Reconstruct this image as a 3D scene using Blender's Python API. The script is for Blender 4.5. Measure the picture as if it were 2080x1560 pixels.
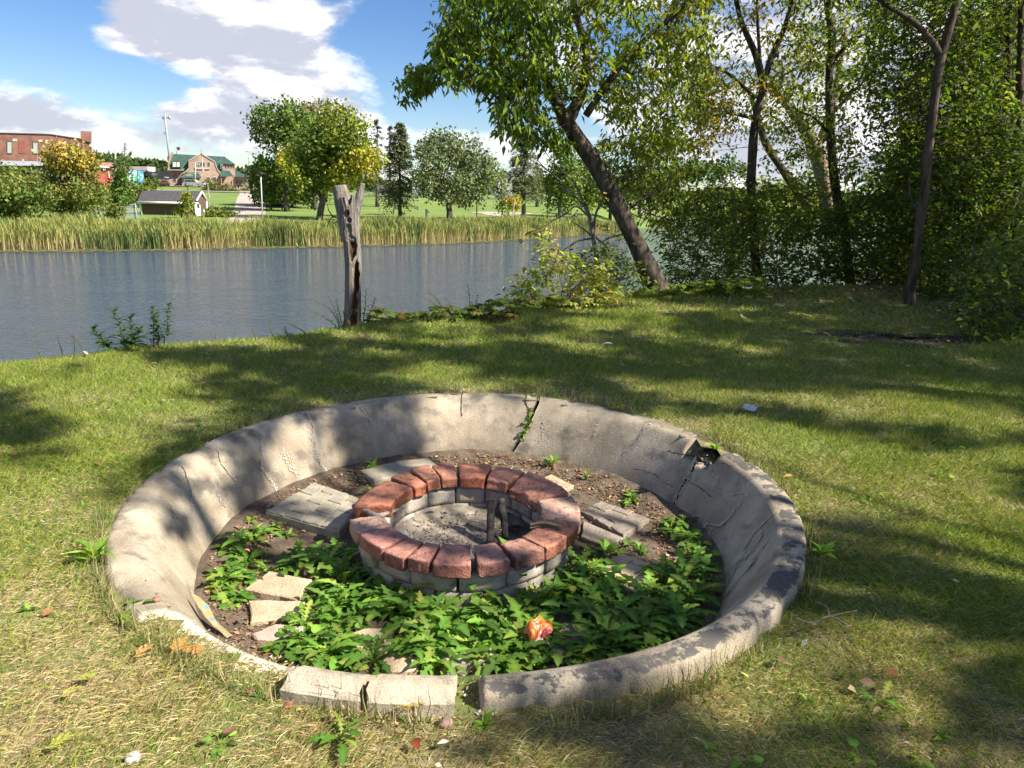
import bpy, math, random
import numpy as np
from mathutils import Vector, Matrix

for o in list(bpy.data.objects):
    bpy.data.objects.remove(o)
scene = bpy.context.scene
R = math.radians

# ------------------------------------------------------------------ camera
FPX = 1500.0                      # focal length in pixels of the 2080 px wide photograph
PITCH, ROLL, EYE = R(14.0), R(1.5), 1.6
fwd = np.array([0, math.cos(PITCH), -math.sin(PITCH)])
r0 = np.array([1.0, 0, 0]); u0 = np.cross(r0, fwd)
rgt = r0 * math.cos(ROLL) + u0 * math.sin(ROLL)
upv = -r0 * math.sin(ROLL) + u0 * math.cos(ROLL)
cam_data = bpy.data.cameras.new('camera')
cam = bpy.data.objects.new('camera', cam_data)
scene.collection.objects.link(cam)
M = Matrix.Identity(4)
for i in range(3):
    M[i][0], M[i][1], M[i][2] = rgt[i], upv[i], -fwd[i]
M[2][3] = EYE
cam.matrix_world = M
cam_data.sensor_fit = 'HORIZONTAL'
cam_data.sensor_width = 36.0
cam_data.lens = 36.0 * FPX / 2080.0
cam_data.clip_start = 0.05
cam_data.clip_end = 6000
scene.camera = cam

# ------------------------------------------------------------------ light and exposure
SUN_EL, SUN_AZ = R(43), R(110)     # azimuth clockwise from +Y: from the right, a little behind the camera
SUN = np.array([math.cos(SUN_EL) * math.sin(SUN_AZ), math.cos(SUN_EL) * math.cos(SUN_AZ), math.sin(SUN_EL)])
sl = bpy.data.lights.new('sun', 'SUN')
sl.energy, sl.angle, sl.color = 5.0, R(0.53), (1.0, 0.94, 0.84)
so = bpy.data.objects.new('sun', sl)
so.rotation_euler = Vector(SUN).to_track_quat('Z', 'Y').to_euler()
so.location = (30, -10, 40)
scene.collection.objects.link(so)
vs = scene.view_settings
vs.view_transform, vs.look, vs.gamma, vs.exposure = 'Standard', 'None', 1.0, 1.2
vs.use_curve_mapping = False
scene.render.engine = 'CYCLES'
scene.cycles.max_bounces = 4
scene.cycles.diffuse_bounces = 2
scene.cycles.glossy_bounces = 2
scene.cycles.transmission_bounces = 2
scene.cycles.transparent_max_bounces = 8
scene.cycles.use_denoising = True
scene.cycles.adaptive_threshold = 0.02
scene.cycles.caustics_reflective = scene.cycles.caustics_refractive = False

def ray(px, py):
    px = np.asarray(px, float)[..., None]; py = np.asarray(py, float)[..., None]
    return fwd + rgt * (px - 1040) / FPX - upv * (py - 780) / FPX
CAM = np.array([0, 0, EYE])
GS = 0.035                          # the lawn rises gently away from the camera
def GP(px, py, dz=0.0):             # photo pixel -> point on the lawn plane (dz above it)
    d = ray(px, py); t = (dz - EYE) / (d[..., 2] - GS * d[..., 1]); return CAM + t[..., None] * d
def GZ(px, py, z):                  # photo pixel -> point at height z
    d = ray(px, py); t = (z - EYE) / d[..., 2]; return CAM + t[..., None] * d
FACE = None                         # (point, normal, Y0) of a facade turned towards the river
def AY(px, py, Y):                  # photo pixel -> point at forward distance Y
    if FACE is not None:
        d = ray(px, py); return CAM + d * (((FACE[0] - CAM) @ FACE[1] + Y - FACE[2]) / (d @ FACE[1]))[..., None]
    d = ray(px, py); t = np.asarray(Y, float) / d[..., 1]; return CAM + t[..., None] * d
def proj(P):
    v = np.asarray(P, float) - CAM; z = v @ fwd
    return 1040 + FPX * (v @ rgt) / z, 780 - FPX * (v @ upv) / z

# ------------------------------------------------------------------ sky: Nishita with broken cloud
world = bpy.data.worlds.new('World'); scene.world = world; world.use_nodes = True
nt = world.node_tree; nt.nodes.clear()
def wn(t, **k):
    n = nt.nodes.new(t)
    for a, b in k.items(): setattr(n, a, b)
    return n
def wl(a, b): nt.links.new(a, b)
def wmath(op, a, b=None, c=None, clamp=False):
    n = wn('ShaderNodeMath', operation=op, use_clamp=clamp)
    for i, v in enumerate((a, b, c)):
        if v is None: continue
        if isinstance(v, (int, float)): n.inputs[i].default_value = v
        else: wl(v, n.inputs[i])
    return n.outputs[0]
def wvec(op, a, b=None):
    n = wn('ShaderNodeVectorMath', operation=op)
    for i, v in enumerate((a, b)):
        if v is None: continue
        if isinstance(v, (tuple, list)): n.inputs[i].default_value = v
        else: wl(v, n.inputs[i])
    return n.outputs['Value'] if op in ('LENGTH', 'DOT_PRODUCT') else n.outputs[0]
tc = wn('ShaderNodeTexCoord')
D = wvec('NORMALIZE', tc.outputs['Generated'])
sky = wn('ShaderNodeTexSky', sky_type='NISHITA', sun_disc=False, sun_elevation=SUN_EL, sun_rotation=SUN_AZ,
         altitude=300, air_density=1.0, dust_density=0.35, ozone_density=2.0)
hsv = wn('ShaderNodeHueSaturation'); hsv.inputs['Saturation'].default_value = 1.3; hsv.inputs['Value'].default_value = 0.84; hsv.inputs['Hue'].default_value = 0.512
wl(sky.outputs[0], hsv.inputs['Color'])
def cloud_noise(vec, scale=1.0):
    s = wvec('MULTIPLY', vec, (6.5 * scale, 6.5 * scale, 17.0 * scale))
    n = wn('ShaderNodeTexNoise', noise_dimensions='3D'); n.inputs['Scale'].default_value = 1.0
    n.inputs['Detail'].default_value = 9; n.inputs['Roughness'].default_value = 0.56; n.inputs['Lacunarity'].default_value = 2.1
    n.inputs['Distortion'].default_value = 0.25
    wl(s, n.inputs['Vector']); return n.outputs[0]
def sdir(px, py):
    d = ray(px, py); return d / np.linalg.norm(d)
# clouds in the photograph: (px, py, horizontal half width, vertical half width, weight)
BLOBS = [(300, 55, 150, 70, .40), (480, 75, 230, 85, .48), (230, 70, 90, 40, .30), (650, 165, 150, 50, .42), (440, 5, 250, 60, .34), (20, 190, 90, 55, .40),
         (430, 212, 130, 34, .36), (570, 225, 90, 34, .26), (120, 250, 200, 36, .32), (400, 275, 240, 36, .34), (250, 300, 150, 20, .2), (740, 225, 90, 28, .28),
         (900, 270, 70, 30, .30), (960, 285, 90, 25, .26), (1650, 160, 260, 150, .46), (1450, 300, 150, 60, .3), (1950, 200, 220, 200, .4),
         (160, 140, 130, 45, -.62), (330, 168, 120, 24, -.44), (860, 60, 140, 130, -.55), (800, 230, 40, 60, -.10), (930, 200, 120, 50, -.28), (30, 50, 120, 80, -.65), (120, -20, 120, 50, -.4)]
def cloud_field(vec):
    f = cloud_noise(vec)
    for px, py, hw, vw, wt in BLOBS:
        c = sdir(px, py)
        q = wvec('MULTIPLY', wvec('SUBTRACT', vec, tuple(c)), (FPX / hw, FPX / hw, FPX / vw))
        L = wvec('LENGTH', q)
        g = wmath('EXPONENT', wmath('MULTIPLY', wmath('MULTIPLY', L, L), -0.75))
        f = wmath('MULTIPLY_ADD', g, wt * 0.42, f)
    return f
f0 = cloud_field(D)
f1 = cloud_noise(wvec('ADD', D, (0.02, 0.0, 0.028)))
f2 = cloud_noise(D)
mr = wn('ShaderNodeMapRange', interpolation_type='SMOOTHSTEP'); wl(f0, mr.inputs[0])
mr.inputs[1].default_value, mr.inputs[2].default_value = 0.50, 0.69
lit = wn('ShaderNodeMapRange', interpolation_type='SMOOTHSTEP')
wl(wmath('ADD', wmath('MULTIPLY', wmath('SUBTRACT', f2, f1), 5.0), wmath('MULTIPLY', wmath('SUBTRACT', 0.74, f0), 1.3)), lit.inputs[0])
lit.inputs[1].default_value, lit.inputs[2].default_value = -0.30, 0.42
ccol = wn('ShaderNodeMix', data_type='RGBA')
wl(lit.outputs[0], ccol.inputs[0])
ccol.inputs[6].default_value = (3.7, 3.85, 4.45, 1); ccol.inputs[7].default_value = (7.4, 7.3, 7.4, 1)
smix = wn('ShaderNodeMix', data_type='RGBA')
wl(wmath('MULTIPLY', mr.outputs[0], 0.95), smix.inputs[0]); wl(hsv.outputs[0], smix.inputs[6]); wl(ccol.outputs[2], smix.inputs[7])
bg = wn('ShaderNodeBackground'); bg.inputs['Strength'].default_value = 0.078
wl(smix.outputs[2], bg.inputs[0])
wo = wn('ShaderNodeOutputWorld'); wl(bg.outputs[0], wo.inputs[0])

# ------------------------------------------------------------------ helpers
rng = np.random.default_rng(11)
random.seed(5)
COL = scene.collection
ORG = {}
def norm(v):
    v = np.asarray(v, float); return v / np.maximum(np.linalg.norm(v, axis=-1, keepdims=True), 1e-9)
def hash3(ix, iy, iz, s):
    h = (ix * 374761393 + iy * 668265263 + iz * 2147483647 + s * 1274126177) & 0xffffffff
    h = ((h ^ (h >> 13)) * 1274126177) & 0xffffffff
    return ((h ^ (h >> 16)) & 0xffff) / 65535.0
def vnoise(P, seed=0):              # value noise, 0..1
    P = np.asarray(P, float); I = np.floor(P).astype(np.int64); f = P - I; f = f * f * (3 - 2 * f)
    out = 0
    for dx in (0, 1):
        for dy in (0, 1):
            for dz in (0, 1):
                w = (f[..., 0] if dx else 1 - f[..., 0]) * (f[..., 1] if dy else 1 - f[..., 1]) * (f[..., 2] if dz else 1 - f[..., 2])
                out = out + w * hash3(I[..., 0] + dx, I[..., 1] + dy, I[..., 2] + dz, seed)
    return out
def fbm(P, seed=0, o=4):
    P = np.asarray(P, float); a, s, t = .5, 0, 0
    for k in range(o):
        s = s + a * vnoise(P * 2 ** k, seed + k); t += a; a *= .5
    return s / t - .5
def xyz(x, y, z=0): return np.stack(np.broadcast_arrays(np.asarray(x, float), np.asarray(y, float), np.asarray(z, float)), -1)

def tag(o, label=None, cat=None, group=None, kind=None):
    for k, v in (('label', label), ('category', cat), ('group', group), ('kind', kind)):
        if v: o[k] = v
    return o
def thing(name, label, cat, loc=(0, 0, 0), group=None):
    o = bpy.data.objects.new(name, None); COL.objects.link(o)
    o.location = [float(v) for v in loc]; ORG[o.name] = np.array(loc, float); o.empty_display_size = .1
    return tag(o, label, cat, group)
def build(name, V, F, mats, parent=None, col=None, smooth=False, midx=None, org=None):
    """one mesh object; V in world coordinates, F an (m,k) array or a list of such arrays or lists"""
    V = np.asarray(V, float)
    if org is None: org = ORG[parent.name] if parent else np.zeros(3)
    org = np.asarray(org, float)
    me = bpy.data.meshes.new(name)
    Fl = [np.asarray(f) for f in F] if isinstance(F, list) and len(F) and isinstance(F[0], np.ndarray) and F[0].ndim == 2 else None
    if isinstance(F, np.ndarray): Fl = [F]
    if Fl is None:
        me.from_pydata([tuple(v) for v in (V - org)], [], [tuple(int(i) for i in f) for f in F])
    else:
        Fl = [f for f in Fl if len(f)]
        n = sum(len(f) for f in Fl); tot = sum(f.size for f in Fl)
        me.vertices.add(len(V)); me.vertices.foreach_set('co', (V - org).astype(np.float32).ravel())
        me.loops.add(tot); me.loops.foreach_set('vertex_index', np.concatenate([f.ravel() for f in Fl]).astype(np.int32))
        me.polygons.add(n)
        ls = np.concatenate([np.full(len(f), f.shape[1]) for f in Fl])
        st = np.concatenate([[0], np.cumsum(ls)[:-1]])
        me.polygons.foreach_set('loop_start', st.astype(np.int32))
        me.update(calc_edges=True); me.validate()
    if not isinstance(mats, (list, tuple)): mats = [mats]
    for m in mats: me.materials.append(m)
    if midx is not None: me.polygons.foreach_set('material_index', np.asarray(midx, np.int32))
    if smooth: me.polygons.foreach_set('use_smooth', np.ones(len(me.polygons), bool))
    if col is not None:
        a = me.color_attributes.new('Col', 'FLOAT_COLOR', 'POINT')
        c = np.ones((len(V), 4), np.float32); c[:, :3] = col
        a.data.foreach_set('color', c.ravel())
    o = bpy.data.objects.new(name, me); COL.objects.link(o)
    if parent: o.parent = parent
    else: o.location = [float(v) for v in org]
    ORG[o.name] = org
    return o
class MB:
    def __init__(s): s.V, s.F, s.C, s.n = [], [], [], 0
    def add(s, V, F, C=None):
        V = np.asarray(V, float); s.V.append(V)
        for f in (F if isinstance(F, list) else [F]): s.F.append(np.asarray(f) + s.n)
        s.C.append(np.broadcast_to(np.asarray(C if C is not None else (1, 1, 1), float), V.shape)); s.n += len(V); return s
    def build(s, name, mats, parent=None, smooth=False, org=None):
        by = {}
        for f in s.F: by.setdefault(f.shape[1], []).append(f)
        return build(name, np.concatenate(s.V), [np.concatenate(v) for v in by.values()], mats, parent, np.concatenate(s.C), smooth, org=org)
def box(c0, c1):
    a, b = np.minimum(c0, c1), np.maximum(c0, c1)
    V = np.array([[(a, b)[i & 1][0], (a, b)[i >> 1 & 1][1], (a, b)[i >> 2 & 1][2]] for i in range(8)])
    return V, np.array([[0, 2, 3, 1], [4, 5, 7, 6], [0, 1, 5, 4], [2, 6, 7, 3], [0, 4, 6, 2], [1, 3, 7, 5]])
def extrude(front, back):           # two matching loops -> closed solid
    front, back = np.asarray(front, float), np.asarray(back, float); n = len(front)
    V = np.vstack([front, back])
    F = [list(range(n)), list(range(2 * n - 1, n - 1, -1))] + [[i, i + n, (i + 1) % n + n, (i + 1) % n] for i in range(n)]
    return V, F
def solid(name, front, back, m, parent=None, org=None):
    V, F = extrude(front, back); return build(name, V, F, m, parent, org=org)
def pxsolid(name, pts, Y, depth, m, parent=None):   # polygon traced at distance Y, given real thickness
    f = np.array([AY(x, y, Y) for x, y in pts]); return solid(name, f, f + (FACE[1] if FACE is not None else np.array([0, 1.0, 0])) * depth, m, parent)
def tube(P, rad, n=10, lump=0.0, seed=0, ls=3.0, closed_end=True):
    P = np.asarray(P, float); rad = np.broadcast_to(np.asarray(rad, float), (len(P),))
    T = norm(np.gradient(P, axis=0)); up = np.array([0, 0, 1.0]) if abs(T[0][2]) < .9 else np.array([0, 1.0, 0])
    Nv = []; x = norm(np.cross(up, T[0]))
    for t in T:
        x = norm(x - t * (x @ t)); Nv.append(x)
    Nv = np.array(Nv); B = np.cross(T, Nv)
    a = np.arange(n) * 2 * np.pi / n
    d = Nv[:, None] * np.cos(a)[None, :, None] + B[:, None] * np.sin(a)[None, :, None]
    rr = rad[:, None] * np.ones(n)
    V = P[:, None] + d * rr[..., None]
    if lump: V = V + d * (rr * lump * 2 * fbm(V * ls, seed, 3))[..., None]
    k = len(P); i = np.arange(k - 1)[:, None] * n; j = np.arange(n)[None]
    F = np.stack([i + j, i + (j + 1) % n, i + n + (j + 1) % n, i + n + j], -1).reshape(-1, 4)
    V = V.reshape(-1, 3); fs = [F]
    if closed_end:
        V = np.vstack([V, P[0], P[-1]]); a0 = np.arange(n); b = (k - 1) * n
        fs.append(np.stack([np.full(n, k * n), (a0 + 1) % n, a0], -1)); fs.append(np.stack([np.full(n, k * n + 1), b + a0, b + (a0 + 1) % n], -1))
    return V, fs
def spline(P, n=24):
    P = np.asarray(P, float); k = len(P)
    if k < 3: return P[0] + (P[-1] - P[0]) * np.linspace(0, 1, n)[:, None]
    Q = np.vstack([2 * P[0] - P[1], P, 2 * P[-1] - P[-2]]); out = []
    for s in np.linspace(0, k - 1 - 1e-6, n):
        i = int(s); t = s - i; a, b, c, d = Q[i:i + 4]
        out.append(.5 * ((2 * b) + (c - a) * t + (2 * a - 5 * b + 4 * c - d) * t * t + (3 * b - a - 3 * c + d) * t ** 3))
    return np.array(out)
def leafquads(P, A, N, L, W, fold=.3, bend=.0):     # folded pointed leaves, two triangles each
    A = norm(A); S = norm(np.cross(A, N)); N = np.cross(S, A)
    L = np.asarray(L, float).reshape(-1, 1) * np.ones((len(P), 1)); W = np.asarray(W, float).reshape(-1, 1) * np.ones((len(P), 1))
    V = np.stack([P, P + A * L * .45 + S * W / 2 + N * W * fold / 2, P + A * L - N * L * bend, P + A * L * .45 - S * W / 2 + N * W * fold / 2], 1)
    n = len(P); i = np.arange(n)[:, None] * 4
    return V.reshape(-1, 3), np.concatenate([i + np.array([0, 3, 2]), i + np.array([0, 2, 1])])
def stripleaves(P, A, N, L, W, prof, arch=.25, fold=.15, wav=0.0):   # leaves with an outline, arched along their length
    A = norm(A); S = norm(np.cross(A, N)); N = np.cross(S, A); n = len(P)
    t = np.array([p[0] for p in prof]); w = np.array([p[1] for p in prof]); K = len(t)
    L = np.asarray(L, float).reshape(-1, 1, 1) * np.ones((n, 1, 1)); W = np.asarray(W, float).reshape(-1, 1, 1) * np.ones((n, 1, 1))
    ar = np.asarray(arch, float).reshape(-1, 1, 1) * np.ones((n, 1, 1))
    tt = t[None, :, None]; ww = w[None, :, None]
    c = P[:, None] + A[:, None] * L * tt + N[:, None] * L * ar * (1.1 * tt - 1.6 * tt * tt)
    o = S[:, None] * W * ww; fo = N[:, None] * W * (ww * fold + wav * rng.normal(size=(n, K, 1)) * (ww > .02))
    fo2 = N[:, None] * W * (ww * fold + wav * rng.normal(size=(n, K, 1)) * (ww > .02))
    V = np.stack([c + o + fo, c, c - o + fo2], 2).reshape(-1, 3)
    i = np.arange(n)[:, None, None] * 3 * K; k = np.arange(K - 1)[None, :, None] * 3
    b = (i + k).reshape(-1, 1)
    return V, np.vstack([b + np.array([0, 1, 4, 3]), b + np.array([1, 2, 5, 4])])
def ribcol(col, K, rib=1.3):         # leaf colours with a lighter midrib
    c = np.repeat(np.repeat(np.asarray(col)[:, None, None], K, 1), 3, 2) * (1 + rng.normal(size=(len(col), K, 1, 1)) * .05); c[:, :, 1] *= rib; return c.reshape(-1, 3)
def rnd_dirs(n): return norm(rng.normal(size=(n, 3)))
def pick(cols, n, jit=.12):
    cols = np.asarray(cols, float); c = cols[rng.integers(0, len(cols), n)]
    return np.clip(c * (1 + rng.normal(size=(n, 1)) * jit) * (1 + rng.normal(size=(n, 3)) * jit * .35), .003, 1)
def in_poly(x, y, poly):
    poly = np.asarray(poly, float); r = np.zeros(len(x), bool); j = len(poly) - 1
    for i in range(len(poly)):
        xi, yi = poly[i]; xj, yj = poly[j]
        with np.errstate(divide='ignore', invalid='ignore'):
            r ^= ((yi > y) != (yj > y)) & (x < (xj - xi) * (y - yi) / (yj - yi + 1e-12) + xi)
        j = i
    return r
def poly_pts(poly, n):
    poly = np.asarray(poly, float); lo, hi = poly.min(0), poly.max(0); out = np.zeros((0, 2))
    while len(out) < n:
        q = lo + (hi - lo) * rng.random((n * 2, 2)); out = np.vstack([out, q[in_poly(q[:, 0], q[:, 1], poly)]])
    return out[:n]

# ------------------------------------------------------------------ materials
def mat(name, c1, c2=None, scale=4.0, rough=.85, bump=0.0, bscale=30.0, vc=False, spec=.3, metallic=0.0, stretch=(1, 1, 1), detail=6, c3=None, s3=1.0, t3=(.55, .7), space='Object', bdist=.02):
    m = bpy.data.materials.new(name); m.use_nodes = True; T = m.node_tree; N, K = T.nodes, T.links
    p = N['Principled BSDF']; p.inputs['Roughness'].default_value = rough; p.inputs['Metallic'].default_value = metallic
    p.inputs['Specular IOR Level'].default_value = spec
    if space == 'World': co = N.new('ShaderNodeNewGeometry').outputs['Position']
    else: co = N.new('ShaderNodeTexCoord').outputs['Object']
    mp = N.new('ShaderNodeMapping'); mp.inputs['Scale'].default_value = stretch; K.new(co, mp.inputs[0])
    def noise(s, d=detail):
        n = N.new('ShaderNodeTexNoise'); n.inputs['Scale'].default_value = s; n.inputs['Detail'].default_value = d
        n.inputs['Roughness'].default_value = .6; K.new(mp.outputs[0], n.inputs['Vector']); return n.outputs[0]
    def mixc(f, a, b, blend='MIX'):
        x = N.new('ShaderNodeMix'); x.data_type = 'RGBA'; x.blend_type = blend
        for s, v in ((0, f), (6, a), (7, b)):
            if isinstance(v, (int, float)): x.inputs[s].default_value = v
            elif isinstance(v, (tuple, list)): x.inputs[s].default_value = (*v, 1)
            else: K.new(v, x.inputs[s])
        return x.outputs[2]
    def ramp(v, a, b):
        r = N.new('ShaderNodeMapRange'); r.interpolation_type = 'SMOOTHSTEP'; K.new(v, r.inputs[0]); r.inputs[1].default_value = a; r.inputs[2].default_value = b; return r.outputs[0]
    c = tuple(c1)
    if c2 is not None: c = mixc(ramp(noise(scale), .35, .65), c1, c2)
    if c3 is not None: c = mixc(ramp(noise(s3), *t3), c, c3)
    if vc:
        a = N.new('ShaderNodeAttribute'); a.attribute_name = 'Col'
        c = mixc(1.0, c, a.outputs['Color'], 'MULTIPLY')
    if isinstance(c, tuple): p.inputs['Base Color'].default_value = (*c, 1)
    else: K.new(c, p.inputs['Base Color'])
    if bump:
        b = N.new('ShaderNodeBump'); b.inputs['Strength'].default_value = bump; b.inputs['Distance'].default_value = bdist
        K.new(noise(bscale, 8), b.inputs['Height']); K.new(b.outputs[0], p.inputs['Normal'])
    return m
def leafmat(name, trans=.42, rough=.6, tint=(1.7, 1.6, .55), spec=.2):
    m = bpy.data.materials.new(name); m.use_nodes = True; T = m.node_tree; N, K = T.nodes, T.links
    p = N['Principled BSDF']; p.inputs['Roughness'].default_value = rough; p.inputs['Specular IOR Level'].default_value = spec
    a = N.new('ShaderNodeAttribute'); a.attribute_name = 'Col'; K.new(a.outputs['Color'], p.inputs['Base Color'])
    t = N.new('ShaderNodeBsdfTranslucent'); x = N.new('ShaderNodeMix'); x.data_type = 'RGBA'; x.blend_type = 'MULTIPLY'; x.inputs[0].default_value = 1
    K.new(a.outputs['Color'], x.inputs[6]); x.inputs[7].default_value = (*tint, 1); K.new(x.outputs[2], t.inputs[0])
    s = N.new('ShaderNodeMixShader'); s.inputs[0].default_value = trans
    K.new(p.outputs[0], s.inputs[1]); K.new(t.outputs[0], s.inputs[2]); K.new(s.outputs[0], N['Material Output'].inputs[0])
    return m
LEAF = leafmat('leaf'); GRASS = leafmat('grass_blade', .25, .65, (1.3, 1.3, .7), .2); FARLEAF = leafmat('far_leaf', .22, .7, (1.4, 1.35, .6), .15)
REED = leafmat('reed_blade', .2, .7, (1.2, 1.15, .8), .15)
DRYLEAF = leafmat('dry_leaf', .15, .7, (1.2, 1.1, .8), .2)
BARK = mat('bark', (.035, .027, .02), (.11, .085, .062), 14, .95, .9, 20, stretch=(1, 1, .22), bdist=.03)
BARKF = mat('far_bark', (.06, .05, .04), (.13, .11, .09), 3, .95)
BARKLIT = mat('sunlit_bark', (.20, .15, .10), (.36, .29, .2), 10, .95, .8, 16, stretch=(1, 1, .3), bdist=.03)  # sunlight on the trunks put into a lighter bark colour
STEM = mat('green_stem', (.09, .12, .04), (.14, .13, .06), 8, .8)
TWIG = mat('twig_wood', (.10, .075, .05), (.22, .18, .14), 12, .9)
# ================================================================== SETTING: ground, water, far bank
WATER_Z = -1.8
PC = np.array([-.23, 3.63]); PR = 1.68            # fire pit centre and outer rim radius
EDGE_X = np.array([-40, -14, -9, -6, -4.25, -3.82, -3.34, -2.62, -1.82, -1.09, -.26, .65, 2.04, 3.39, 5.11, 8, 12, 20, 45])
EDGE_Y = np.array([-14, -1, 2.6, 4.6, 5.96, 6.27, 6.62, 7.13, 7.85, 8.38, 8.82, 9.25, 10.75, 11.22, 12.1, 13.5, 15, 19, 30]) + .1
def RS(th):                         # the bowl is not quite round: flatter in front, wider at the back
    th = (np.asarray(th, float) + 180) % 360 - 180; return 1 - .030 * np.exp(-((th + 78) / 28) ** 2) + .030 * np.exp(-((th - 82) / 32) ** 2) + .012 * np.exp(-((th - 8) / 20) ** 2)
def edge_y(x): return np.interp(x, EDGE_X, EDGE_Y)
def lawn_z(x, y):
    d = (y - edge_y(x)) * .8
    dr = np.where(d < -.5, 0, np.where(d < .7, .32 * (d + .5) ** 2, .4608 + .77 * (d - .7)))
    z = GS * np.minimum(y, 14) + .030 * fbm(xyz(x, y) * .9, 3, 3) * 2 + .012 * fbm(xyz(x, y) * 5, 9, 3)
    # a shallow rise of the turf away from the front of the rim, so that the rim stands proud there
    an = np.arctan2(y - PC[1], x - PC[0]); rr = np.hypot(x - PC[0], y - PC[1]) / RS(np.degrees(an))
    front = np.clip(np.cos(an + .70), 0, 1) ** 2.5
    z = z - front * .055 * np.exp(-((rr - PR) / .35) ** 2) - .006
    return np.maximum(z - dr, -2.6)
xs = np.concatenate([np.arange(-40, -9, .8), np.arange(-9, 9, .09), np.arange(9, 45, .8)])
ys = np.concatenate([np.arange(-12, .6, .5), np.arange(.6, 13.2, .09), np.arange(13.2, 40, .8)])
X, Y = np.meshgrid(xs, ys); Z = lawn_z(X, Y)
nx, ny = len(xs), len(ys)
idx = np.arange(nx * ny).reshape(ny, nx)
F = np.stack([idx[:-1, :-1], idx[:-1, 1:], idx[1:, 1:], idx[1:, :-1]], -1).reshape(-1, 4)
cx = X.ravel()[F].mean(1); cy = Y.ravel()[F].mean(1)
keep = np.hypot(cx - PC[0], cy - PC[1]) / RS(np.degrees(np.arctan2(cy - PC[1], cx - PC[0]))) > PR - .085
SOIL = mat('turf_soil', (.13, .12, .05), (.27, .22, .12), 14, .95, .6, 60, c3=(.12, .16, .035), s3=1.7, t3=(.42, .58), space='World')
lawn = tag(build('lawn', xyz(X.ravel(), Y.ravel(), Z.ravel()), F[keep], SOIL, smooth=True), kind='structure')

def dirt(x, y):                     # bare trodden patch by the wood, 0..1
    q = GP(np.array([1840.]), np.array([688.]))[0]
    return np.exp(-(((x - q[0]) / 1.15) ** 2 + ((y - q[1]) / .38) ** 2) ** 1.5)
V = []
for a in np.linspace(0, 2 * np.pi, 49)[:-1]:
    for s in (.25, .5, .75, 1.0):
        r_ = s * (1 + .35 * math.sin(3 * a + 1) + .18 * math.sin(7 * a)); q = GP(1840., 686.); x_, y_ = q[0] + 1.1 * r_ * math.cos(a), q[1] + .36 * r_ * math.sin(a); V.append((x_, y_, float(lawn_z(np.array(x_), np.array(y_))) + (.012 if s < 1 else -.01)))
idx = np.arange(192).reshape(48, 4); F_ = [list(map(int, f)) for f in np.stack([idx[:, :-1], idx[:, 1:], np.roll(idx, -1, 0)[:, 1:], np.roll(idx, -1, 0)[:, :-1]], -1).reshape(-1, 4)] + [[int(i) for i in idx[:, 0]][::-1]]
tag(build('bare_soil', V, F_, mat('dark_soil', (.028, .02, .016), (.07, .052, .04), 14, .95, .8, 60), smooth=True, org=V[0]), kind='structure')
def wood(x, y):                     # how far into the wood, 0..1
    return np.clip((x - (5.2 - .12 * (y - 8))) / 1.2, 0, 1)
def dryness(x, y):
    n = fbm(xyz(x, y) * 1.3, 21, 3) + .8 * fbm(xyz(x, y) * 4, 33, 2)
    rr = np.hypot(x - PC[0], y - PC[1])
    base = .17 + .70 * np.clip((2.6 - y) / 1.0, 0, 1) * np.clip((2.6 - x) / 1.8, .62, 1) + .30 * np.exp(-((rr - 1.75) / .35) ** 2) + .18 * np.clip((4.4 - y) / 2.5, 0, 1)
    return np.clip(base + n * .75, .02, .93)
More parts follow.
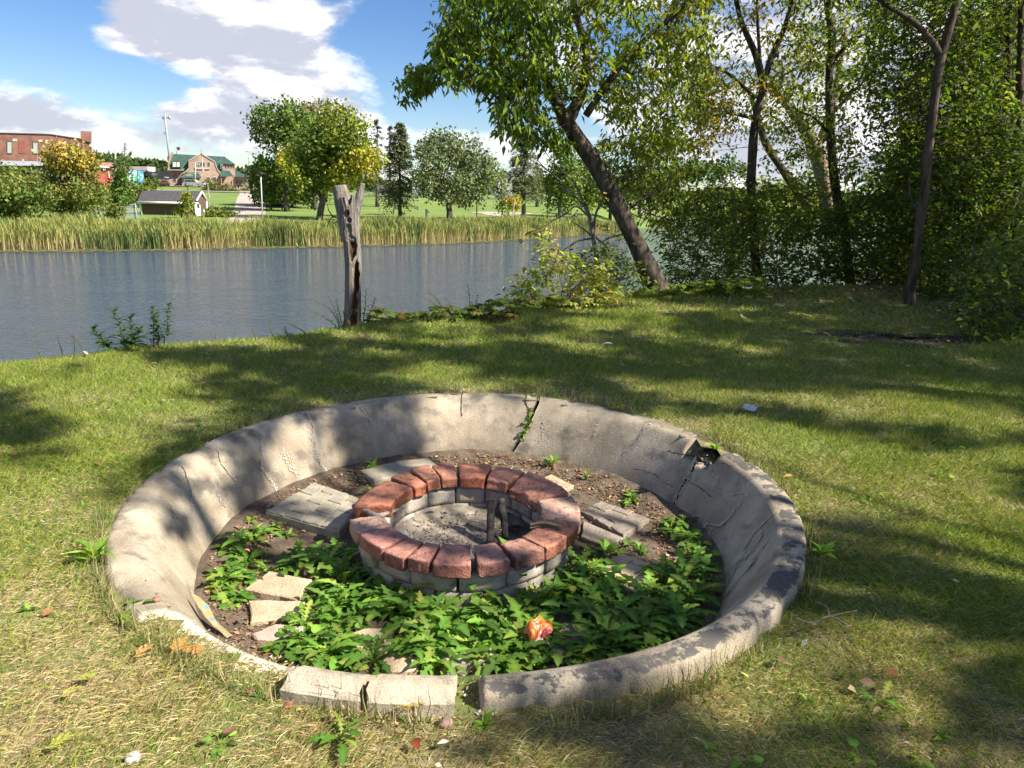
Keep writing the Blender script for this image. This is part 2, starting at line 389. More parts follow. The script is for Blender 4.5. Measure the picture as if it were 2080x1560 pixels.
# ---- grass: individual blades, one mass
def grass_zone(y0, y1, dens, L, W, seg, amax=47):
    a = R(amax); y1_ = y1
    area = math.tan(a) * (y1 ** 2 - y0 ** 2)
    n = int(area * dens)
    y = np.sqrt(rng.random(n) * (y1 ** 2 - y0 ** 2) + y0 ** 2); x = y * math.tan(a) * (rng.random(n) * 2 - 1)
    an = np.degrees(np.arctan2(y - PC[1], x - PC[0])); rr = np.hypot(x - PC[0], y - PC[1]) / RS(an)
    ok = (rr > PR + .005 - .10 * ((an > -133) & (an < -106)) + .02 * fbm(xyz(an * .2, 0), 4)) & (y < edge_y(x) + .55)
    # thin out on bare soil and under the trees
    thin = 1 - .93 * dirt(x, y) - .75 * wood(x, y) - .25 * (vnoise(xyz(x, y) * 6, 8) > .72)
    litter = np.clip((y - 8.2) / 1.5, 0, 1) * np.clip((x - 2.2) / 1.5, 0, 1)
    thin -= .45 * litter
    ok &= rng.random(n) < thin
    x, y = x[ok], y[ok]; n = len(x); z = lawn_z(x, y)
    dr = dryness(x, y); isdry = rng.random(n) < dr
    tuft = .75 + .7 * vnoise(xyz(x, y) * 5, 14) ** 1.5
    ln = L * (.55 + .8 * rng.random(n)) * tuft * np.where(isdry, .8, 1.0) * (1 + .5 * np.clip((y - 8) / 3, 0, 1) * (y > edge_y(x) - .6))
    lean = np.where(isdry, .75 + .75 * rng.random(n), .25 + .75 * rng.random(n))
    az = rng.random(n) * 2 * np.pi
    up = np.array([0, 0, 1.0]); h = np.stack([np.cos(az), np.sin(az), 0 * az], -1)
    A = norm(up * np.cos(lean)[:, None] + h * np.sin(lean)[:, None])
    S = norm(np.cross(A, np.stack([np.cos(az + 1.2), np.sin(az + 1.2), .3 + 0 * az], -1)))
    w = (W * (.7 + .6 * rng.random(n)))[:, None]
    P = xyz(x, y, z - .004)
    green = pick([(.165, .235, .032), (.22, .285, .042), (.29, .33, .06), (.14, .205, .036), (.35, .345, .09)], n, .16)
    straw = pick([(.58, .47, .26), (.48, .37, .19), (.66, .55, .34), (.36, .26, .13), (.50, .44, .18)], n, .15)
    c = np.where(isdry[:, None], straw, green)
    ln = ln[:, None]
    if seg:
        mid = P + A * ln * .55; bendv = h * (ln * .22) - up * (ln * .10)
        tip = P + A * ln + bendv
        V = np.stack([P - S * w / 2, P + S * w / 2, mid - S * w * .4, mid + S * w * .4, tip], 1).reshape(-1, 3)
        i = np.arange(n)[:, None] * 5
        return V, [np.concatenate([i + np.array([0, 1, 3]), i + np.array([0, 3, 2]), i + np.array([2, 3, 4])])], np.repeat(c, 5, 0)
    V = np.stack([P - S * w / 2, P + S * w / 2, P + A * ln], 1).reshape(-1, 3)
    return V, [np.arange(3 * n).reshape(-1, 3)], np.repeat(c, 3, 0)
g = MB()
for args in ((1.15, 2.6, 21000, .050, .0030, True), (2.6, 4.2, 14500, .048, .0036, True, 43), (4.2, 6.4, 7600, .052, .0052, False, 42), (6.4, 9.0, 3800, .056, .0078, False, 42), (9.0, 13.0, 1700, .062, .011, False, 42)):
    g.add(*grass_zone(*args))
tag(g.build('grass', GRASS), 'short green and straw coloured lawn grass', 'grass', kind='stuff')

# ---- water
def ripple_water():
    m = bpy.data.materials.new('river_water'); m.use_nodes = True; T = m.node_tree; N, K = T.nodes, T.links
    p = N['Principled BSDF']; p.inputs['Base Color'].default_value = (.055, .075, .10, 1); p.inputs['Roughness'].default_value = .04; p.inputs['IOR'].default_value = 1.42
    p.inputs['Specular IOR Level'].default_value = .5
    g_ = N.new('ShaderNodeNewGeometry'); hs = []
    for sc, rot, st, d in ((3.2, .35, (1, 2.0, 1), 3), (9.0, -.2, (1, 1.6, 1), 3), (.35, .6, (1, 1.6, 1), 2)):
        mp = N.new('ShaderNodeMapping'); mp.inputs['Rotation'].default_value = (0, 0, rot); mp.inputs['Scale'].default_value = st
        K.new(g_.outputs['Position'], mp.inputs[0]); n = N.new('ShaderNodeTexNoise'); n.inputs['Scale'].default_value = sc; n.inputs['Detail'].default_value = d
        n.inputs['Distortion'].default_value = .6; K.new(mp.outputs[0], n.inputs['Vector']); hs.append(n.outputs[0])
    a = N.new('ShaderNodeMath'); a.operation = 'MULTIPLY_ADD'; K.new(hs[1], a.inputs[0]); a.inputs[1].default_value = .35; K.new(hs[0], a.inputs[2])
    # patches of ruffled and of calm water
    pr = N.new('ShaderNodeMapRange'); K.new(hs[2], pr.inputs[0]); pr.inputs[1].default_value = .35; pr.inputs[2].default_value = .65; pr.inputs[3].default_value = .55; pr.inputs[4].default_value = 1.0
    q = N.new('ShaderNodeMath'); q.operation = 'MULTIPLY'; K.new(a.outputs[0], q.inputs[0]); K.new(pr.outputs[0], q.inputs[1])
    b = N.new('ShaderNodeBump'); b.inputs['Strength'].default_value = .9; b.inputs['Distance'].default_value = .17
    K.new(q.outputs[0], b.inputs['Height']); K.new(b.outputs[0], p.inputs['Normal'])
    return m
w = np.array([(-600, -60, WATER_Z), (900, -60, WATER_Z), (900, 900, WATER_Z), (-600, 900, WATER_Z)], float)
tag(build('river', w, np.array([[0, 1, 2, 3]]), ripple_water()), kind='structure')

# ---- far bank
SH_X = np.array([-600, -120, -60, -28.4, -22.1, -14.8, -5.7, 2.4, 11.7, 21.2, 40, 75, 160, 900])
SH_Y = np.array([-160, -10, 22, 41, 44.9, 50.4, 58.8, 70.9, 88.5, 115, 175, 250, 330, 480])
def shore_y(x): return np.interp(x, SH_X, SH_Y)
def far_z(x, y):
    prof = np.interp(y, [30, 75, 88, 110, 150, 200, 260, 700, 1500], [-1.35, -1.25, -1.0, -.35, 1.45, 3.0, 3.4, 8, 12])
    d = (y - shore_y(x)) * .75
    return np.minimum(prof, np.interp(d, [-4, 0, 3, 12, 60], [-3.2, -1.85, -1.45, -1.1, 6])) + .08 * fbm(xyz(x, y) * .12, 5, 3)
xs = np.concatenate([np.linspace(-600, -130, 24), np.linspace(-128, 120, 156), np.linspace(130, 900, 30)])
v = np.concatenate([np.linspace(-6, 6, 16), np.linspace(8, 160, 80), np.linspace(175, 1300, 24)])
X, Vv = np.meshgrid(xs, v); Y = shore_y(X) + Vv; Z = far_z(X, Y)
idx = np.arange(X.size).reshape(X.shape)
F = np.stack([idx[:-1, :-1], idx[:-1, 1:], idx[1:, 1:], idx[1:, :-1]], -1).reshape(-1, 4)
FARLAWN = mat('far_lawn', (.125, .185, .035), (.17, .23, .05), .09, .95, .5, 3, c3=(.17, .23, .06), s3=.5, space='World', bdist=.15)
tag(build('far_bank', xyz(X.ravel(), Y.ravel(), Z.ravel()), F, FARLAWN, smooth=True), kind='structure')

# ---- gravel drive up to the station, and the town road behind the park
def strip(name, pts, m, lift=.03, n=24):   # pts: (px, py, Y, half width); laid on the far bank
    C = np.array([[AY(a, b, c)[0], c] for a, b, c, d in pts]); W_ = np.array([p[3] for p in pts])
    S = spline(np.c_[C, W_], n); V = []
    for x, y, hw in S:
        for k in np.linspace(-1, 1, 5): V.append((x + k * hw, y, far_z(np.array(x + k * hw), np.array(y)) + lift + .02 * (1 - k * k)))
    V = np.array(V); i = (np.arange(n - 1)[:, None] * 5 + np.arange(4)[None]).reshape(-1, 1)
    return tag(build(name, V, i + np.array([0, 1, 6, 5]), m, smooth=True), kind='structure')
GRAVEL = mat('gravel', (.34, .27, .22), (.44, .37, .30), .8, .95, .5, 12, space='World')
strip('gravel_path', [(500, 440, 72, 2.0), (505, 425, 92, 2.0), (512, 405, 130, 2.6), (520, 390, 165, 3.6), (500, 380, 195, 5)], GRAVEL)
ROADM = mat('asphalt', (.16, .16, .16), (.22, .21, .20), 2, .9, space='World')
V = []
for x in np.linspace(-95, 60, 60):
    yy = 158 + .05 * x
    for k in (-3, 0, 3): V.append((x, yy + k, far_z(np.array(x), np.array(yy + k)) + .12))
V = np.array(V); i = (np.arange(59)[:, None] * 3 + np.arange(2)[None]).reshape(-1, 1)
tag(build('town_road', V, i + np.array([0, 3, 4, 1]), ROADM), kind='structure')
YARDM = mat('station_yard', (.30, .27, .23), (.38, .34, .30), 1, .95, space='World')
V = []
for x in np.linspace(-150, -55, 30):
    for yy in (192, 200, 212): V.append((x, yy, far_z(np.array(x), np.array(yy)) + .10))
V = np.array(V); i = (np.arange(29)[:, None] * 3 + np.arange(2)[None]).reshape(-1, 1)
tag(build('station_yard', V, i + np.array([0, 3, 4, 1]), YARDM), kind='structure')

# ---- cattails along the far shore: one mass
def cattails():
    n = 34000
    s = rng.random(n); lx = np.interp(s, [0, .55, .8, 1], [-40, -8, 4, 13.5]); dep = rng.random(n) ** 1.2
    thick = np.interp(lx, [-40, 0, 8, 13.5], [7, 6, 4.5, 2.2]) * (1 + .5 * fbm(xyz(lx * .25, 0), 3))
    y = shore_y(lx) - .5 + dep * thick + 1.1 * fbm(xyz(lx * .35, 1), 6, 4) * 2
    x = lx + rng.normal(size=n) * .2
    z = np.maximum(far_z(x, y), WATER_Z) - .1
    H = np.interp(lx, [-40, -5, 8, 13.5], [1.4, 1.6, 1.7, 1.35]) * (.72 + .42 * rng.random(n)) * (1 + .75 * fbm(xyz(x * .4, y * .4), 12, 4))
    az = rng.random(n) * 6.28; ln = .05 + .34 * rng.random(n) ** 2
    A = norm(np.stack([np.cos(az) * ln, np.sin(az) * ln, np.ones(n)], -1))
    w = (.028 + .022 * rng.random(n))[:, None]
    face = norm(np.stack([np.cos(az + 1.57), .3 * np.sin(az + 1.57), 0 * az], -1))
    P = xyz(x, y, z); H = H[:, None]
    patch = vnoise(xyz(x * .5, y * .5), 44)
    # lower stems are dead and pale, upper blades green, some whole blades tan
    low = pick([(.55, .45, .24), (.46, .36, .19), (.38, .30, .14)], n, .1)
    hi = pick([(.28, .31, .07), (.34, .35, .09), (.20, .25, .06), (.42, .38, .13)], n, .12)
    g_ = (patch > .62) & (rng.random(n) < .7)
    low[g_] = pick([(.10, .16, .05), (.13, .19, .06)], int(g_.sum()), .1); hi[g_] = pick([(.11, .17, .05), (.15, .2, .06)], int(g_.sum()), .1)
    m1 = P + A * H * .42; m2 = P + A * H * .75; t = P + A * H + np.stack([np.cos(az), np.sin(az), 0 * az], -1) * H * .12 - np.array([0, 0, .04])
    V = np.stack([P - face * w * .4, P + face * w * .4, m1 - face * w / 2, m1 + face * w / 2, m2 - face * w / 2, m2 + face * w / 2, t], 1).reshape(-1, 3)
    C = np.stack([low, low, low * .55 + hi * .45, low * .55 + hi * .45, hi, hi, hi], 1).reshape(-1, 3)
    i = np.arange(n)[:, None] * 7
    F = np.concatenate([i + np.array(f) for f in ([0, 1, 3], [0, 3, 2], [2, 3, 5], [2, 5, 4], [4, 5, 6])])
    tag(build('cattails', V, F, REED, col=C), 'tall green and straw cattail reeds along the far shore', 'reeds', kind='stuff')
    # floating weed at the foot of the reeds
    n = 3500; x = np.interp(rng.random(n), [0, .6, 1], [-40, -8, 14]); y = shore_y(x) - .4 - 2.2 * rng.random(n) ** 2 * (1 + .8 * fbm(xyz(x * .3, 0), 2))
    a = rng.random(n) * 6.28; r_ = .05 + .16 * rng.random(n)
    P = xyz(x, y, WATER_Z + .015 + .01 * rng.random(n))
    V = np.stack([P + np.stack([np.cos(a + k) * r_, np.sin(a + k) * r_, 0 * a], -1) for k in (0, 1.57, 3.14, 4.71)], 1).reshape(-1, 3)
    tag(build('pond_weed', V, np.arange(4 * n).reshape(-1, 4), FARLEAF, col=np.repeat(pick([(.20, .20, .07), (.26, .23, .10), (.14, .15, .05)], n), 4, 0)),
        'floating weed at the foot of the cattails', 'pond weed', kind='stuff')
cattails()
# ================================================================== FIRE PIT
def plane_z(x, y): return GS * y
DEPTH = .36
PROF_SHARP = np.array([(1.29, -.40), (1.335, -.33), (1.40, -.22), (1.47, -.11), (1.53, -.025), (1.552, .002), (1.566, .010), (1.60, .015), (1.655, .017), (1.670, .012), (1.677, -.004), (1.679, -.06), (1.681, -.30)])
PROF_SOFT = np.array([(1.29, -.40), (1.33, -.33), (1.385, -.22), (1.445, -.115), (1.51, -.035), (1.55, -.008), (1.585, .008), (1.61, .012), (1.64, .013), (1.662, .008), (1.676, -.010), (1.679, -.06), (1.681, -.30)])
def resample(P, n):
    d = np.concatenate([[0], np.cumsum(np.linalg.norm(np.diff(P, axis=0), axis=1))]); s = np.linspace(0, d[-1], n)
    return np.c_[np.interp(s, d, P[:, 0]), np.interp(s, d, P[:, 1])]
NPROF = 52
PSH, PSO = resample(PROF_SHARP, NPROF), resample(spline(PROF_SOFT, 120), NPROF)
def wall_prof(th):                  # th in degrees -> (NPROF, 2)
    k = np.clip((np.cos(np.radians(th + 40)) + .25) / .6, 0, 1); k = k * k * (3 - 2 * k)
    return PSO * (1 - k) + PSH * k
def wall_height(th, r):
    k = np.clip((np.cos(np.radians(np.asarray(th) + 40)) + .25) / .6, 0, 1); k = k * k * (3 - 2 * k); m = PSO[:, 0] < 1.645; q = PSH[:, 0] < 1.645
    return np.interp(r, PSO[m, 0], PSO[m, 1]) * (1 - k) + np.interp(r, PSH[q, 0], PSH[q, 1]) * k
TS = np.arange(1.0, 7.0, .003)
def wall_hit(px, py):               # photo pixel -> point on the inner wall or rim
    d = ray(px, py); p = CAM + d * TS[:, None]; x, y = p[:, 0] - PC[0], p[:, 1] - PC[1]; th = np.degrees(np.arctan2(y, x)); r = np.hypot(x, y) / RS(th)
    zr = p[:, 2] - plane_z(p[:, 0], p[:, 1])
    h = np.where(r < 1.29, -DEPTH, np.where(r > 1.67, -.02, wall_height(th, r)))
    ok = (zr <= h) & ~((r > 1.67) & (y < 0))
    i = int(np.argmax(ok)) if ok.any() else len(TS) - 1
    return p[i], float(th[i]), float(r[i])
def pit_pt(th, r, zr):
    a = np.radians(th); r = r * RS(th); x = PC[0] + r * np.cos(a); y = PC[1] + r * np.sin(a); return xyz(x, y, plane_z(x, y) + zr)
def concrete_mat():
    m = mat('weathered_concrete', (.275, .222, .152), (.41, .345, .248), 3.2, .92, .7, 110, vc=True, c3=(.17, .145, .11), s3=6, t3=(.50, .70), bdist=.006)
    T = m.node_tree; N, K = T.nodes, T.links; p = N['Principled BSDF']
    src = p.inputs['Base Color'].links[0].from_socket
    co = N.new('ShaderNodeTexCoord').outputs['Object']
    sp = N.new('ShaderNodeTexNoise'); sp.inputs['Scale'].default_value = 260; sp.inputs['Detail'].default_value = 2; K.new(co, sp.inputs['Vector'])
    r1 = N.new('ShaderNodeMapRange'); K.new(sp.outputs[0], r1.inputs[0]); r1.inputs[1].default_value = .35; r1.inputs[2].default_value = .65; r1.inputs[3].default_value = .72; r1.inputs[4].default_value = 1.26
    mx = N.new('ShaderNodeMix'); mx.data_type = 'RGBA'; mx.blend_type = 'MULTIPLY'; mx.inputs[0].default_value = 1
    K.new(src, mx.inputs[6]); K.new(r1.outputs[0], mx.inputs[7])
    # dark crusty growth on the rim where the mask allows it
    a = N.new('ShaderNodeAttribute'); a.attribute_name = 'Crust'
    n = N.new('ShaderNodeTexNoise'); n.inputs['Scale'].default_value = 10; n.inputs['Detail'].default_value = 10; n.inputs['Roughness'].default_value = .72; K.new(co, n.inputs['Vector'])
    ad = N.new('ShaderNodeMath'); ad.operation = 'ADD'; K.new(n.outputs[0], ad.inputs[0]); K.new(a.outputs['Fac'], ad.inputs[1])
    r2 = N.new('ShaderNodeMapRange'); K.new(ad.outputs[0], r2.inputs[0]); r2.inputs[1].default_value = 1.0; r2.inputs[2].default_value = 1.06
    m2 = N.new('ShaderNodeMix'); m2.data_type = 'RGBA'; K.new(r2.outputs[0], m2.inputs[0]); K.new(mx.outputs[2], m2.inputs[6]); m2.inputs[7].default_value = (.095, .088, .076, 1)
    K.new(m2.outputs[2], p.inputs['Base Color'])
    return m
CONC = concrete_mat()
CONCW = mat('broken_concrete', (.50, .46, .39), (.66, .62, .55), 12, .95, .8, 60, bdist=.01)
pit = thing('fire_pit', 'round sunken concrete fire pit bowl with cracked rim in the lawn', 'fire pit', (PC[0], PC[1], plane_z(0, PC[1])))
def lim_height(th):                 # how much of the rim is left standing (relative height) at an angle
    th = (np.asarray(th, float) + 360) % 360; L = np.full(th.shape, 9.0)
    def cut(a0, a1, z, soft):
        nonlocal L
        k = np.clip(np.minimum(th - a0, a1 - th) / soft, -1, 1)
        L = np.where((th > a0) & (th < a1), np.minimum(L, z + (.06 * (1 - k))), L)
    cut(NOTCH[0], NOTCH[1], -.085, .5)
    cut(228, 255, -.05, 5); cut(254, 274, -.075, 1.0); cut(272.5, 275.6, -.10, .5)
    return L
nA = wall_hit(1409, 893)[1]; nB = wall_hit(1458, 930)[1]; NOTCH = (min(nA, nB), max(nA, nB))
def bound(pxs):
    h = [wall_hit(*p) for p in pxs]; o = np.argsort([a[2] for a in h]); return np.array([h[i][2] for i in o]), np.array([h[i][1] for i in o])
B_CRACK = bound([(1097, 803), (1092, 823), (1082, 842), (1069, 870), (1059, 891), (1040, 921)])
B_NOTCH = bound([(1410, 937), (1402, 961), (1393, 977), (1382, 994), (1369, 1026)])
def wall_section(name, b0, b1, gap0=.35, gap1=.35):
    """b0 < b1: angle at each radius (tuple of arrays) or a constant; gap in degrees"""
    K = 4 + int(abs(float(np.mean(b1[1] if isinstance(b1, tuple) else b1)) - float(np.mean(b0[1] if isinstance(b0, tuple) else b0))) / .45)
    pr = PSO; rj = pr[:, 0]
    def ang(b, g, s):
        if isinstance(b, tuple): a = np.interp(rj, b[0], b[1])
        else: a = np.full(NPROF, float(b))
        return a + g + .5 * fbm(xyz(rj * 26, s, 0), 7, 3)
    A0, A1 = ang(b0, gap0, 1), ang(b1, -gap1, 5)
    t = np.linspace(0, 1, K)[:, None]; TH = A0[None] * (1 - t) + A1[None] * t
    Rr, Zr = np.zeros_like(TH), np.zeros_like(TH)
    for i in range(K):
        p = wall_prof(TH[i].mean()); Rr[i], Zr[i] = p[:, 0], p[:, 1]
    base = pit_pt(TH, Rr, Zr)
    bump = .007 * fbm(base * 1.6, 2, 3) + .003 * fbm(base * 14, 5, 3)
    Rr = Rr + bump; Zr = Zr + .6 * bump
    # chipped outer edge of the rim
    chip = np.clip(fbm(xyz(TH * .30, 0, 0), 31, 4) * 3 - .15, 0, 1)
    edge = np.clip((Rr - 1.60) / .07, 0, 1)
    Zr = Zr - edge * chip * .035; Rr = Rr - np.clip((Rr - 1.64) / .04, 0, 1) * chip * .03
    L = lim_height(TH) + .03 * fbm(xyz(TH * 1.3, Rr * 40, 0), 8, 3); broken = Zr > L
    Zr = np.where(broken, L + .006 * fbm(xyz(TH * 6, Rr * 90, 0), 3, 2), Zr)
    V = pit_pt(TH, Rr, Zr)
    C = np.ones(V.shape) * (1 + .35 * fbm(xyz(TH * .08, Rr * 2), 12, 3))[..., None]
    C *= (1 + .22 * fbm(xyz(TH * .7, Rr * 2.2), 23, 4) + .35 * fbm(xyz(TH * .3, Rr * 9), 29, 3))[..., None]
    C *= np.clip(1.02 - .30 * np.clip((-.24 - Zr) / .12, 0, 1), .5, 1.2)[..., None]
    white = broken & (TH % 360 > 225) & (TH % 360 < 258)
    C = np.where(broken[..., None], np.array([1.12, 1.1, 1.05]), C); C = np.where(white[..., None], np.array([1.75, 1.78, 1.85]), C)
    crust = np.clip((Rr - 1.545) / .03, 0, 1) * np.clip((1.69 - Rr) / .02, 0, 1) * np.clip((Zr + .03) / .03, 0, 1)
    ta = (TH + 180) % 360 - 180
    crust *= np.where((ta > -95) & (ta < 22), .55, np.where((ta > 22) & (ta < 62), .37, .16)) * (~broken)
    n = NPROF; i = np.arange(K - 1)[:, None] * n; j = np.arange(n - 1)[None]
    F = np.stack([i + j, i + j + 1, i + n + j + 1, i + n + j], -1).reshape(-1, 4)
    fl = [list(map(int, f)) for f in F] + [list(range(n)), list(range((K - 1) * n + n - 1, (K - 1) * n - 1, -1))]
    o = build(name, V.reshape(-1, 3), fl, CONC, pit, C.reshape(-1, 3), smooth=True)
    at = o.data.attributes.new('Crust', 'FLOAT', 'POINT'); at.data.foreach_set('value', crust.astype(np.float32).ravel())
    return o
wall_section('wall_section', B_CRACK, 254.0)['label'] = 'long left section of the concrete bowl, front edge crumbled white'
wall_section('wall_section', B_NOTCH, B_CRACK)['label'] = 'back right section of the concrete bowl between two cracks'
wall_section('wall_section', 254.0 - 360, B_NOTCH, gap0=0)['label'] = 'right section of the concrete bowl with black crusted rim'
def rim_block(a0, a1, seed, tilt, out):
    nth, nr = 14, 12; th = np.linspace(a0, a1, nth); top = []
    u = np.linspace(0, 1, nr)
    prof = np.c_[1.475 + .215 * u, -.035 + .075 * np.sin(np.clip(u * 1.25, 0, 1) * np.pi * .55) - .12 * np.clip(u - .72, 0, 1) ** 1.1]
    V = []
    for i, t in enumerate(th):
        e = fbm(xyz(prof[:, 0] * 22, seed, i > nth / 2), 6, 3) * (1.6 if i in (0, nth - 1) else .4)
        r = prof[:, 0] + out; z = prof[:, 1] + tilt * (prof[:, 0] - 1.58)
        V.append(pit_pt(t + e, r, z + .006 * fbm(xyz(r * 30, t, seed), 3, 3)))
    for i, t in enumerate(th): V.append(pit_pt(np.full(nr, t), prof[:, 0] + out, np.full(nr, -.16)))
    V = np.concatenate(V); F = []
    for i in range(nth - 1):
        for j in range(nr - 1):
            a = i * nr + j; F.append([a, a + 1, a + nr + 1, a + nr])
    b = nth * nr
    for i in range(nth - 1):
        F.append([i * nr, (i + 1) * nr, b + (i + 1) * nr, b + i * nr]); q = nr - 1
        F.append([i * nr + q, b + i * nr + q, b + (i + 1) * nr + q, (i + 1) * nr + q])
    for i in (0, nth - 1):
        for j in range(nr - 1): a = i * nr + j; F.append([a, b + a, b + a + 1, a + 1])
    V = V + .004 * np.stack([fbm(V * 40, 1, 2), fbm(V * 40, 2, 2), fbm(V * 40, 3, 2)], -1)
    return build('rim_block', V, F, CONC, pit, np.ones((len(V), 3)) * 1.25, smooth=False)
q = [wall_hit(*p)[1] for p in ((600, 1372), (748, 1385), (760, 1385), (922, 1375))]
rim_block(253.9, 262.4, 3, .12, .02)['label'] = 'broken loose rim block with a chipped left end'
rim_block(263.2, 272.6, 8, .05, .015)['label'] = 'broken loose rim block beside the soil gap'

def soil_fill(a0, a1, z, r_in, r_out):
    TH, RR = np.meshgrid(np.linspace(a0, a1, 16), np.linspace(r_in, r_out, 10), indexing='ij'); ZZ = z + .02 * fbm(xyz(TH * 2, RR * 18), 4, 3); V = pit_pt(TH, RR, ZZ).reshape(-1, 3); idx = np.arange(160).reshape(16, 10)
    build('soil_fill', V, np.stack([idx[:-1, :-1], idx[1:, :-1], idx[1:, 1:], idx[:-1, 1:]], -1).reshape(-1, 4), SOIL, pit, smooth=True)
soil_fill(NOTCH[0] + .3, NOTCH[1] - .3, -.068, 1.545, 1.70); soil_fill(227, 254, -.05, 1.56, 1.62); soil_fill(271.5, 277.0, -.05, 1.48, 1.72)
# cracks and white lime streaks on the wall
def z5(*p): return [(180 + x / 2.311, 780 + y / 2.311) for x, y in p]
def z6(*p): return [(900 + x / 2.364, 760 + y / 2.364) for x, y in p]
LIME = mat('lime_streak', (.46, .41, .33), (.38, .34, .27), 30, .95)
DARKC = mat('crack_shadow', (.035, .03, .025), (.06, .05, .04), 30, 1.0)
def on_wall(px, lift=.003):
    p, th, r = wall_hit(*px); e = .01
    n = np.array([-(wall_height(th, r + e) - wall_height(th, r - e)) / (2 * e), 1.0]); n /= np.linalg.norm(n)
    a = math.radians(th); N = np.array([n[0] * math.cos(a), n[0] * math.sin(a), n[1]]); return p + N * (lift + .004), N
def lime(line, wpx, dens):
    line = np.array(line, float); seg = np.linalg.norm(np.diff(line, axis=0), axis=1).sum(); n = int(seg * dens * 1.3)
    t = rng.random(n) * (len(line) - 1); i = np.minimum(t.astype(int), len(line) - 2); f = (t - i)[:, None]
    w_ = wpx * 1.7 * (.2 + .9 * vnoise(xyz(t * 2.3, 0), int(seg)))
    q = line[i] * (1 - f) + line[i + 1] * f + rng.normal(size=(n, 2)) * (w_ * np.array([[.9], [.35]])).T
    V, F = [], []
    for k, p in enumerate(q):
        c, N = on_wall(p); T1 = norm(np.cross(N, rng.normal(size=3))); T2 = np.cross(N, T1); s = .0014 + .0048 * rng.random() ** 2
        m = 5; a0 = rng.random() * 6
        for j in range(m): V.append(c + (T1 * math.cos(a0 + j * 1.257) + T2 * math.sin(a0 + j * 1.257) * (.5 + rng.random())) * s * (.6 + .8 * rng.random()))
        F.append(list(range(len(V) - m, len(V))))
    if V: tag(build('lime_streak', V, F, LIME, pit), kind='stuff')
def crackline(line, w=.0022):
    line = np.array(line, float); P = spline(line, max(8, int(np.linalg.norm(np.diff(line, axis=0), axis=1).sum() / 4)))
    P = P + rng.normal(size=P.shape) * .9; V, F = [], []
    hits = [on_wall(p, .001) for p in P]
    for k, (c, N) in enumerate(hits):
        a = hits[min(k + 1, len(hits) - 1)][0] - hits[max(k - 1, 0)][0]; S = norm(np.cross(N, a)); ww = w * (.35 + .9 * rng.random())
        V += [c - S * ww, c + S * ww]
        if k: b = 2 * k; F.append([b - 2, b - 1, b + 1, b])
    build('hairline_crack', V, F, DARKC, pit)
for L, w_, d in ((z5((808, 270), (815, 330), (805, 390), (850, 450), (880, 500)), 2.2, 2.2), (z5((905, 300), (940, 370), (985, 440)), 3, 2.0),
              (z5((1030, 150), (1045, 240), (1065, 290), (1070, 330), (1090, 380), (1135, 430)), 2.4, 2.6), (z5((1270, 100), (1310, 170), (1345, 210)), 3, 1.2),
              (z5((470, 460), (480, 540), (485, 590)), 2, 1.4), (z5((625, 375), (650, 410), (690, 460)), 1.6, 1.3), (z5((600, 520), (640, 580)), 2, 1.2), (z5((380, 560), (410, 640)), 2, 1.0),
              (z6((475, 190), (485, 260), (495, 320)), 3, 1.2), (z6((750, 230), (735, 300)), 3, 1.0), (z6((1000, 230), (950, 300), (890, 390)), 2.4, 1.8),
              (z6((1470, 570), (1370, 700), (1330, 730), (1270, 720), (1210, 780)), 2.4, 2.2), (z6((1520, 740), (1530, 780), (1480, 860), (1420, 900), (1390, 970)), 2.4, 2.0),
              (z6((1600, 660), (1500, 760), (1440, 850)), 1.6, 1.8), (z6((1560, 800), (1450, 960)), 1.6, 1.6), (z6((1250, 400), (1330, 480), (1300, 560)), 9, 1.4), (z6((1380, 580), (1460, 570)), 2, 1.8),
              (z6((1215, 400), (1180, 500), (1110, 630)), 2, 1.6), (z6((1420, 1000), (1340, 1080)), 2, 1.2), (z6((1500, 900), (1400, 1010), (1330, 1090)), 1.6, 1.4), (z6((1300, 740), (1250, 810), (1230, 860)), 2, 1.2)):
    lime(L, w_, d)
for L in (z5((540, 300), (600, 315), (618, 370), (660, 430)), z5((1255, 90), (1300, 150), (1330, 200)), z5((1015, 140), (1045, 190), (1052, 250), (1065, 300), (1055, 330), (1090, 380), (1135, 432)), z5((1760, 30), (1748, 90), (1752, 150)),
          z5((375, 390), (430, 385), (470, 470), (480, 540)), z6((910, 455), (990, 470), (1040, 500)), z6((1170, 510), (1240, 550), (1290, 590)), z6((1060, 520), (1110, 540)), z6((1080, 370), (1140, 385), (1195, 395)),
          z6((1210, 780), (1270, 722), (1330, 728), (1370, 700)), z6((400, 98), (396, 140), (425, 186)), z6((1330, 425), (1390, 445)), z6((95, 80), (88, 130), (85, 200))):
    crackline(L)
crackline(z6((400, 98), (396, 140), (425, 186)), .005); crackline(z6((1080, 370), (1140, 385), (1195, 395)), .004)

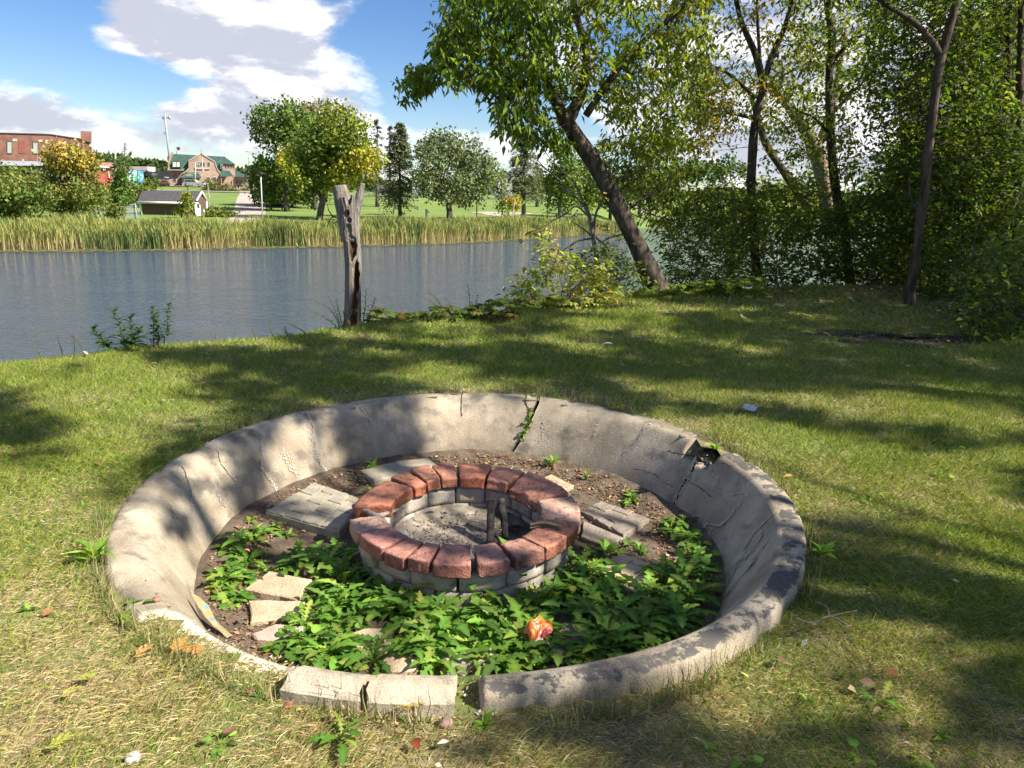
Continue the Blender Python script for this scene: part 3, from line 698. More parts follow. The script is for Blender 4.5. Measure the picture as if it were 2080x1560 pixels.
# ---- pit floor
FLOORM = mat('pit_soil', (.085, .062, .042), (.16, .12, .08), 12, .98, .8, 70, c3=(.17, .13, .09), s3=22, bdist=.02)
k = np.linspace(0, 1.36, 40); a = np.linspace(0, 2 * np.pi, 121)[:-1]
Rg, Ag = np.meshgrid(k, a, indexing='ij'); x = PC[0] + Rg * np.cos(Ag); y = PC[1] + Rg * np.sin(Ag)
def floor_z(x, y): return plane_z(x, y) - DEPTH + .028 * fbm(xyz(x, y) * 5, 17, 4) + .05 * np.clip((np.hypot(x - PC[0], y - PC[1]) - 1.12) / .25, 0, 1)
idx = np.arange(Rg.size).reshape(Rg.shape)
F = np.stack([idx[:-1], idx[1:], np.roll(idx, -1, 1)[1:], np.roll(idx, -1, 1)[:-1]], -1).reshape(-1, 4)
pit_floor = tag(build('pit_floor', xyz(x.ravel(), y.ravel(), floor_z(x, y).ravel()), F, FLOORM, smooth=True, org=(PC[0], PC[1], plane_z(0, PC[1]) - DEPTH)), kind='structure')
PAV = {'grey': mat('grey_paver', (.29, .255, .185), (.38, .34, .25), 14, .95, .5, 90), 'tan': mat('tan_paver', (.42, .31, .19), (.53, .41, .27), 10, .95, .6, 70, c3=(.2, .14, .09), s3=9, t3=(.58, .75)),
       'dark': mat('dark_paver', (.20, .16, .125), (.30, .25, .195), 12, .95, .6, 70), 'pink': mat('pink_paver', (.40, .29, .23), (.48, .37, .30), 18, .95, .4, 120)}
SLABS = []
def slab(pts, kind, dz, tiles=None, thick=.05, tilt=(0, 0)):
    C4 = np.array([GP(x, y, dz) for x, y in pts]); SLABS.append(np.array(pts, float))
    c = C4.mean(0); C4 = c + (C4 - c) * (1.0 if tiles else 1.14); C4[:, 2] += (C4[:, 0] - c[0]) * tilt[0] + (C4[:, 1] - c[1]) * tilt[1]
    def piece(name, Q, parent, h, inset=.006):
        Q = np.array(Q); m = Q.mean(0); n = len(Q)
        Qs = []
        for i in range(n):                       # roughen the outline
            for s in np.linspace(0, 1, 4)[:-1]: Qs.append(Q[i] * (1 - s) + Q[(i + 1) % n] * s + rng.normal(size=3) * np.array([.003, .003, .001]))
        Q = np.array(Qs); n = len(Q); dirs = norm((m - Q) * np.array([1, 1, 0]))
        top = Q + dirs * inset; mid = Q - np.array([0, 0, inset * .8]); bot = Q - np.array([0, 0, h])
        V = np.vstack([top, mid, bot]); F = [list(range(n))] + [[i, i + n, (i + 1) % n + n, (i + 1) % n] for i in range(n)] + [[n + i, 2 * n + i, 2 * n + (i + 1) % n, n + (i + 1) % n] for i in range(n)] + [list(range(3 * n - 1, 2 * n - 1, -1))]
        if np.cross(Q[1] - Q[0], Q[2] - Q[1])[2] < 0 or np.cross(Q[0] - m, Q[3] - m)[2] < 0: F = [f[::-1] for f in F]
        return build(name, V, F, PAV[kind], parent)
    if not tiles: return piece('paving_slab', C4, pit_floor, thick)
    b = piece('paving_slab', C4 - np.array([0, 0, .008]), pit_floor, thick)
    nu, nv = tiles
    for v_ in range(nv):
        sh = .5 * (v_ % 2); cuts = [0] + [(i + 1 - sh) / nu for i in range(nu) if 0 < (i + 1 - sh) / nu < 1] + [1]
        for u0_, u1_ in zip(cuts[:-1], cuts[1:]):
            if u1_ - u0_ < .05: continue
            def at(u, w_): return (C4[0] * (1 - u) + C4[1] * u) * (1 - w_) + (C4[3] * (1 - u) + C4[2] * u) * w_
            gu, gv = .016 / nu * 1.6, .016 / nv * 1.6
            piece('tile', [at(u0_ + gu, v_ / nv + gv), at(u1_ - gu, v_ / nv + gv), at(u1_ - gu, (v_ + 1) / nv - gv), at(u0_ + gu, (v_ + 1) / nv - gv)], b, .012, .004)
slab([(539, 1037), (639, 979), (738, 1013), (690, 1078)], 'grey', -.312, (3, 4), .06, (0, 0))
slab([(738, 955), (800, 940), (822, 962), (762, 973)], 'grey', -.325)
slab([(804, 939), (868, 931), (895, 953), (827, 961)], 'grey', -.325)
slab([(1180, 1038), (1222, 1016), (1320, 1052), (1268, 1087)], 'dark', -.325, (2, 3))
slab([(1190, 1060), (1260, 1092), (1225, 1104), (1185, 1088)], 'dark', -.330)
slab([(1211, 1149), (1262, 1124), (1357, 1153), (1290, 1205)], 'tan', -.325, (2, 3))
slab([(502, 1195), (552, 1163), (625, 1178), (600, 1214)], 'tan', -.332)
slab([(513, 1221), (613, 1221), (608, 1247), (517, 1260)], 'tan', -.335)
slab([(517, 1286), (560, 1269), (612, 1273), (595, 1297), (526, 1297)], 'pink', -.322)
slab([(699, 1295), (742, 1278), (799, 1278), (781, 1329), (734, 1329)], 'tan', -.335)
slab([(781, 1334), (799, 1317), (855, 1330), (842, 1358), (781, 1362)], 'tan', -.337)
slab([(905, 1330), (1000, 1320), (1012, 1336), (915, 1347)], 'grey', -.318)
slab([(1125, 1275), (1170, 1262), (1205, 1310), (1130, 1325)], 'dark', -.325)
slab([(980, 968), (1010, 950), (1080, 960), (1075, 985)], 'dark', -.335)
slab([(1080, 985), (1120, 965), (1160, 985), (1130, 1000)], 'tan', -.335)

# ---- brick ring
RC = np.array([-.225, 3.615])
def lattice(nx_, ny_, nz_):
    P, Q = [], []; ids = {}
    def vid(i, j, k_):
        if (i, j, k_) not in ids: ids[i, j, k_] = len(P); P.append((2 * i / nx_ - 1, 2 * j / ny_ - 1, 2 * k_ / nz_ - 1))
        return ids[i, j, k_]
    for k_ in (0, nz_):
        for i in range(nx_):
            for j in range(ny_):
                f = [vid(i, j, k_), vid(i + 1, j, k_), vid(i + 1, j + 1, k_), vid(i, j + 1, k_)]; Q.append(f if k_ else f[::-1])
    for j in (0, ny_):
        for i in range(nx_):
            for k_ in range(nz_):
                f = [vid(i, j, k_), vid(i, j, k_ + 1), vid(i + 1, j, k_ + 1), vid(i + 1, j, k_)]; Q.append(f if j else f[::-1])
    for i in (0, nx_):
        for j in range(ny_):
            for k_ in range(nz_):
                f = [vid(i, j, k_), vid(i, j + 1, k_), vid(i, j + 1, k_ + 1), vid(i, j, k_ + 1)]; Q.append(f if i else f[::-1])
    return np.array(P), np.array(Q)
LAT = lattice(14, 12, 8); LATS = lattice(5, 5, 4)
def wedge(name, parent, m, a0, a1, r0_, r1_, z0, z1, col, seed, lat=LAT, rb=.004, amp=.006, tilt=0.0, chip=0.0, cen=RC, pale_top=False):
    U, Q = lat; am = (a0 + a1) / 2; rm = (r0_ + r1_) / 2
    half = np.array([rm * math.radians(a1 - a0) / 2, (r1_ - r0_) / 2, (z1 - z0) / 2])
    p = U * half; c = np.clip(p, -(half - rb), half - rb); d = p - c; p = c + rb * norm(d) * (np.linalg.norm(d, axis=1, keepdims=True) > 1e-9)
    # tangential x -> angle, so that the block tapers inward
    th = np.radians(am) - p[:, 0] / rm; rr = rm + p[:, 1]; z = (z0 + z1) / 2 + p[:, 2] + tilt * p[:, 1]
    x = cen[0] + rr * np.cos(th); y = cen[1] + rr * np.sin(th); V = xyz(x, y, plane_z(x, y) + z)
    nv = np.stack([fbm(V * 36, seed, 5), fbm(V * 36, seed + 9, 5), fbm(V * 36, seed + 17, 5)], -1)
    V = V + nv * amp * 2
    if chip:                                     # knocked-off inner edge and corners
        inn = np.clip((-U[:, 1] - .2), 0, 1) * np.clip(U[:, 2] + .6, 0, 1)
        V[:, 2] -= chip * inn * (.6 + 2 * np.clip(fbm(V * 14, seed, 3), -.3, .5)); out = norm(np.c_[x - cen[0], y - cen[1], 0 * x]); V += out * (chip * inn * (.5 + 1.5 * fbm(V * 11, seed + 3, 2)))[:, None]
    shade = 1 + .9 * fbm(V * 26, seed + 4, 4); C = np.asarray(col)[None] * shade[:, None] * (.86 + .3 * hash3(seed, 3, 7, 1))
    if pale_top: top = np.clip(U[:, 2] * 3 - 2, 0, 1)[:, None]; C = C * (.72 + .34 * top) * (1 - .25 * top) + np.array([.50, .31, .21]) * .25 * top * shade[:, None]  # top face paler, sides darker
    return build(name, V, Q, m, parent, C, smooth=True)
BRICK = mat('red_brick', (.82, .80, .80), (1.15, 1.12, 1.1), 12, .95, 1.0, 120, vc=True, c3=(.50, .46, .46), s3=34, t3=(.52, .66), bdist=.012)
BLOCKM = mat('grey_block', (.85, .85, .85), (1.15, 1.12, 1.08), 14, .95, .8, 100, vc=True, c3=(.5, .47, .42), s3=12, t3=(.55, .75), bdist=.008)
ring = thing('brick_fire_ring', 'low ring of weathered red brick caps on grey blocks in the pit', 'fire ring', (RC[0], RC[1], plane_z(0, RC[1]) - DEPTH))
redA, redB, pinkA, dull = (.45, .155, .085), (.50, .205, .125), (.52, .33, .245), (.27, .09, .06)
CAPS = [(-13, 19.5, pinkA, .0), (20.5, 56, redB, .045), (57, 77, redB, .02), (78, 99.5, redA, .01), (101, 114.5, redB, .008), (115, 127.5, redB, .006), (129, 141.5, redA, .0), (142.5, 180, redA, .0),
        (197, 214, pinkA, 0), (214.8, 233.6, (.45, .19, .15), 0), (234.3, 246.5, (.46, .20, .155), 0), (247, 257.6, (.44, .19, .15), 0), (258.4, 276.8, (.42, .175, .135), 0), (278.3, 294, (.44, .21, .165), 0), (296, 312.5, (.44, .215, .165), 0),
        (313.2, 330.5, redB, 0), (331, 346.5, redA, 0)]
rr_ = np.random.default_rng(3)
for i, (a0, a1, c, ch) in enumerate(CAPS):
    dr_ = rr_.normal() * .006; dz_ = rr_.normal() * .004
    wedge('cap_brick', ring, BRICK, a0 + rr_.random() * .8, a1 - rr_.random() * .8, (.425 if 190 < a0 < 330 else .385) + dr_, .59 + dr_ + (.012 if 190 < a0 else 0), -.168 + dz_, -.098 + dz_, c, 40 + i * 3, tilt=rr_.normal() * .04, chip=ch + .006, pale_top=True)
for row, (z0, z1, off) in enumerate(((-.265, -.173, 6), (-.38, -.268, 19))):
    e = np.arange(0, 360, 24) + off
    for i, a in enumerate(e):
        g_ = .33 + .13 * rr_.random(); c = (g_ * .95, g_ * .85, g_ * .70)
        wedge('base_block', ring, BLOCKM, a + .5, a + 23.5, .402 + rr_.normal() * .004, .552 + rr_.normal() * .005, z0, z1, c, 200 + row * 40 + i, lat=LATS, rb=.007, amp=.003)

# ash bed, logs and sticks inside the ring
k = np.linspace(0, .43, 26); a = np.linspace(0, 2 * np.pi, 73)[:-1]; Rg, Ag = np.meshgrid(k, a, indexing='ij')
x = RC[0] + Rg * np.cos(Ag); y = RC[1] + Rg * np.sin(Ag)
def ash_z(x, y): return plane_z(x, y) - .305 + .05 * fbm(xyz(x, y) * 7, 3, 4) + .02 * fbm(xyz(x, y) * 30, 6, 3) + .02 * np.clip((np.hypot(x - RC[0], y - RC[1]) - .22) / .18, 0, 1) ** 2
idx = np.arange(Rg.size).reshape(Rg.shape); F = np.stack([idx[:-1], idx[1:], np.roll(idx, -1, 1)[1:], np.roll(idx, -1, 1)[:-1]], -1).reshape(-1, 4)
ASHM = mat('ash', (.40, .35, .28), (.56, .51, .43), 22, 1.0, .9, 130, c3=(.09, .08, .07), s3=8, t3=(.57, .66), bdist=.01)
ashb = MB(); char_shade = np.clip((x - RC[0] - .02) / .12, 0, 1) * np.clip((y - RC[1] + .28) / .2, 0, 1) * np.clip(.75 + 2.2 * fbm(xyz(x, y) * 9, 5, 3), 0, 1); ashb.add(xyz(x.ravel(), y.ravel(), ash_z(x, y).ravel()), [F], (1 - .85 * char_shade.ravel())[:, None] * np.ones(3))  # charcoal and the ring's inner shadow both darkened into the right side
n = 1500; r_ = .34 * np.sqrt(rng.random(n)); a = rng.random(n) * 6.28; x = RC[0] + r_ * np.cos(a); y = RC[1] + r_ * np.sin(a)
V, F = leafquads(xyz(x, y, ash_z(x, y) + .003), rnd_dirs(n) * np.array([1, 1, .5]), rnd_dirs(n), .006 + .02 * rng.random(n) ** 2, .004 + .010 * rng.random(n), .5)
ashb.add(V, [F], np.repeat(pick([(1.15, 1.1, 1.05), (.8, .75, .7), (1.3, 1.25, 1.2), (.25, .22, .2), (.7, .5, .35)], n), 4, 0))
ASHM2 = mat('ash_bits', (.27, .225, .165), (.42, .365, .285), 22, 1.0, .9, 130, c3=(.09, .08, .07), s3=8, t3=(.57, .66), vc=True, bdist=.01)
tag(ashb.build('ash', ASHM2, smooth=True, org=(RC[0], RC[1], plane_z(0, RC[1]) - .28)), 'pale grey ash and charcoal bits filling the brick ring', 'ash', kind='stuff')
def z7(x, y): return (640 + x / 3.467, 900 + y / 3.467)
CHAR = mat('charred_wood', (.022, .02, .018), (.13, .11, .09), 16, .95, .9, 50, stretch=(1, 1, 1), c3=(.42, .29, .17), s3=7, t3=(.62, .72), bdist=.012)
def log(p0, z0, p1, z1, rad, label, seed):
    A_ = GP(*z7(*p0), z0); B_ = GP(*z7(*p1), z1); P = A_ + (B_ - A_) * np.linspace(0, 1, 16)[:, None]; P += .008 * np.stack([fbm(xyz(np.arange(16) * .3, 0, 0), seed), 0 * P[:, 0], fbm(xyz(np.arange(16) * .3, 5, 0), seed)], -1)
    V, F = tube(P, rad * np.linspace(.85, 1.05, 16), 14, .35, seed, 26); tag(build('burnt_log', V, F, CHAR, smooth=True, org=A_), label, 'log', 'two burnt logs in the ash')
log((1232, 715), -.29, (1240, 410), -.12, .024, 'charred log with a pale burnt end, left of the two', 3)
log((1340, 662), -.29, (1308, 392), -.12, .022, 'charred log darker and thinner, right of the two', 8)
P = spline([GP(*z7(*p), z) for p, z in (((270, 440), -.135), ((360, 480), -.14), ((440, 512), -.145), ((530, 485), -.15), ((620, 458), -.16))], 20)
V, F = tube(P, np.interp(np.arange(20), [0, 10, 19], [.012, .014, .006]), 8, .4, 4, 40)
tag(build('dead_branch', V, F, mat('grey_stick', (.16, .14, .12), (.27, .24, .2), 20, .95, .6, 60), smooth=True, org=P[0]), 'short grey stick lying across the gap in the brick ring', 'stick')
P = spline([GP(*z7(*p), -.088) for p in ((1515, 575), (1600, 560), (1690, 575), (1740, 590))], 12); S_ = np.array([0, 1, 0])
V = np.vstack([P - S_ * .018 + xyz(0, 0, .004), P + S_ * .02 * (1 + .3 * rng.normal(size=(12, 1))) + xyz(0, 0, .002), P + S_ * .02 - xyz(0, 0, .012), P - S_ * .018 - xyz(0, 0, .012)])
i = np.arange(11)[:, None]; F = np.concatenate([i + np.array([0, 1, 13, 12]) + k_ * 12 for k_ in range(3)])
tag(build('bark_slab', V, F, mat('bark_slab', (.36, .27, .15), (.2, .13, .07), 20, .95, .6, 60), org=P[0]), 'flat strip of tan bark lying on the right bricks', 'bark')
# ================================================================== WEEDS AND SMALL THINGS
DANDE = [(0, .03), (.12, .05), (.18, .20), (.25, .06), (.31, .30), (.38, .08), (.45, .40), (.52, .11), (.59, .46), (.66, .14), (.74, .50), (.80, .30), (.90, .24), (1, 0)]
ROUND = [(0, .12), (.06, .36), (.22, .5), (.45, .5), (.68, .38), (.87, .2), (1, 0)]
LANCE = [(0, .04), (.15, .28), (.38, .5), (.62, .42), (.85, .18), (1, 0)]
GREENS = [(.085, .18, .024), (.12, .225, .03), (.065, .14, .024), (.16, .26, .04), (.10, .19, .035), (.21, .27, .05)]
def rosette(c, kind, n, L, spread=.9, up=.0, mb=None, cols=GREENS):
    az = rng.random() * 6.28 + np.arange(n) * 2.4 + rng.normal(size=n) * .3
    el = np.clip(.15 + .75 * rng.random(n) + up, .05, 1.4)
    A = np.stack([np.cos(az) * np.cos(el), np.sin(az) * np.cos(el), np.sin(el)], -1)
    N = np.stack([-np.cos(az) * np.sin(el), -np.sin(az) * np.sin(el), np.cos(el)], -1) + rng.normal(size=(n, 3)) * .18
    Ls = L * (.6 + .55 * rng.random(n)); col = pick(cols, n, .16) * (.75 + .6 * rng.random())
    P = np.broadcast_to(np.asarray(c, float), (n, 3)).copy()
    if kind == 'dandelion':
        V, F = stripleaves(P, A, N, Ls, Ls * .30, DANDE, .55, .2, .05)
        mb.add(V, [F], ribcol(col, len(DANDE), 1.5))
    elif kind == 'round':
        pet = Ls * (.7 + .6 * rng.random(n)); Q = P + A * pet[:, None]
        A2 = norm(A * np.array([1, 1, .1]) + rng.normal(size=(n, 3)) * .12 - np.array([0, 0, .12])); N2 = norm(np.array([0, 0, 1.0]) + .4 * A * np.array([1, 1, 0]) + rng.normal(size=(n, 3)) * .2)
        V, F = stripleaves(Q, A2, N2, Ls * .85, Ls * .72, ROUND, .25, .2, .03); mb.add(V, [F], ribcol(col, len(ROUND)))
        S = norm(np.cross(A, N)) * .0016; V = np.stack([P - S, P + S, Q + S, Q - S], 1).reshape(-1, 3); mb.add(V, [np.arange(4 * n).reshape(-1, 4)], np.repeat(col * 1.2, 4, 0))
    else:
        V, F = stripleaves(P, A, N, Ls, Ls * .36, LANCE, .5, .2, .02); mb.add(V, [F], ribcol(col, len(LANCE)))
def floor_pt(px, py):
    p = GP(px, py, -DEPTH + .02); p[2] = floor_z(np.array(p[0]), np.array(p[1])); return p
MASS = [[(425, 1130), (520, 1075), (600, 1098), (690, 1118), (760, 1175), (900, 1200), (1090, 1195), (1175, 1130), (1240, 1180), (1330, 1200), (1400, 1120), (1455, 1175), (1430, 1265), (1250, 1335), (1000, 1350), (760, 1355), (560, 1345), (530, 1300), (440, 1230)]]
w = MB(); cnt = 0; pts = poly_pts(MASS[0], 620)
for px, py in pts:
    on = [in_poly(np.array([px]), np.array([py]), s)[0] for s in SLABS]
    if any(on): continue
    if min(np.linalg.norm(s.mean(0) - (px, py)) / (np.ptp(s[:, 0]) * .5 + 14) for s in SLABS) < 1 and rng.random() < .7: continue
    if px < 560 and rng.random() < .45: continue
    p = floor_pt(px, py)
    if math.hypot(p[0] - RC[0], p[1] - RC[1]) < .585 or math.hypot(p[0] - PC[0], p[1] - PC[1]) > 1.27: continue
    if cnt > 215: break
    cnt += 1
    if px < 700: kd = rng.choice(['round', 'lance', 'dandelion'], p=[.36, .30, .34])
    elif px < 950: kd = rng.choice(['round', 'dandelion', 'lance'], p=[.25, .60, .15])
    else: kd = rng.choice(['round', 'dandelion', 'lance'], p=[.16, .74, .10])
    rosette(p, kd, int(rng.integers(9, 16)), {'round': .052, 'lance': .07, 'dandelion': .16}[kd] * (.75 + .5 * rng.random()), mb=w)
for a in np.linspace(196, 338, 34):          # taller weeds against the foot of the ring
    r_ = .62 + .07 * rng.random(); x_, y_ = RC[0] + r_ * math.cos(math.radians(a)), RC[1] + r_ * math.sin(math.radians(a)); rosette(np.array([x_, y_, float(floor_z(np.array(x_), np.array(y_)))]), 'dandelion' if rng.random() < .8 else 'lance', 8, .11 + .05 * rng.random(), up=.3, mb=w)
for poly, n, kd in (([(1345, 1035), (1385, 1040), (1420, 1120), (1370, 1130)], 12, 'round'), ([(500, 1045), (560, 1030), (600, 1085), (520, 1085)], 7, 'lance'), ([(1180, 1105), (1310, 1095), (1320, 1125), (1200, 1125)], 8, 'lance'), ([(1230, 975), (1310, 1010), (1290, 1030)], 4, 'lance'), ([(1380, 1060), (1440, 1140), (1410, 1180)], 10, 'dandelion')):
    for px, py in poly_pts(poly, n): rosette(floor_pt(px, py), kd, 8, .055, mb=w)
tag(w.build('weeds', LEAF, smooth=True, org=(PC[0], PC[1], plane_z(0, PC[1]) - DEPTH)), 'dense green broadleaf weeds covering the front of the pit floor', 'weeds', kind='stuff')
def plant(name, label, cat, px, py, kind, n, L, up=0.0, lawn_=False, group=None, cols=GREENS):
    p = floor_pt(px, py) if not lawn_ else GP(px, py)
    if lawn_: p[2] = lawn_z(np.array(p[0]), np.array(p[1]))
    m = MB(); rosette(p, kind, n, L, mb=m, up=up, cols=cols); t = thing(name, label, cat, p, group)
    m.build('leaf_rosette', LEAF, t, smooth=True); return t
LITE = [(.17, .27, .035), (.22, .32, .05), (.13, .24, .035)]
GR = 'weeds growing singly'
plant('dandelion_plant', 'bright dandelion rosette between paving slabs behind the left bricks', 'dandelion', 757, 1000, 'lance', 16, .11, .1, group=GR, cols=LITE)
plant('dandelion_plant', 'small dandelion at the foot of the back wall, left of the crack', 'dandelion', 757, 950, 'lance', 9, .07, group=GR, cols=LITE)
plant('dandelion_plant', 'dandelion at the foot of the back wall, right of the crack', 'dandelion', 1122, 948, 'dandelion', 10, .10, .15, group=GR)
plant('upright_weed', 'single upright weed stem against the back wall', 'weed', 1190, 975, 'lance', 10, .07, .9, group=GR, cols=LITE)
plant('dandelion_plant', 'dandelion below the back right wall beside dry litter', 'dandelion', 1280, 1018, 'lance', 9, .08, group=GR, cols=LITE)
plant('dandelion_plant', 'sunlit dandelion beside the right end of the brick ring', 'dandelion', 1232, 1118, 'lance', 14, .10, group=GR, cols=LITE)
plant('dandelion_plant', 'sunlit pale dandelion right of the tan slab', 'dandelion', 1340, 1165, 'dandelion', 14, .13, group=GR, cols=LITE)
plant('dandelion_plant', 'tall dandelion with upright leaves in front of the red bricks', 'dandelion', 1050, 1195, 'dandelion', 9, .24, .65, group=GR, cols=LITE)
plant('dandelion_plant', 'dandelion with jagged upright leaves, front middle of the brick ring', 'dandelion', 965, 1205, 'dandelion', 10, .22, .6, group=GR)
plant('broadleaf_weed', 'weed growing on the outer left side of the concrete rim', 'weed', 195, 1140, 'lance', 12, .13, .3, True, GR, LITE)
plant('broadleaf_weed', 'low weed in the turf at the crumbled front left rim', 'weed', 262, 1245, 'round', 7, .05, 0, True, GR, LITE)
plant('dandelion_plant', 'dandelion rosette in the grass below the loose rim blocks', 'dandelion', 690, 1495, 'dandelion', 9, .12, 0, True, GR)
plant('broadleaf_weed', 'round leaved weed in the grass in front of the soil gap', 'weed', 985, 1455, 'lance', 9, .06, .2, True, GR, LITE)
plant('broadleaf_weed', 'broadleaf weed growing in the notch of the broken rim', 'weed', 1450, 917, 'lance', 14, .075, .2, True, GR, LITE)
plant('broadleaf_weed', 'grey green weed beside the right side of the concrete rim', 'weed', 1672, 1110, 'lance', 11, .09, .35, True, GR, LITE)
plant('dandelion_plant', 'dandelion in the shaded grass at the lower right', 'dandelion', 1790, 1425, 'dandelion', 7, .10, 0, True, GR)
# creeping vine in the big crack
m = MB(); line = np.array([(1074, 832), (1080, 842), (1076, 855), (1070, 866), (1066, 878), (1060, 890)], float)
for p in spline(line, 26):
    c, N_ = on_wall(p + rng.normal(size=2) * 2.5, .008); A_ = rnd_dirs(1) * .6 + np.array([0, 0, -.3]); V, F = stripleaves(c[None], A_, N_[None] + rnd_dirs(1) * .4, .03, .022, ROUND, .2, .2); m.add(V, [F], np.repeat(pick(GREENS, 1), 3 * len(ROUND), 0))
tag(m.build('crack_vine', LEAF, org=on_wall((1066, 878))[0]), 'little green vine growing out of the big crack in the wall', 'vine')

# ---- litter in the pit, and leaf litter under the trees
def litter(name, label, P, cols, L, flat=.25, kind='stuff'):
    n = len(P); A = rnd_dirs(n) * np.array([1, 1, flat]); N = np.array([0, 0, 1.0]) + rnd_dirs(n) * .5
    Ls = L * (.5 + rng.random(n)); V, F = leafquads(P, A, N, Ls, Ls * (.35 + .45 * rng.random(n)), .5 * rng.normal(), .15)
    return tag(build(name, V, F, DRYLEAF, col=np.repeat(pick(cols, n, .2), 4, 0)), label, 'leaf litter', kind=kind)
BROWN = [(.20, .12, .06), (.30, .20, .11), (.14, .08, .045), (.40, .28, .16), (.24, .11, .05)]
n = 6500; a = rng.random(n) * 6.28; r_ = np.where(rng.random(n) < .7, 1.05 + .24 * rng.random(n), .6 + .7 * rng.random(n)); x = PC[0] + r_ * np.cos(a); y = PC[1] + r_ * np.sin(a)
litter('pit_litter', 'brown dry leaves and bark bits on the pit floor', xyz(x, y, floor_z(x, y) + .006), BROWN, .022)
n = 9000; x = 1.6 + 9 * rng.random(n); y = 6 + 6.8 * rng.random(n); k = wood(x, y) * .9 + .5 * dirt(x, y) + .55 * np.clip((y - 8.2) / 1.5, 0, 1) * np.clip((x - 1.8) / 1.5, 0, 1); ok = (rng.random(n) < k) & (y < edge_y(x)); x, y = x[ok], y[ok]
litter('leaf_litter', 'fallen brown and yellow leaves under the trees', xyz(x, y, lawn_z(x, y) + .035 * rng.random(len(x))), BROWN + [(.34, .30, .07), (.42, .34, .18), (.16, .17, .05)], .075)
n = 420; y = 1.6 + 7 * rng.random(n); x = (rng.random(n) * 2 - 1) * y * .75; ok = (np.hypot(x - PC[0], y - PC[1]) > PR + .05) & (y < edge_y(x)); x, y = x[ok], y[ok]
litter('lawn_litter', 'scattered small dry leaves on the lawn', xyz(x, y, lawn_z(x, y) + .028), BROWN + [(.45, .38, .12), (.5, .42, .3)], .035)

# ---- single fallen leaves and scraps that can be told apart
MAPLE = [(0, .04), (.08, .30), (.16, .16), (.30, .55), (.40, .22), (.55, .46), (.66, .18), (.80, .22), (1, 0)]
def lone_leaf(px, py, col, L, label, prof=LANCE, w_=.5, pit_=False, dz=.03):
    p = floor_pt(px, py) if pit_ else GP(px, py)
    z_ = p[2] + dz if pit_ else lawn_z(np.array(p[0]), np.array(p[1])) + dz; p = np.array([p[0], p[1], float(z_)])
    a = rng.random() * 6.28; V, F = stripleaves(p[None], np.array([[math.cos(a), math.sin(a), .1]]), np.array([[.2 * rng.normal(), .2 * rng.normal(), 1]]), L, L * w_, prof, .3 * rng.normal(), .25)
    tag(build('fallen_leaf', V, F, DRYLEAF, col=np.broadcast_to(np.array(col), V.shape), org=p), label, 'leaf', 'fallen leaves lying singly')
lone_leaf(1530, 846, (.62, .62, .58), .13, 'pale silvery maple leaf lying on the lawn behind the right rim', MAPLE, 1.0)
lone_leaf(1245, 702, (.6, .58, .5), .10, 'pale leaf on the shaded lawn, far middle')
lone_leaf(850, 1527, (.22, .05, .02), .06, 'dark red brown curled leaf in the grass, bottom middle')
lone_leaf(463, 1495, (.20, .09, .07), .04, 'reddish brown leaf in the dry grass, lower left', ROUND, .9)
lone_leaf(1610, 968, (.45, .22, .09), .08, 'orange brown narrow leaf in the grass right of the rim', LANCE, .25)
lone_leaf(510, 1157, (.42, .19, .07), .05, 'orange leaf among the weeds, left side of the pit', pit_=True, dz=.12)
lone_leaf(920, 1060, (.62, .45, .06), .035, 'tiny yellow leaf on the ash near the logs', ROUND, .6, True, .12)
lone_leaf(880, 1062, (.60, .36, .10), .06, 'curled orange leaf in the middle of the ash', LANCE, .5, True, .12)
lone_leaf(807, 1083, (.6, .5, .05), .035, 'small yellow leaf on the ash by the left bricks', ROUND, .6, True, .12)
lone_leaf(1285, 1445, (.36, .21, .09), .05, 'tan leaf in the shaded grass right of the front rim')
lone_leaf(320, 748, (.5, .36, .2), .06, 'tan leaf in the sunny grass near the water, left')
lone_leaf(405, 784, (.55, .38, .22), .07, 'light brown leaf in the sunny grass, left of middle')
lone_leaf(590, 1362, (.5, .42, .08), .05, 'yellow green leaf beside the front wall in the weeds', pit_=True)
# cedar sprigs
def sprig(px, py, col, L, label, az):
    p = GP(px, py); p[2] = lawn_z(np.array(p[0]), np.array(p[1])) + .035; m = MB()
    def br(p0, a, L_, lev):
        d = np.array([math.cos(a), math.sin(a), .10]); q = p0 + d * L_
        S_ = np.array([-d[1], d[0], 0]) * (.0022 if lev else .0016); V = np.array([p0 - S_, p0 + S_, q + S_ * .5, q - S_ * .5]) + np.array([0, 0, .004]); m.add(V, [np.array([[0, 1, 2, 3]])], pick([col], 1, .2))
        if lev < 2:
            for k_ in range(7 if lev == 0 else 5):
                s = .15 + .8 * k_ / 7; br(p0 + d * L_ * s, a + (.65 if k_ % 2 else -.65) + rng.normal() * .1, L_ * (.5 if lev == 0 else .38) * (1.1 - s * .6), lev + 1)
    br(p, az, L, 0)
    tag(m.build('cedar_sprig', DRYLEAF, org=p), label, 'sprig', 'cedar sprigs on the grass')
sprig(372, 1330, (.50, .22, .06), .10, 'large orange brown cedar sprig on the dry grass, front left', -.5)
sprig(346, 1352, (.55, .27, .07), .09, 'narrow orange cedar sprig left of the large orange one', 1.5)
sprig(268, 1360, (.52, .30, .10), .08, 'faded tan cedar sprig farthest left by the front rim', 1.2)
sprig(152, 1397, (.34, .36, .06), .07, 'yellow green cedar sprig in the dry grass', .1)
sprig(85, 1548, (.34, .36, .06), .08, 'yellow green cedar sprig at the bottom left corner', .8)
sprig(120, 1440, (.38, .35, .08), .06, 'yellow cedar sprig below the other green one', 1.0)
sprig(800, 1445, (.45, .32, .08), .09, 'golden cedar sprig in front of the right loose rim block', .3)
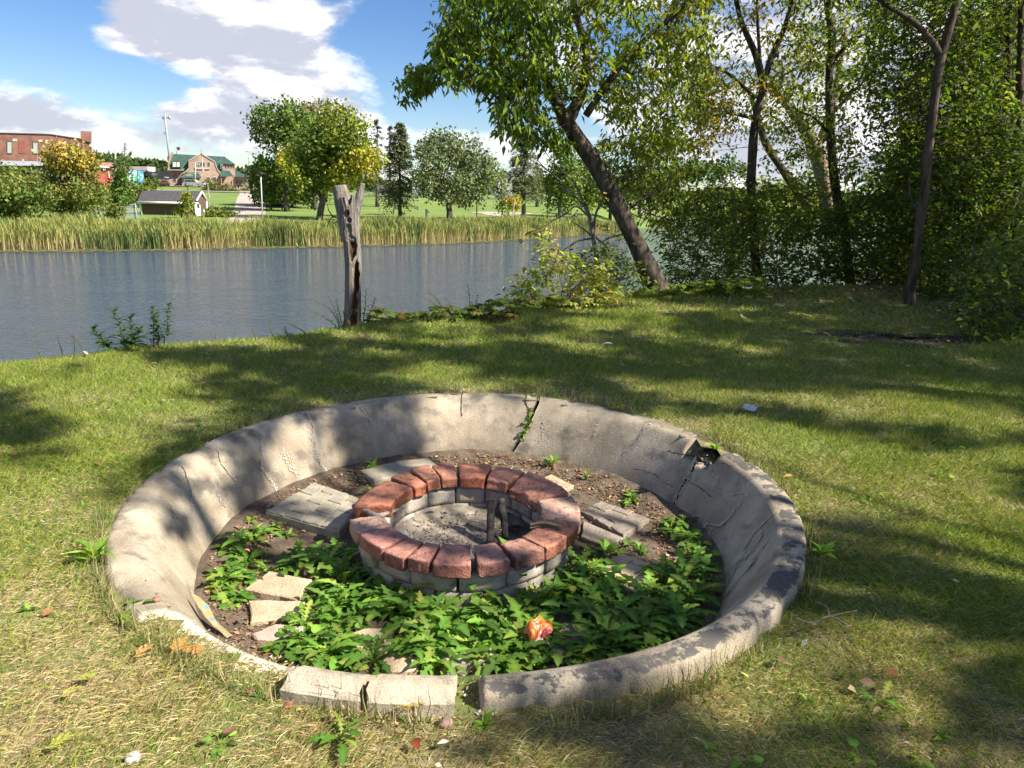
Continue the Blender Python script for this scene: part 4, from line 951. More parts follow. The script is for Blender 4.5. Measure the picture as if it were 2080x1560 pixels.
# orange snack wrapper, crumpled
p = floor_pt(1092, 1318); u_, v_ = np.meshgrid(np.linspace(-1, 1, 17), np.linspace(-1, 1, 21)); 
x = p[0] + u_ * (.05 + .012 * np.sin(v_ * 4)); y = p[1] + v_ * .045 + .012 * np.sin(u_ * 3) - .01; z = p[2] + .125 + v_ * .035 + .03 * fbm(xyz(u_ * 1.8, v_ * 1.8, 0), 4, 4) * 2 - .02 * u_ ** 2; V = xyz(x, y, z).reshape(-1, 3)
C = np.where(((u_ * .8 - v_ * .9 - .1 + .5 * fbm(xyz(u_ * 2, v_ * 2), 8)) > .55)[..., None], np.array([.35, .03, .025]), np.array([.80, .17, .02]))
band = np.abs(u_ * .7 + v_ * .6 - .15 + .35 * np.sin(u_ * 3)); C = np.where((band < .13)[..., None], np.array([.02, .015, .015]), C); C = np.where((band < .06)[..., None], np.array([.7, .66, .5]), C)
C = np.where((v_ < -.78)[..., None], np.array([.62, .58, .58]), C)
idx = np.arange(17 * 21).reshape(21, 17); F = np.stack([idx[:-1, :-1], idx[:-1, 1:], idx[1:, 1:], idx[1:, :-1]], -1).reshape(-1, 4)
WR = mat('foil_wrapper', (1, 1, 1), (.85, .85, .85), 40, .3, .3, 60, vc=True, spec=.6)
tag(build('snack_wrapper', V, F, WR, col=C.reshape(-1, 3), org=p), 'crumpled orange foil snack wrapper among the weeds', 'wrapper')
# faded paper bag scrap by the left front wall
Q = [wall_hit(*q_)[0] + np.array([.012, 0, .008]) for q_ in ((388, 1207), (402, 1204), (436, 1268), (478, 1300), (462, 1302), (418, 1252))]
Q = [GP(*q_, z_) for q_, z_ in (((388, 1207), -.205), ((402, 1210), -.215), ((424, 1232), -.25), ((441, 1262), -.29), ((474, 1292), -.325), ((462, 1297), -.32), ((427, 1264), -.28), ((408, 1240), -.245))]
A_ = spline(np.array([Q[0], Q[7], Q[6], Q[5]]), 16); B_ = spline(np.array([Q[1], Q[2], Q[3], Q[4]]), 16); t = np.linspace(0, 1, 7)[None, :, None]
V = A_[:, None] * (1 - t) + B_[:, None] * t; V = V + np.stack([0 * V[..., 0], 0 * V[..., 0], .022 * fbm(V * 30, 3, 4)], -1)
i0, j0 = np.meshgrid(np.arange(16), np.arange(7), indexing='ij'); C = np.broadcast_to(np.array([.30, .25, .13]), V.shape).copy(); C *= (1 + .5 * fbm(V * 60, 7, 3))[..., None]
C[((i0 == 5) | (i0 == 9)) & (j0 > 2) & (j0 < 6)] = (.06, .25, .33)
idx = np.arange(16 * 7).reshape(16, 7); F = np.stack([idx[:-1, :-1], idx[:-1, 1:], idx[1:, 1:], idx[1:, :-1]], -1).reshape(-1, 4)
tag(build('paper_scrap', V.reshape(-1, 3), F, mat('old_paper', (1, 1, 1), (.85, .83, .78), 30, .85, vc=True), col=C.reshape(-1, 3), org=Q[0]), 'faded tan paper scrap with two blue squares against the left wall', 'paper')
# pebbles and chips
def stone(px, py, s, col, label, pit_=False):
    p = GP(px, py); p[2] = lawn_z(np.array(p[0]), np.array(p[1])) + s * .4
    if pit_: p = wall_hit(px, py)[0] + np.array([0, 0, s * .4])
    U, Qd = LATS; V = norm(U) * np.array([1, .8, .55]) * s; V = V * (1 + .6 * fbm(V * 1.2 / s + s * 100, 3, 2))[:, None] + p
    tag(build('stone', V, Qd, mat('stone_' + label.split()[0], col, tuple(c * 1.25 for c in col), 40, .9), smooth=True, org=p), label, 'stone', 'small stones and chips')
stone(318, 1221, .018, (.26, .13, .10), 'reddish stone resting on the left rim', True)
stone(270, 1545, .022, (.38, .36, .33), 'pale stone in the dry grass at the bottom left')
stone(584, 1428, .016, (.25, .08, .06), 'dark red stone in front of the left loose rim block')
stone(508, 1401, .014, (.30, .10, .08), 'brick red pebble left of the loose rim blocks')
stone(905, 1455, .024, (.22, .13, .11), 'brown stone below the soil gap in the rim')
# soil, roots and crumbs where the rim has broken away
n = 700; th = np.concatenate([rng.uniform(226, 256, 420), rng.uniform(271.5, 277.5, 200), rng.uniform(NOTCH[0], NOTCH[1], 80)]); r_ = 1.5 + .22 * rng.random(n); P = pit_pt(th, r_, -.05 + .02 * rng.random(n))
V, F = leafquads(P, rnd_dirs(n), rnd_dirs(n), .005 + .015 * rng.random(n) ** 2, .004 + .010 * rng.random(n), .6); c = pick([(.6, .57, .5), (.5, .46, .4), (.24, .16, .1), (.16, .1, .06), (.36, .22, .15)], n)
tag(build('concrete_crumbs', V, F, DRYLEAF, col=np.repeat(c, 4, 0)), 'white concrete crumbs and soil along the broken front rim', 'rubble', kind='stuff')
m = MB()
for _ in range(150):
    y_ = 1.5 + 6 * rng.random() ** 1.3; x_ = (rng.random() * 2 - 1) * y_ * .74
    if math.hypot(x_ - PC[0], y_ - PC[1]) > PR + .12 and y_ < edge_y(x_) - .2: rosette(np.array([x_, y_, float(lawn_z(np.array(x_), np.array(y_))) + .004]), ['lance', 'round', 'dandelion'][int(rng.integers(0, 3))], int(rng.integers(5, 10)), .022 + .022 * rng.random(), mb=m, cols=LITE + GREENS)
tag(m.build('lawn_weeds', LEAF, smooth=True), 'small clover and broadleaf weeds scattered in the lawn', 'weeds', kind='stuff')
# long unmown grass against the rim
n = 2600; th = rng.random(n) * 360; r_ = PR + .005 + .05 * rng.random(n); x = PC[0] + r_ * np.cos(np.radians(th)); y = PC[1] + r_ * np.sin(np.radians(th)); k = vnoise(xyz(th * .09, 1), 5) > .42; x, y = x[k], y[k]; n = len(x)
H = .05 + .10 * rng.random(n) ** 2; az = rng.random(n) * 6.28; h = np.stack([np.cos(az), np.sin(az), 0 * az], -1); P = xyz(x, y, lawn_z(x, y)); A = norm(h * (.3 + .6 * rng.random((n, 1))) + np.array([0, 0, 1]))
V, F = stripleaves(P, A, np.cross(A, np.cross(h, A)) + .01, H, .004, [(0, .5), (.5, .4), (1, 0)], .6); tag(build('rim_grass', V, F, GRASS, col=np.repeat(pick([(.10, .17, .03), (.2, .2, .07), (.38, .31, .16)], n), 9, 0)), 'longer unmown grass tufts along the concrete rim', 'grass', kind='stuff')
# fallen twig with green bits on the right
P = [GP(*q_, .025) for q_ in ((1612, 1255), (1650, 1265), (1685, 1252), (1720, 1270))]; S1 = spline(P, 18); m = MB(); m.add(*tube(S1, .0035, 6)); m.add(*tube(spline([P[2], GP(1678, 1232, .03), GP(1655, 1222, .03)], 10), .0025, 5)); m.add(*tube(spline([P[2], GP(1715, 1245, .03), GP(1740, 1240, .04)], 10), .0025, 5))
tag(m.build('fallen_twig', TWIG, org=P[0]), 'thin forked twig lying in the grass right of the rim', 'twig')
# ================================================================== NEAR TREES AND BANK PLANTS
def pxpath(pts, Y):                 # (px, py) or (px, py, Y)
    return np.array([AY(p[0], p[1], p[2] if len(p) > 2 else Y) for p in pts])
def stem_mesh(pts, Y, wpx, n=14, lump=.22, seg=28, seed=0, ls=3.0):
    P = spline(pxpath(pts, Y), seg); w_ = np.interp(np.linspace(0, 1, seg), np.linspace(0, 1, len(wpx)), wpx) * Y / FPX / 2
    return tube(P, w_, n, lump, seed, ls), P
SPRAYS = []
def clump_leaves(C, per, spread, L, ratio, cols, droop=.4, jit=.15):
    """each clump is a spray: leaves set alternately along a short drooping twig"""
    m_ = len(C); n = m_ * per; d = norm(rnd_dirs(m_) * np.array([1, 1, .5]) + np.array([0, 0, -.35 * droop])); ln = (spread * 3.4 * (.6 + .7 * rng.random(m_)))[:, None]
    side = norm(np.cross(d, np.array([0, 0, 1.0]) + .3 * rnd_dirs(m_))); SPRAYS.append((C - d * ln * .6, C + d * ln * .5))
    u = np.tile(np.linspace(-.5, .5, per), m_)[:, None] + rng.normal(size=(n, 1)) * .05; sg = np.tile(np.where(np.arange(per) % 2 == 0, 1.0, -1.0), m_)[:, None]
    D_, S_ = np.repeat(d, per, 0), np.repeat(side, per, 0) * sg
    c = np.repeat(C, per, 0) + D_ * np.repeat(ln, per, 0) * u + rng.normal(size=(n, 3)) * spread * .30 + S_ * .01
    A = D_ * .55 + S_ * (.75 + .3 * rng.random((n, 1))) + rnd_dirs(n) * .35 + np.array([0, 0, -droop * .8]); N = rnd_dirs(n) * .55 + np.array([0, 0, .8])
    Ls = L * (.5 + .75 * rng.random(n)); V, F = leafquads(c, A, N, Ls, Ls * ratio * (.8 + .4 * rng.random(n)), .45, .22)
    base = pick(cols, len(C), jit); col = np.repeat(base, per, 0) * (1 + rng.normal(size=(n, 1)) * .18)
    return V, F, np.repeat(np.clip(col, .004, 1), 4, 0)
def spray_twigs(m):                 # the fine twigs that carry the leaves
    for A_, B_ in SPRAYS:
        T_ = norm(B_ - A_); S_ = norm(np.cross(T_, np.array([0.1, 1.0, 0.2]))) * .0028; n = len(A_); V = np.stack([A_ - S_, A_ + S_, B_ + S_ * .4, B_ - S_ * .4], 1).reshape(-1, 3); m.add(V, [np.arange(4 * n).reshape(-1, 4)])
    SPRAYS.clear(); return m
def twigs_for(C, S, frac, rad=.005, maxlen=1.3):
    m = MB(); k = 0
    for c in C[rng.random(len(C)) < frac]:
        d = np.linalg.norm(S - c, axis=1); j = int(np.argmin(d)); v = S[j] - c
        if d[j] > maxlen: v = v * maxlen / d[j]
        mid = c + v * .5 + rng.normal(size=3) * .06; V, F = tube(np.array([c, mid, c + v]), [rad * .4, rad * .8, rad * (1 + d[j] * .4)], 4, closed_end=False); m.add(V, F); k += 1
    return m if k else None
def near_tree(name, label, cat, Y, stems, crowns, bark=BARK, group=None, twig=.4, org=None):
    base = pxpath([stems[0][0][0]], Y)[0]; t = thing(name, label, cat, base, group); S = []
    for i, (pts, w_) in enumerate(stems):
        (V, F), P = stem_mesh(pts, Y, w_, 16 if i == 0 else 9, .22, 30 if i == 0 else 16, i + int(abs(base[0]) * 10)); S.append(P)
        build('trunk' if i == 0 else 'limb', V, F, bark, t, smooth=True)
    S = np.vstack(S); m = MB(); allC = []
    for poly, y0, y1, nc, per, spread, L, ratio, cols, droop in crowns:
        nc, L = int(nc * 1.5), L * 1.05; q = poly_pts(poly, nc); C = AY(q[:, 0], q[:, 1], y0 + (y1 - y0) * rng.random(nc)); allC.append(C)
        V, F, c = clump_leaves(C, per, spread, L, ratio, cols, droop); m.add(V, [F], c)
    if crowns:
        m.build('crown', LEAF, t); tw = spray_twigs(twigs_for(np.vstack(allC), S, twig) or MB())
        if tw: tag(tw.build('twigs', BARK, t), kind='stuff')
    return t
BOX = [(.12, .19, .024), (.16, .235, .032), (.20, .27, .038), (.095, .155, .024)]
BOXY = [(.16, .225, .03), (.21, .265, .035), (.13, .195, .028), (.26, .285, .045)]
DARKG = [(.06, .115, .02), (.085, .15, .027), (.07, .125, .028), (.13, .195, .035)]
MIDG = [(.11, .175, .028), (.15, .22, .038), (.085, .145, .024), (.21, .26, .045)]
near_tree('leaning_tree', 'leafy tree leaning left over the river from the bank edge', 'tree', 10.8,
    [([(1336, 600), (1322, 560), (1300, 510), (1258, 425), (1212, 342), (1168, 272), (1142, 236)], [52, 43, 38, 34, 32, 30, 27]),
     ([(1150, 250), (1180, 190), (1192, 110), (1168, 20), (1150, -120), (1160, -300)], [26, 20, 16, 13, 10, 6]),
     ([(1145, 240), (1115, 170), (1082, 70), (1060, -20), (1020, -160)], [24, 18, 14, 12, 7]),
     ([(1190, 235), (1240, 160), (1300, 90), (1380, 20), (1450, -60)], [14, 12, 10, 8, 5]),
     ([(1110, 160), (1040, 90), (960, 70), (890, 110), (845, 165)], [12, 10, 7, 5, 3]),
     ([(1100, 150), (1060, 175), (1020, 215), (1010, 260)], [9, 7, 5, 3])],
    [([(915, -20), (1100, -20), (1130, 120), (1090, 250), (1030, 290), (1005, 215), (960, 165), (905, 175), (880, 130)], 9.6, 11.8, 280, 9, .12, .135, .36, BOX, .9),
     ([(880, 110), (905, 60), (940, 60), (930, 130), (860, 190), (815, 205), (805, 175), (850, 130)], 10.2, 11.2, 60, 9, .09, .125, .36, BOX, 1.0),
     ([(1090, -20), (1440, -20), (1440, 130), (1400, 300), (1330, 330), (1270, 290), (1210, 190), (1130, 220), (1100, 120)], 9.8, 13.0, 330, 9, .13, .13, .36, BOXY, .7),
     ([(1180, 290), (1330, 270), (1400, 330), (1385, 470), (1330, 470), (1270, 380)], 11.0, 12.6, 110, 9, .14, .11, .4, BOXY + MIDG, .7),
     ([(1110, 225), (1150, 300), (1165, 320), (1120, 300), (1060, 280)], 10.2, 10.8, 26, 8, .1, .12, .36, BOX, .9),
     ([(900, -20), (980, -260), (1160, -420), (1400, -300), (1480, -20)], 9.2, 13.5, 420, 8, .2, .13, .38, BOX, .7)])
near_tree('slender_tree', 'forked slender tree with thin yellowing leaves behind the shrubs', 'tree', 13.2,
    [([(1538, 590), (1533, 500), (1526, 400), (1528, 320), (1535, 240), (1552, 170)], [20, 18, 17, 16, 16, 14]),
     ([(1552, 175), (1535, 110), (1505, 40), (1485, -60), (1470, -200)], [15, 13, 11, 8, 4]), ([(1550, 170), (1570, 110), (1592, 60), (1612, -10), (1640, -160)], [13, 12, 10, 8, 4]),
     ([(1545, 140), (1540, 60), (1535, -80)], [8, 6, 3]), ([(1535, 200), (1480, 150), (1440, 130)], [7, 5, 3]), ([(1528, 240), (1470, 230), (1420, 250)], [6, 4, 3])],
    [([(1400, -20), (1640, -20), (1660, 110), (1600, 200), (1500, 260), (1420, 300), (1400, 150)], 12, 15, 140, 8, .14, .11, .4, BOXY + [(.40, .30, .04), (.34, .24, .05)], .6),
     ([(1400, 120), (1470, 140), (1490, 250), (1430, 330), (1395, 300)], 12, 14, 90, 8, .14, .10, .42, [(.36, .31, .05), (.28, .27, .05), (.42, .33, .05)], .7),
     ([(1400, -20), (1450, -300), (1650, -300), (1680, -20)], 12, 15, 150, 8, .2, .12, .4, BOXY, .6)])
near_tree('straight_tree', 'straight thin dark trunk rising out of frame among the shrubs', 'tree', 13.6,
    [([(1728, 590), (1716, 470), (1700, 400), (1690, 320), (1686, 240), (1684, 160), (1690, 80), (1680, 0), (1672, -140), (1665, -300)], [19, 17, 16, 15, 14, 14, 14, 13, 10, 6]),
     ([(1686, 235), (1730, 190), (1770, 150)], [8, 6, 3]), ([(1690, 280), (1655, 240), (1620, 225)], [7, 5, 3]), ([(1688, 130), (1740, 70), (1800, 30)], [8, 6, 3])],
    [([(1600, -20), (1800, -20), (1800, 140), (1740, 240), (1700, 200), (1620, 120)], 12.5, 15, 130, 8, .16, .11, .42, BOXY + MIDG, .6),
     ([(1560, 150), (1650, 180), (1740, 250), (1770, 330), (1700, 370), (1600, 330), (1560, 260)], 12.5, 15.5, 140, 9, .16, .10, .42, BOXY, .6),
     ([(1600, -20), (1640, -300), (1800, -300), (1820, -20)], 12, 15, 120, 8, .2, .12, .4, BOXY, .6)])
near_tree('gnarled_tree', 'thick gnarled sunlit trunk bending left behind the shrubs', 'tree', 17,
    [([(1690, 480), (1678, 400), (1668, 340), (1655, 300), (1640, 270), (1600, 215), (1565, 165)], [30, 29, 28, 30, 24, 16, 12]), ([(1660, 300), (1680, 250), (1700, 170), (1720, 60)], [18, 15, 12, 8])],
    [([(1540, 60), (1700, 20), (1760, 120), (1700, 230), (1580, 200)], 16, 18.5, 90, 8, .2, .12, .42, BOXY, .6)], bark=BARKLIT)
near_tree('diagonal_tree', 'thin diagonal trunk leaning left, behind the forked slender tree', 'tree', 18,
    [([(1640, 420), (1600, 360), (1560, 300), (1545, 260), (1520, 180)], [16, 15, 14, 12, 8])], [([(1480, 160), (1560, 150), (1590, 260), (1520, 300)], 17, 19, 50, 8, .2, .11, .42, BOXY, .6)])
near_tree('dark_tree', 'dark slim trunk in front of the dense thicket on the right', 'tree', 10.0,
    [([(1846, 632), (1850, 590), (1862, 500), (1876, 400), (1886, 300), (1896, 220), (1908, 130), (1930, 50), (1948, -20), (1980, -180), (2000, -350)], [30, 19, 17, 17, 16, 16, 18, 16, 13, 10, 6]),
     ([(1908, 110), (1890, 80), (1850, 40), (1800, 10), (1740, -40)], [17, 13, 10, 8, 4]), ([(1870, 440), (1850, 400), (1845, 370)], [6, 4, 3])],
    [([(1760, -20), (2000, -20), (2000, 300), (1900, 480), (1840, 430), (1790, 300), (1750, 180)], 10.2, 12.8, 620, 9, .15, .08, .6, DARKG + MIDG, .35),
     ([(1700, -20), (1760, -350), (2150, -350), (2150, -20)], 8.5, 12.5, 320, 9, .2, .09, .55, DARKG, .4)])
near_tree('sunlit_stump_tree', 'broken sunlit trunk showing through the dark leaves on the right', 'tree', 14.5,
    [([(1858, 470), (1846, 390), (1840, 330), (1850, 290), (1866, 262)], [24, 25, 28, 26, 20])], [], bark=BARKLIT)
# thicket and understory, each bush its own thing
def shrub(label, base, Y, poly, y0, y1, nc, per, spread, L, ratio, cols, nst=5, droop=.2, name='shrub', group='shrubs along the wood edge', frac=.12, mult=1.35):
    nc, L, per = int(nc * mult), L * 1.3, per + 2; b = GP(*base) if Y is None else AY(*base, Y)
    if Y is None: Y = b[1]
    b[2] = float(lawn_z(np.array(b[0]), np.array(b[1]))) - .03; t = thing(name, label, 'shrub', b, group)
    q = poly_pts(poly, nc); C = AY(q[:, 0], q[:, 1], y0 + (y1 - y0) * rng.random(nc)); C[:, 2] += np.where(rng.random(nc) < .16, rng.exponential(.28, nc), 0); C[:, 2] = np.maximum(C[:, 2], lawn_z(C[:, 0], C[:, 1]) + .04); V, F, c = clump_leaves(C, per, spread, L, ratio, cols, droop)
    build('foliage', V, F, LEAF, t, col=c); m = MB()
    for k in range(nst):
        c = C[rng.integers(0, nc)]; a = b + np.array([rng.normal() * .12, rng.normal() * .08, 0]); P = spline([a, a * .6 + c * .4 + rng.normal(size=3) * .05 + np.array([0, 0, .08]), c], 9); m.add(*tube(P, np.linspace(.012, .004, 9), 5))
    tw = spray_twigs(twigs_for(C, b[None] * .4 + C[rng.integers(0, nc, 40)] * .6, frac, .004, .7) or MB())
    tag(m.build('stems', TWIG, t), kind='stuff')
    if tw: tag(tw.build('twigs', TWIG, t), kind='stuff')
    return t
YG = [(.26, .32, .05), (.34, .38, .08), (.18, .25, .035), (.46, .42, .13)]
shrub('yellow green leafy shrub on the bank edge left of the leaning trunk', (1140, 622), None, [(1040, 622), (1052, 575), (1100, 535), (1095, 490), (1130, 500), (1165, 540), (1235, 555), (1260, 615)], 9.0, 10.0, 150, 7, .10, .075, .42, YG, 9, mult=1.0)
shrub('grey green small leaved shrub right behind the yellow green one', (1240, 605), 10.4, [(1160, 530), (1230, 500), (1300, 540), (1320, 600), (1200, 612)], 10.2, 11.0, 130, 7, .10, .06, .45, MIDG + [(.16, .2, .06)], 8, mult=1.1)
shrub('willow like shrub with narrow pale leaves right of the leaning trunk', (1400, 590), 11.6, [(1345, 580), (1350, 460), (1400, 390), (1470, 370), (1520, 420), (1510, 560), (1450, 590)], 11.4, 13.0, 330, 8, .12, .085, .3, MIDG + [(.17, .21, .06)], 9)
shrub('bright sunlit shrub in the middle of the wood edge', (1580, 590), 12.2, [(1470, 570), (1480, 430), (1560, 370), (1640, 350), (1690, 420), (1700, 560), (1600, 592)], 12.0, 13.8, 380, 8, .13, .08, .5, MIDG + BOXY, 9, mult=1.2)
shrub('shaded shrub behind the bare ground in the wood corner', (1760, 590), 12.6, [(1650, 585), (1680, 440), (1760, 380), (1860, 400), (1880, 560), (1820, 590)], 12.2, 14.0, 360, 8, .13, .075, .5, MIDG + DARKG, 8)
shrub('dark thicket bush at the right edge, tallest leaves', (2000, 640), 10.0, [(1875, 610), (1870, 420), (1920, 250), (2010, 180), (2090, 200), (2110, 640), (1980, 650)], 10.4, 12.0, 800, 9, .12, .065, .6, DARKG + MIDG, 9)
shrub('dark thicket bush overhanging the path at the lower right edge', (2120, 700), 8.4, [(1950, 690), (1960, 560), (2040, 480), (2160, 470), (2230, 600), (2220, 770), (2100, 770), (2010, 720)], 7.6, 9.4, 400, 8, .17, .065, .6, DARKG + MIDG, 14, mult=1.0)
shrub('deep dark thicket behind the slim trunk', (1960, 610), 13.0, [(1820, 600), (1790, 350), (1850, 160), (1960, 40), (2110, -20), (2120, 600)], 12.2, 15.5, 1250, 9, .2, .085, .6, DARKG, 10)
shrub('tall dense bushes beyond the wood, out at the far right', (2200, 500), 17, [(1700, 560), (1720, 400), (1790, 320), (1900, 250), (2120, 200), (2130, 580)], 16, 19, 520, 9, .28, .13, .6, DARKG + MIDG, 8)
shrub('low sunlit bushes far behind the gnarled trunk', (1560, 470), 19, [(1370, 480), (1420, 400), (1520, 380), (1640, 360), (1740, 380), (1760, 500)], 18, 21, 260, 9, .25, .12, .5, MIDG, 6)
# slim dark stems inside the thicket
for i, (x0, x1, Y_, lb) in enumerate(((2030, 2050, 11.6, 'thin dark sapling stem left of the two inside the right thicket'), (2062, 2075, 11.0, 'thin dark sapling stem right of the two at the frame edge'))):
    near_tree('sapling', lb, 'tree', Y_, [([(x0, 620), (x0 + 3, 400), (x1 - 4, 200), (x1, 0), (x1 + 12, -200)], [15, 13, 12, 10, 6])], [([(x0 - 90, -30), (x0 + 80, -30), (x0 + 90, 420), (x0 - 90, 420)], Y_ - .2, Y_ + 1.4, 240, 8, .13, .075, .6, DARKG + MIDG, .3)], group='saplings in the thicket')
# more of the same wood beyond the right edge of the frame (it shades the corner)
for i, (x, y, h) in enumerate(((9.3, 8.2, 7.0), (12.5, 9.5, 8.0))):
    t = thing('wood_tree', ('tall tree in the wood nearest the right frame edge', 'tall tree in the wood farthest to the right', 'tall tree in the wood behind the thicket')[i], 'tree', (x, y, .3), 'wood beyond the right frame edge')
    P = spline([(x, y, .2), (x + .1, y, h * .4), (x - .2, y + .1, h)], 14); V, F = tube(P, np.linspace(.14, .04, 14), 10, .2, i); build('trunk', V, F, BARK, t, smooth=True)
    C = np.array([x, y, h * .6]) + rng.normal(size=(420, 3)) * np.array([1.1, 1.3, h * .22]); C = C[C[:, 2] > .4]; V, F, c = clump_leaves(C, 9, .2, .12, .55, DARKG, .4); build('crown', V, F, LEAF, t, col=c); SPRAYS.clear()

# bare dead snag leaning over the water
def zb(*p): return [(1000 + x / 4.333, 260 + y / 4.333) for x, y in p]
Y_ = 12.6; t = thing('dead_snag', 'bare grey dead tree with crooked branches behind the leaning trunk', 'tree', AY(*zb((930, 1180))[0], Y_))
SNAG = mat('snag_bark', (.13, .11, .09), (.26, .23, .2), 12, .95, .6, 40)
for i, (pts, w_) in enumerate(((zb((940, 1250), (920, 1140), (885, 950), (862, 800), (810, 680), (760, 560), (690, 430)), [11, 10, 9, 8, 6, 5, 3]), (zb((890, 960), (905, 780), (940, 690), (990, 600)), [6, 5, 4, 2]), (zb((815, 690), (690, 560), (560, 430), (400, 310)), [4, 3.5, 3, 1.5]),
        (zb((720, 480), (620, 380), (520, 280), (440, 180)), [3, 3, 2, 1.2]), (zb((620, 440), (670, 400), (730, 345)), [3, 2, 1.5]), (zb((560, 430), (440, 330), (380, 250)), [2, 2, 1]), (zb((880, 970), (740, 1000), (620, 1080), (560, 1110)), [4, 3, 2, 1]), (zb((875, 950), (790, 880), (680, 810)), [4, 3, 1.5]),
        (zb((890, 950), (1000, 1040), (1030, 1100)), [5, 4, 3]), (zb((860, 790), (740, 690), (640, 760), (480, 850), (395, 990)), [4, 3.5, 3, 2, 1.2]), (zb((960, 1010), (1050, 960), (1160, 935), (1210, 960)), [4, 3, 3, 2]), (zb((740, 1000), (680, 1060), (700, 1130)), [2, 1.5, 1]), (zb((640, 500), (690, 570)), [2, 1]), (zb((690, 560), (600, 560), (430, 620)), [2, 1.5, 1]))):
    (V, F), P = stem_mesh(pts, Y_ + .3 * math.sin(i), w_, 8, .15, 14, i); build('trunk' if i == 0 else 'branch', V, F, SNAG, t, smooth=True)

# hollow dead trunk by the water
def hollow_trunk():
    base = GP(716, 655); Yt = 7.95; px = lambda x, y: AY(x, y, Yt)
    t = thing('hollow_trunk', 'grey dead hollow tree trunk with holes, forked at the top, at the water edge', 'tree trunk', base)
    c = spline([px(716, 668), px(716, 640), px(716, 590), px(717, 540), px(714, 490), px(711, 450), px(708, 418), px(704, 400)], 150); mm = Yt / FPX
    n = 90; rad = np.interp(np.linspace(0, 1, 150), [0, .1, .3, .6, .8, 1], [20, 17, 16, 17.5, 19, 20]) * mm
    V, fs = tube(c, rad, n, 0, 0, 1, closed_end=False); V = V.reshape(150, n, 3); ctr = c[:, None]; d = V - ctr; dist = np.linalg.norm(d, axis=2, keepdims=True); dn = d / dist
    # flutes along the grain
    ang = np.arctan2(d[..., 0], -d[..., 1]); zz = V[..., 2]
    fl = fbm(np.stack([np.cos(ang) * 5, np.sin(ang) * 5, zz * 1.2], -1), 4, 4) * .34 + fbm(np.stack([np.cos(ang) * 16, np.sin(ang) * 16, zz * 2.2], -1), 8, 3) * .16
    V = V + dn * (dist * fl[..., None] * .8); C = np.ones(V.shape) * (1 + .9 * fl[..., None])
    for hx, hy, hw, hh, dep in ((708, 398, 7, 17, .10), (709, 447, 4, 5, .05), (708, 471, 6, 13, .10), (716, 505, 8, 20, .045), (723, 568, 6.5, 33, .12), (719, 622, 6.5, 30, .12), (716, 652, 8, 14, .10), (704, 435, 6, 7, .03)):
        pxx, pyy = proj(V.reshape(-1, 3)); pxx, pyy = pxx.reshape(V.shape[:2]), pyy.reshape(V.shape[:2]); fr = (d[..., 1] < 0)
        q = (((pxx - hx) / hw) ** 2 + ((pyy - hy) / hh) ** 2) * (1 + 1.5 * fbm(xyz(pxx * .16, pyy * .07, hx), 6, 3)); k = np.clip(1.25 - q, 0, 1) / 1.0; k = np.clip(k * 2.2, 0, 1) * fr
        V = V + np.array([0, 1, 0]) * (dep * k)[..., None]
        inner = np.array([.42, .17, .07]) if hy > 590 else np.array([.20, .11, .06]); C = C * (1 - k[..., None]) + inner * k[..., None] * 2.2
        edge = (q > .9) & (q < 1.7) & fr & (dep > .06); C = np.where(edge[..., None], np.array([1.25, 1.12, 1.0]), C)
    W = mat('dead_wood', (.15, .13, .11), (.32, .28, .24), 10, .95, 1.0, 30, vc=True, stretch=(4, 4, .35), bdist=.03)
    build('trunk', V.reshape(-1, 3), fs, W, t, C.reshape(-1, 3), smooth=True)
    for pts, w_ in (([(708, 490), (704, 450), (699, 420), (695, 398), (692, 376)], [30, 34, 33, 30, 24]), ([(714, 490), (718, 450), (724, 420), (731, 395), (737, 372)], [26, 24, 20, 16, 9])):
        (V, F), P = stem_mesh(pts, Yt, w_, 30, .25, 26, 3, 9); build('fork', V, F, W, t, np.ones((len(V), 3)) * (1 + .9 * fbm(V * np.array([22, 22, 3]), 3, 3))[:, None], smooth=True)
    for pts in ([(690, 445), (675, 440), (668, 452), (664, 462)], [(678, 442), (668, 428), (665, 415)], [(688, 448), (676, 455)]):
        (V, F), P = stem_mesh(pts, Yt, [3, 2, 1], 6, .1, 8, 1); build('twig', V, F, BARK, t)
hollow_trunk()

# stalky plants along the bank
def stalks(label, name, stems, cols, L, ratio, per=18, cat='plant', whorl=1, group='plants along the bank edge', Ld=None, spread=0.0):
    b = GP(*stems[0][0]); b[2] = float(lawn_z(np.array(b[0]), np.array(b[1]))); t = thing(name, label, cat, b, group); sm, lm = MB(), MB()
    for k, st in enumerate(stems):
        p0 = GP(*st[0]); Yb = p0[1] + (.12 * math.sin(k * 2.1) if k else 0); P = spline([AY(x, y, Yb) for x, y in st], 16); P[0, 2] = min(P[0, 2], float(lawn_z(np.array(P[0, 0]), np.array(P[0, 1])))) - .02
        sm.add(*tube(P, np.linspace(.006, .002, 16), 5)); f = np.linspace(.12, 1, per)
        i = np.minimum((f * 15).astype(int), 14); q = P[i] + (P[i + 1] - P[i]) * (f * 15 - i)[:, None]
        for w_ in range(whorl):
            az = np.arange(per) * 2.4 + w_ * 6.28 / whorl + rng.normal(size=per) * .3; A = np.stack([np.cos(az), np.sin(az), .35 - .3 * rng.random(per) + .5 * f ** 3], -1); N = np.array([0, 0, 1.0]) - .3 * A
            Ls = L * (.55 + .5 * rng.random(per)) * (1.15 - .5 * f); V, F = stripleaves(q + rng.normal(size=q.shape) * spread, A, N, Ls, Ls * ratio, LANCE, .4, .2); lm.add(V, [F], np.repeat(pick(cols, per, .15), 3 * len(LANCE), 0))
    tag(sm.build('stems', STEM, t), kind='stuff'); tag(lm.build('leaves', LEAF, t, smooth=True), kind='stuff'); return t
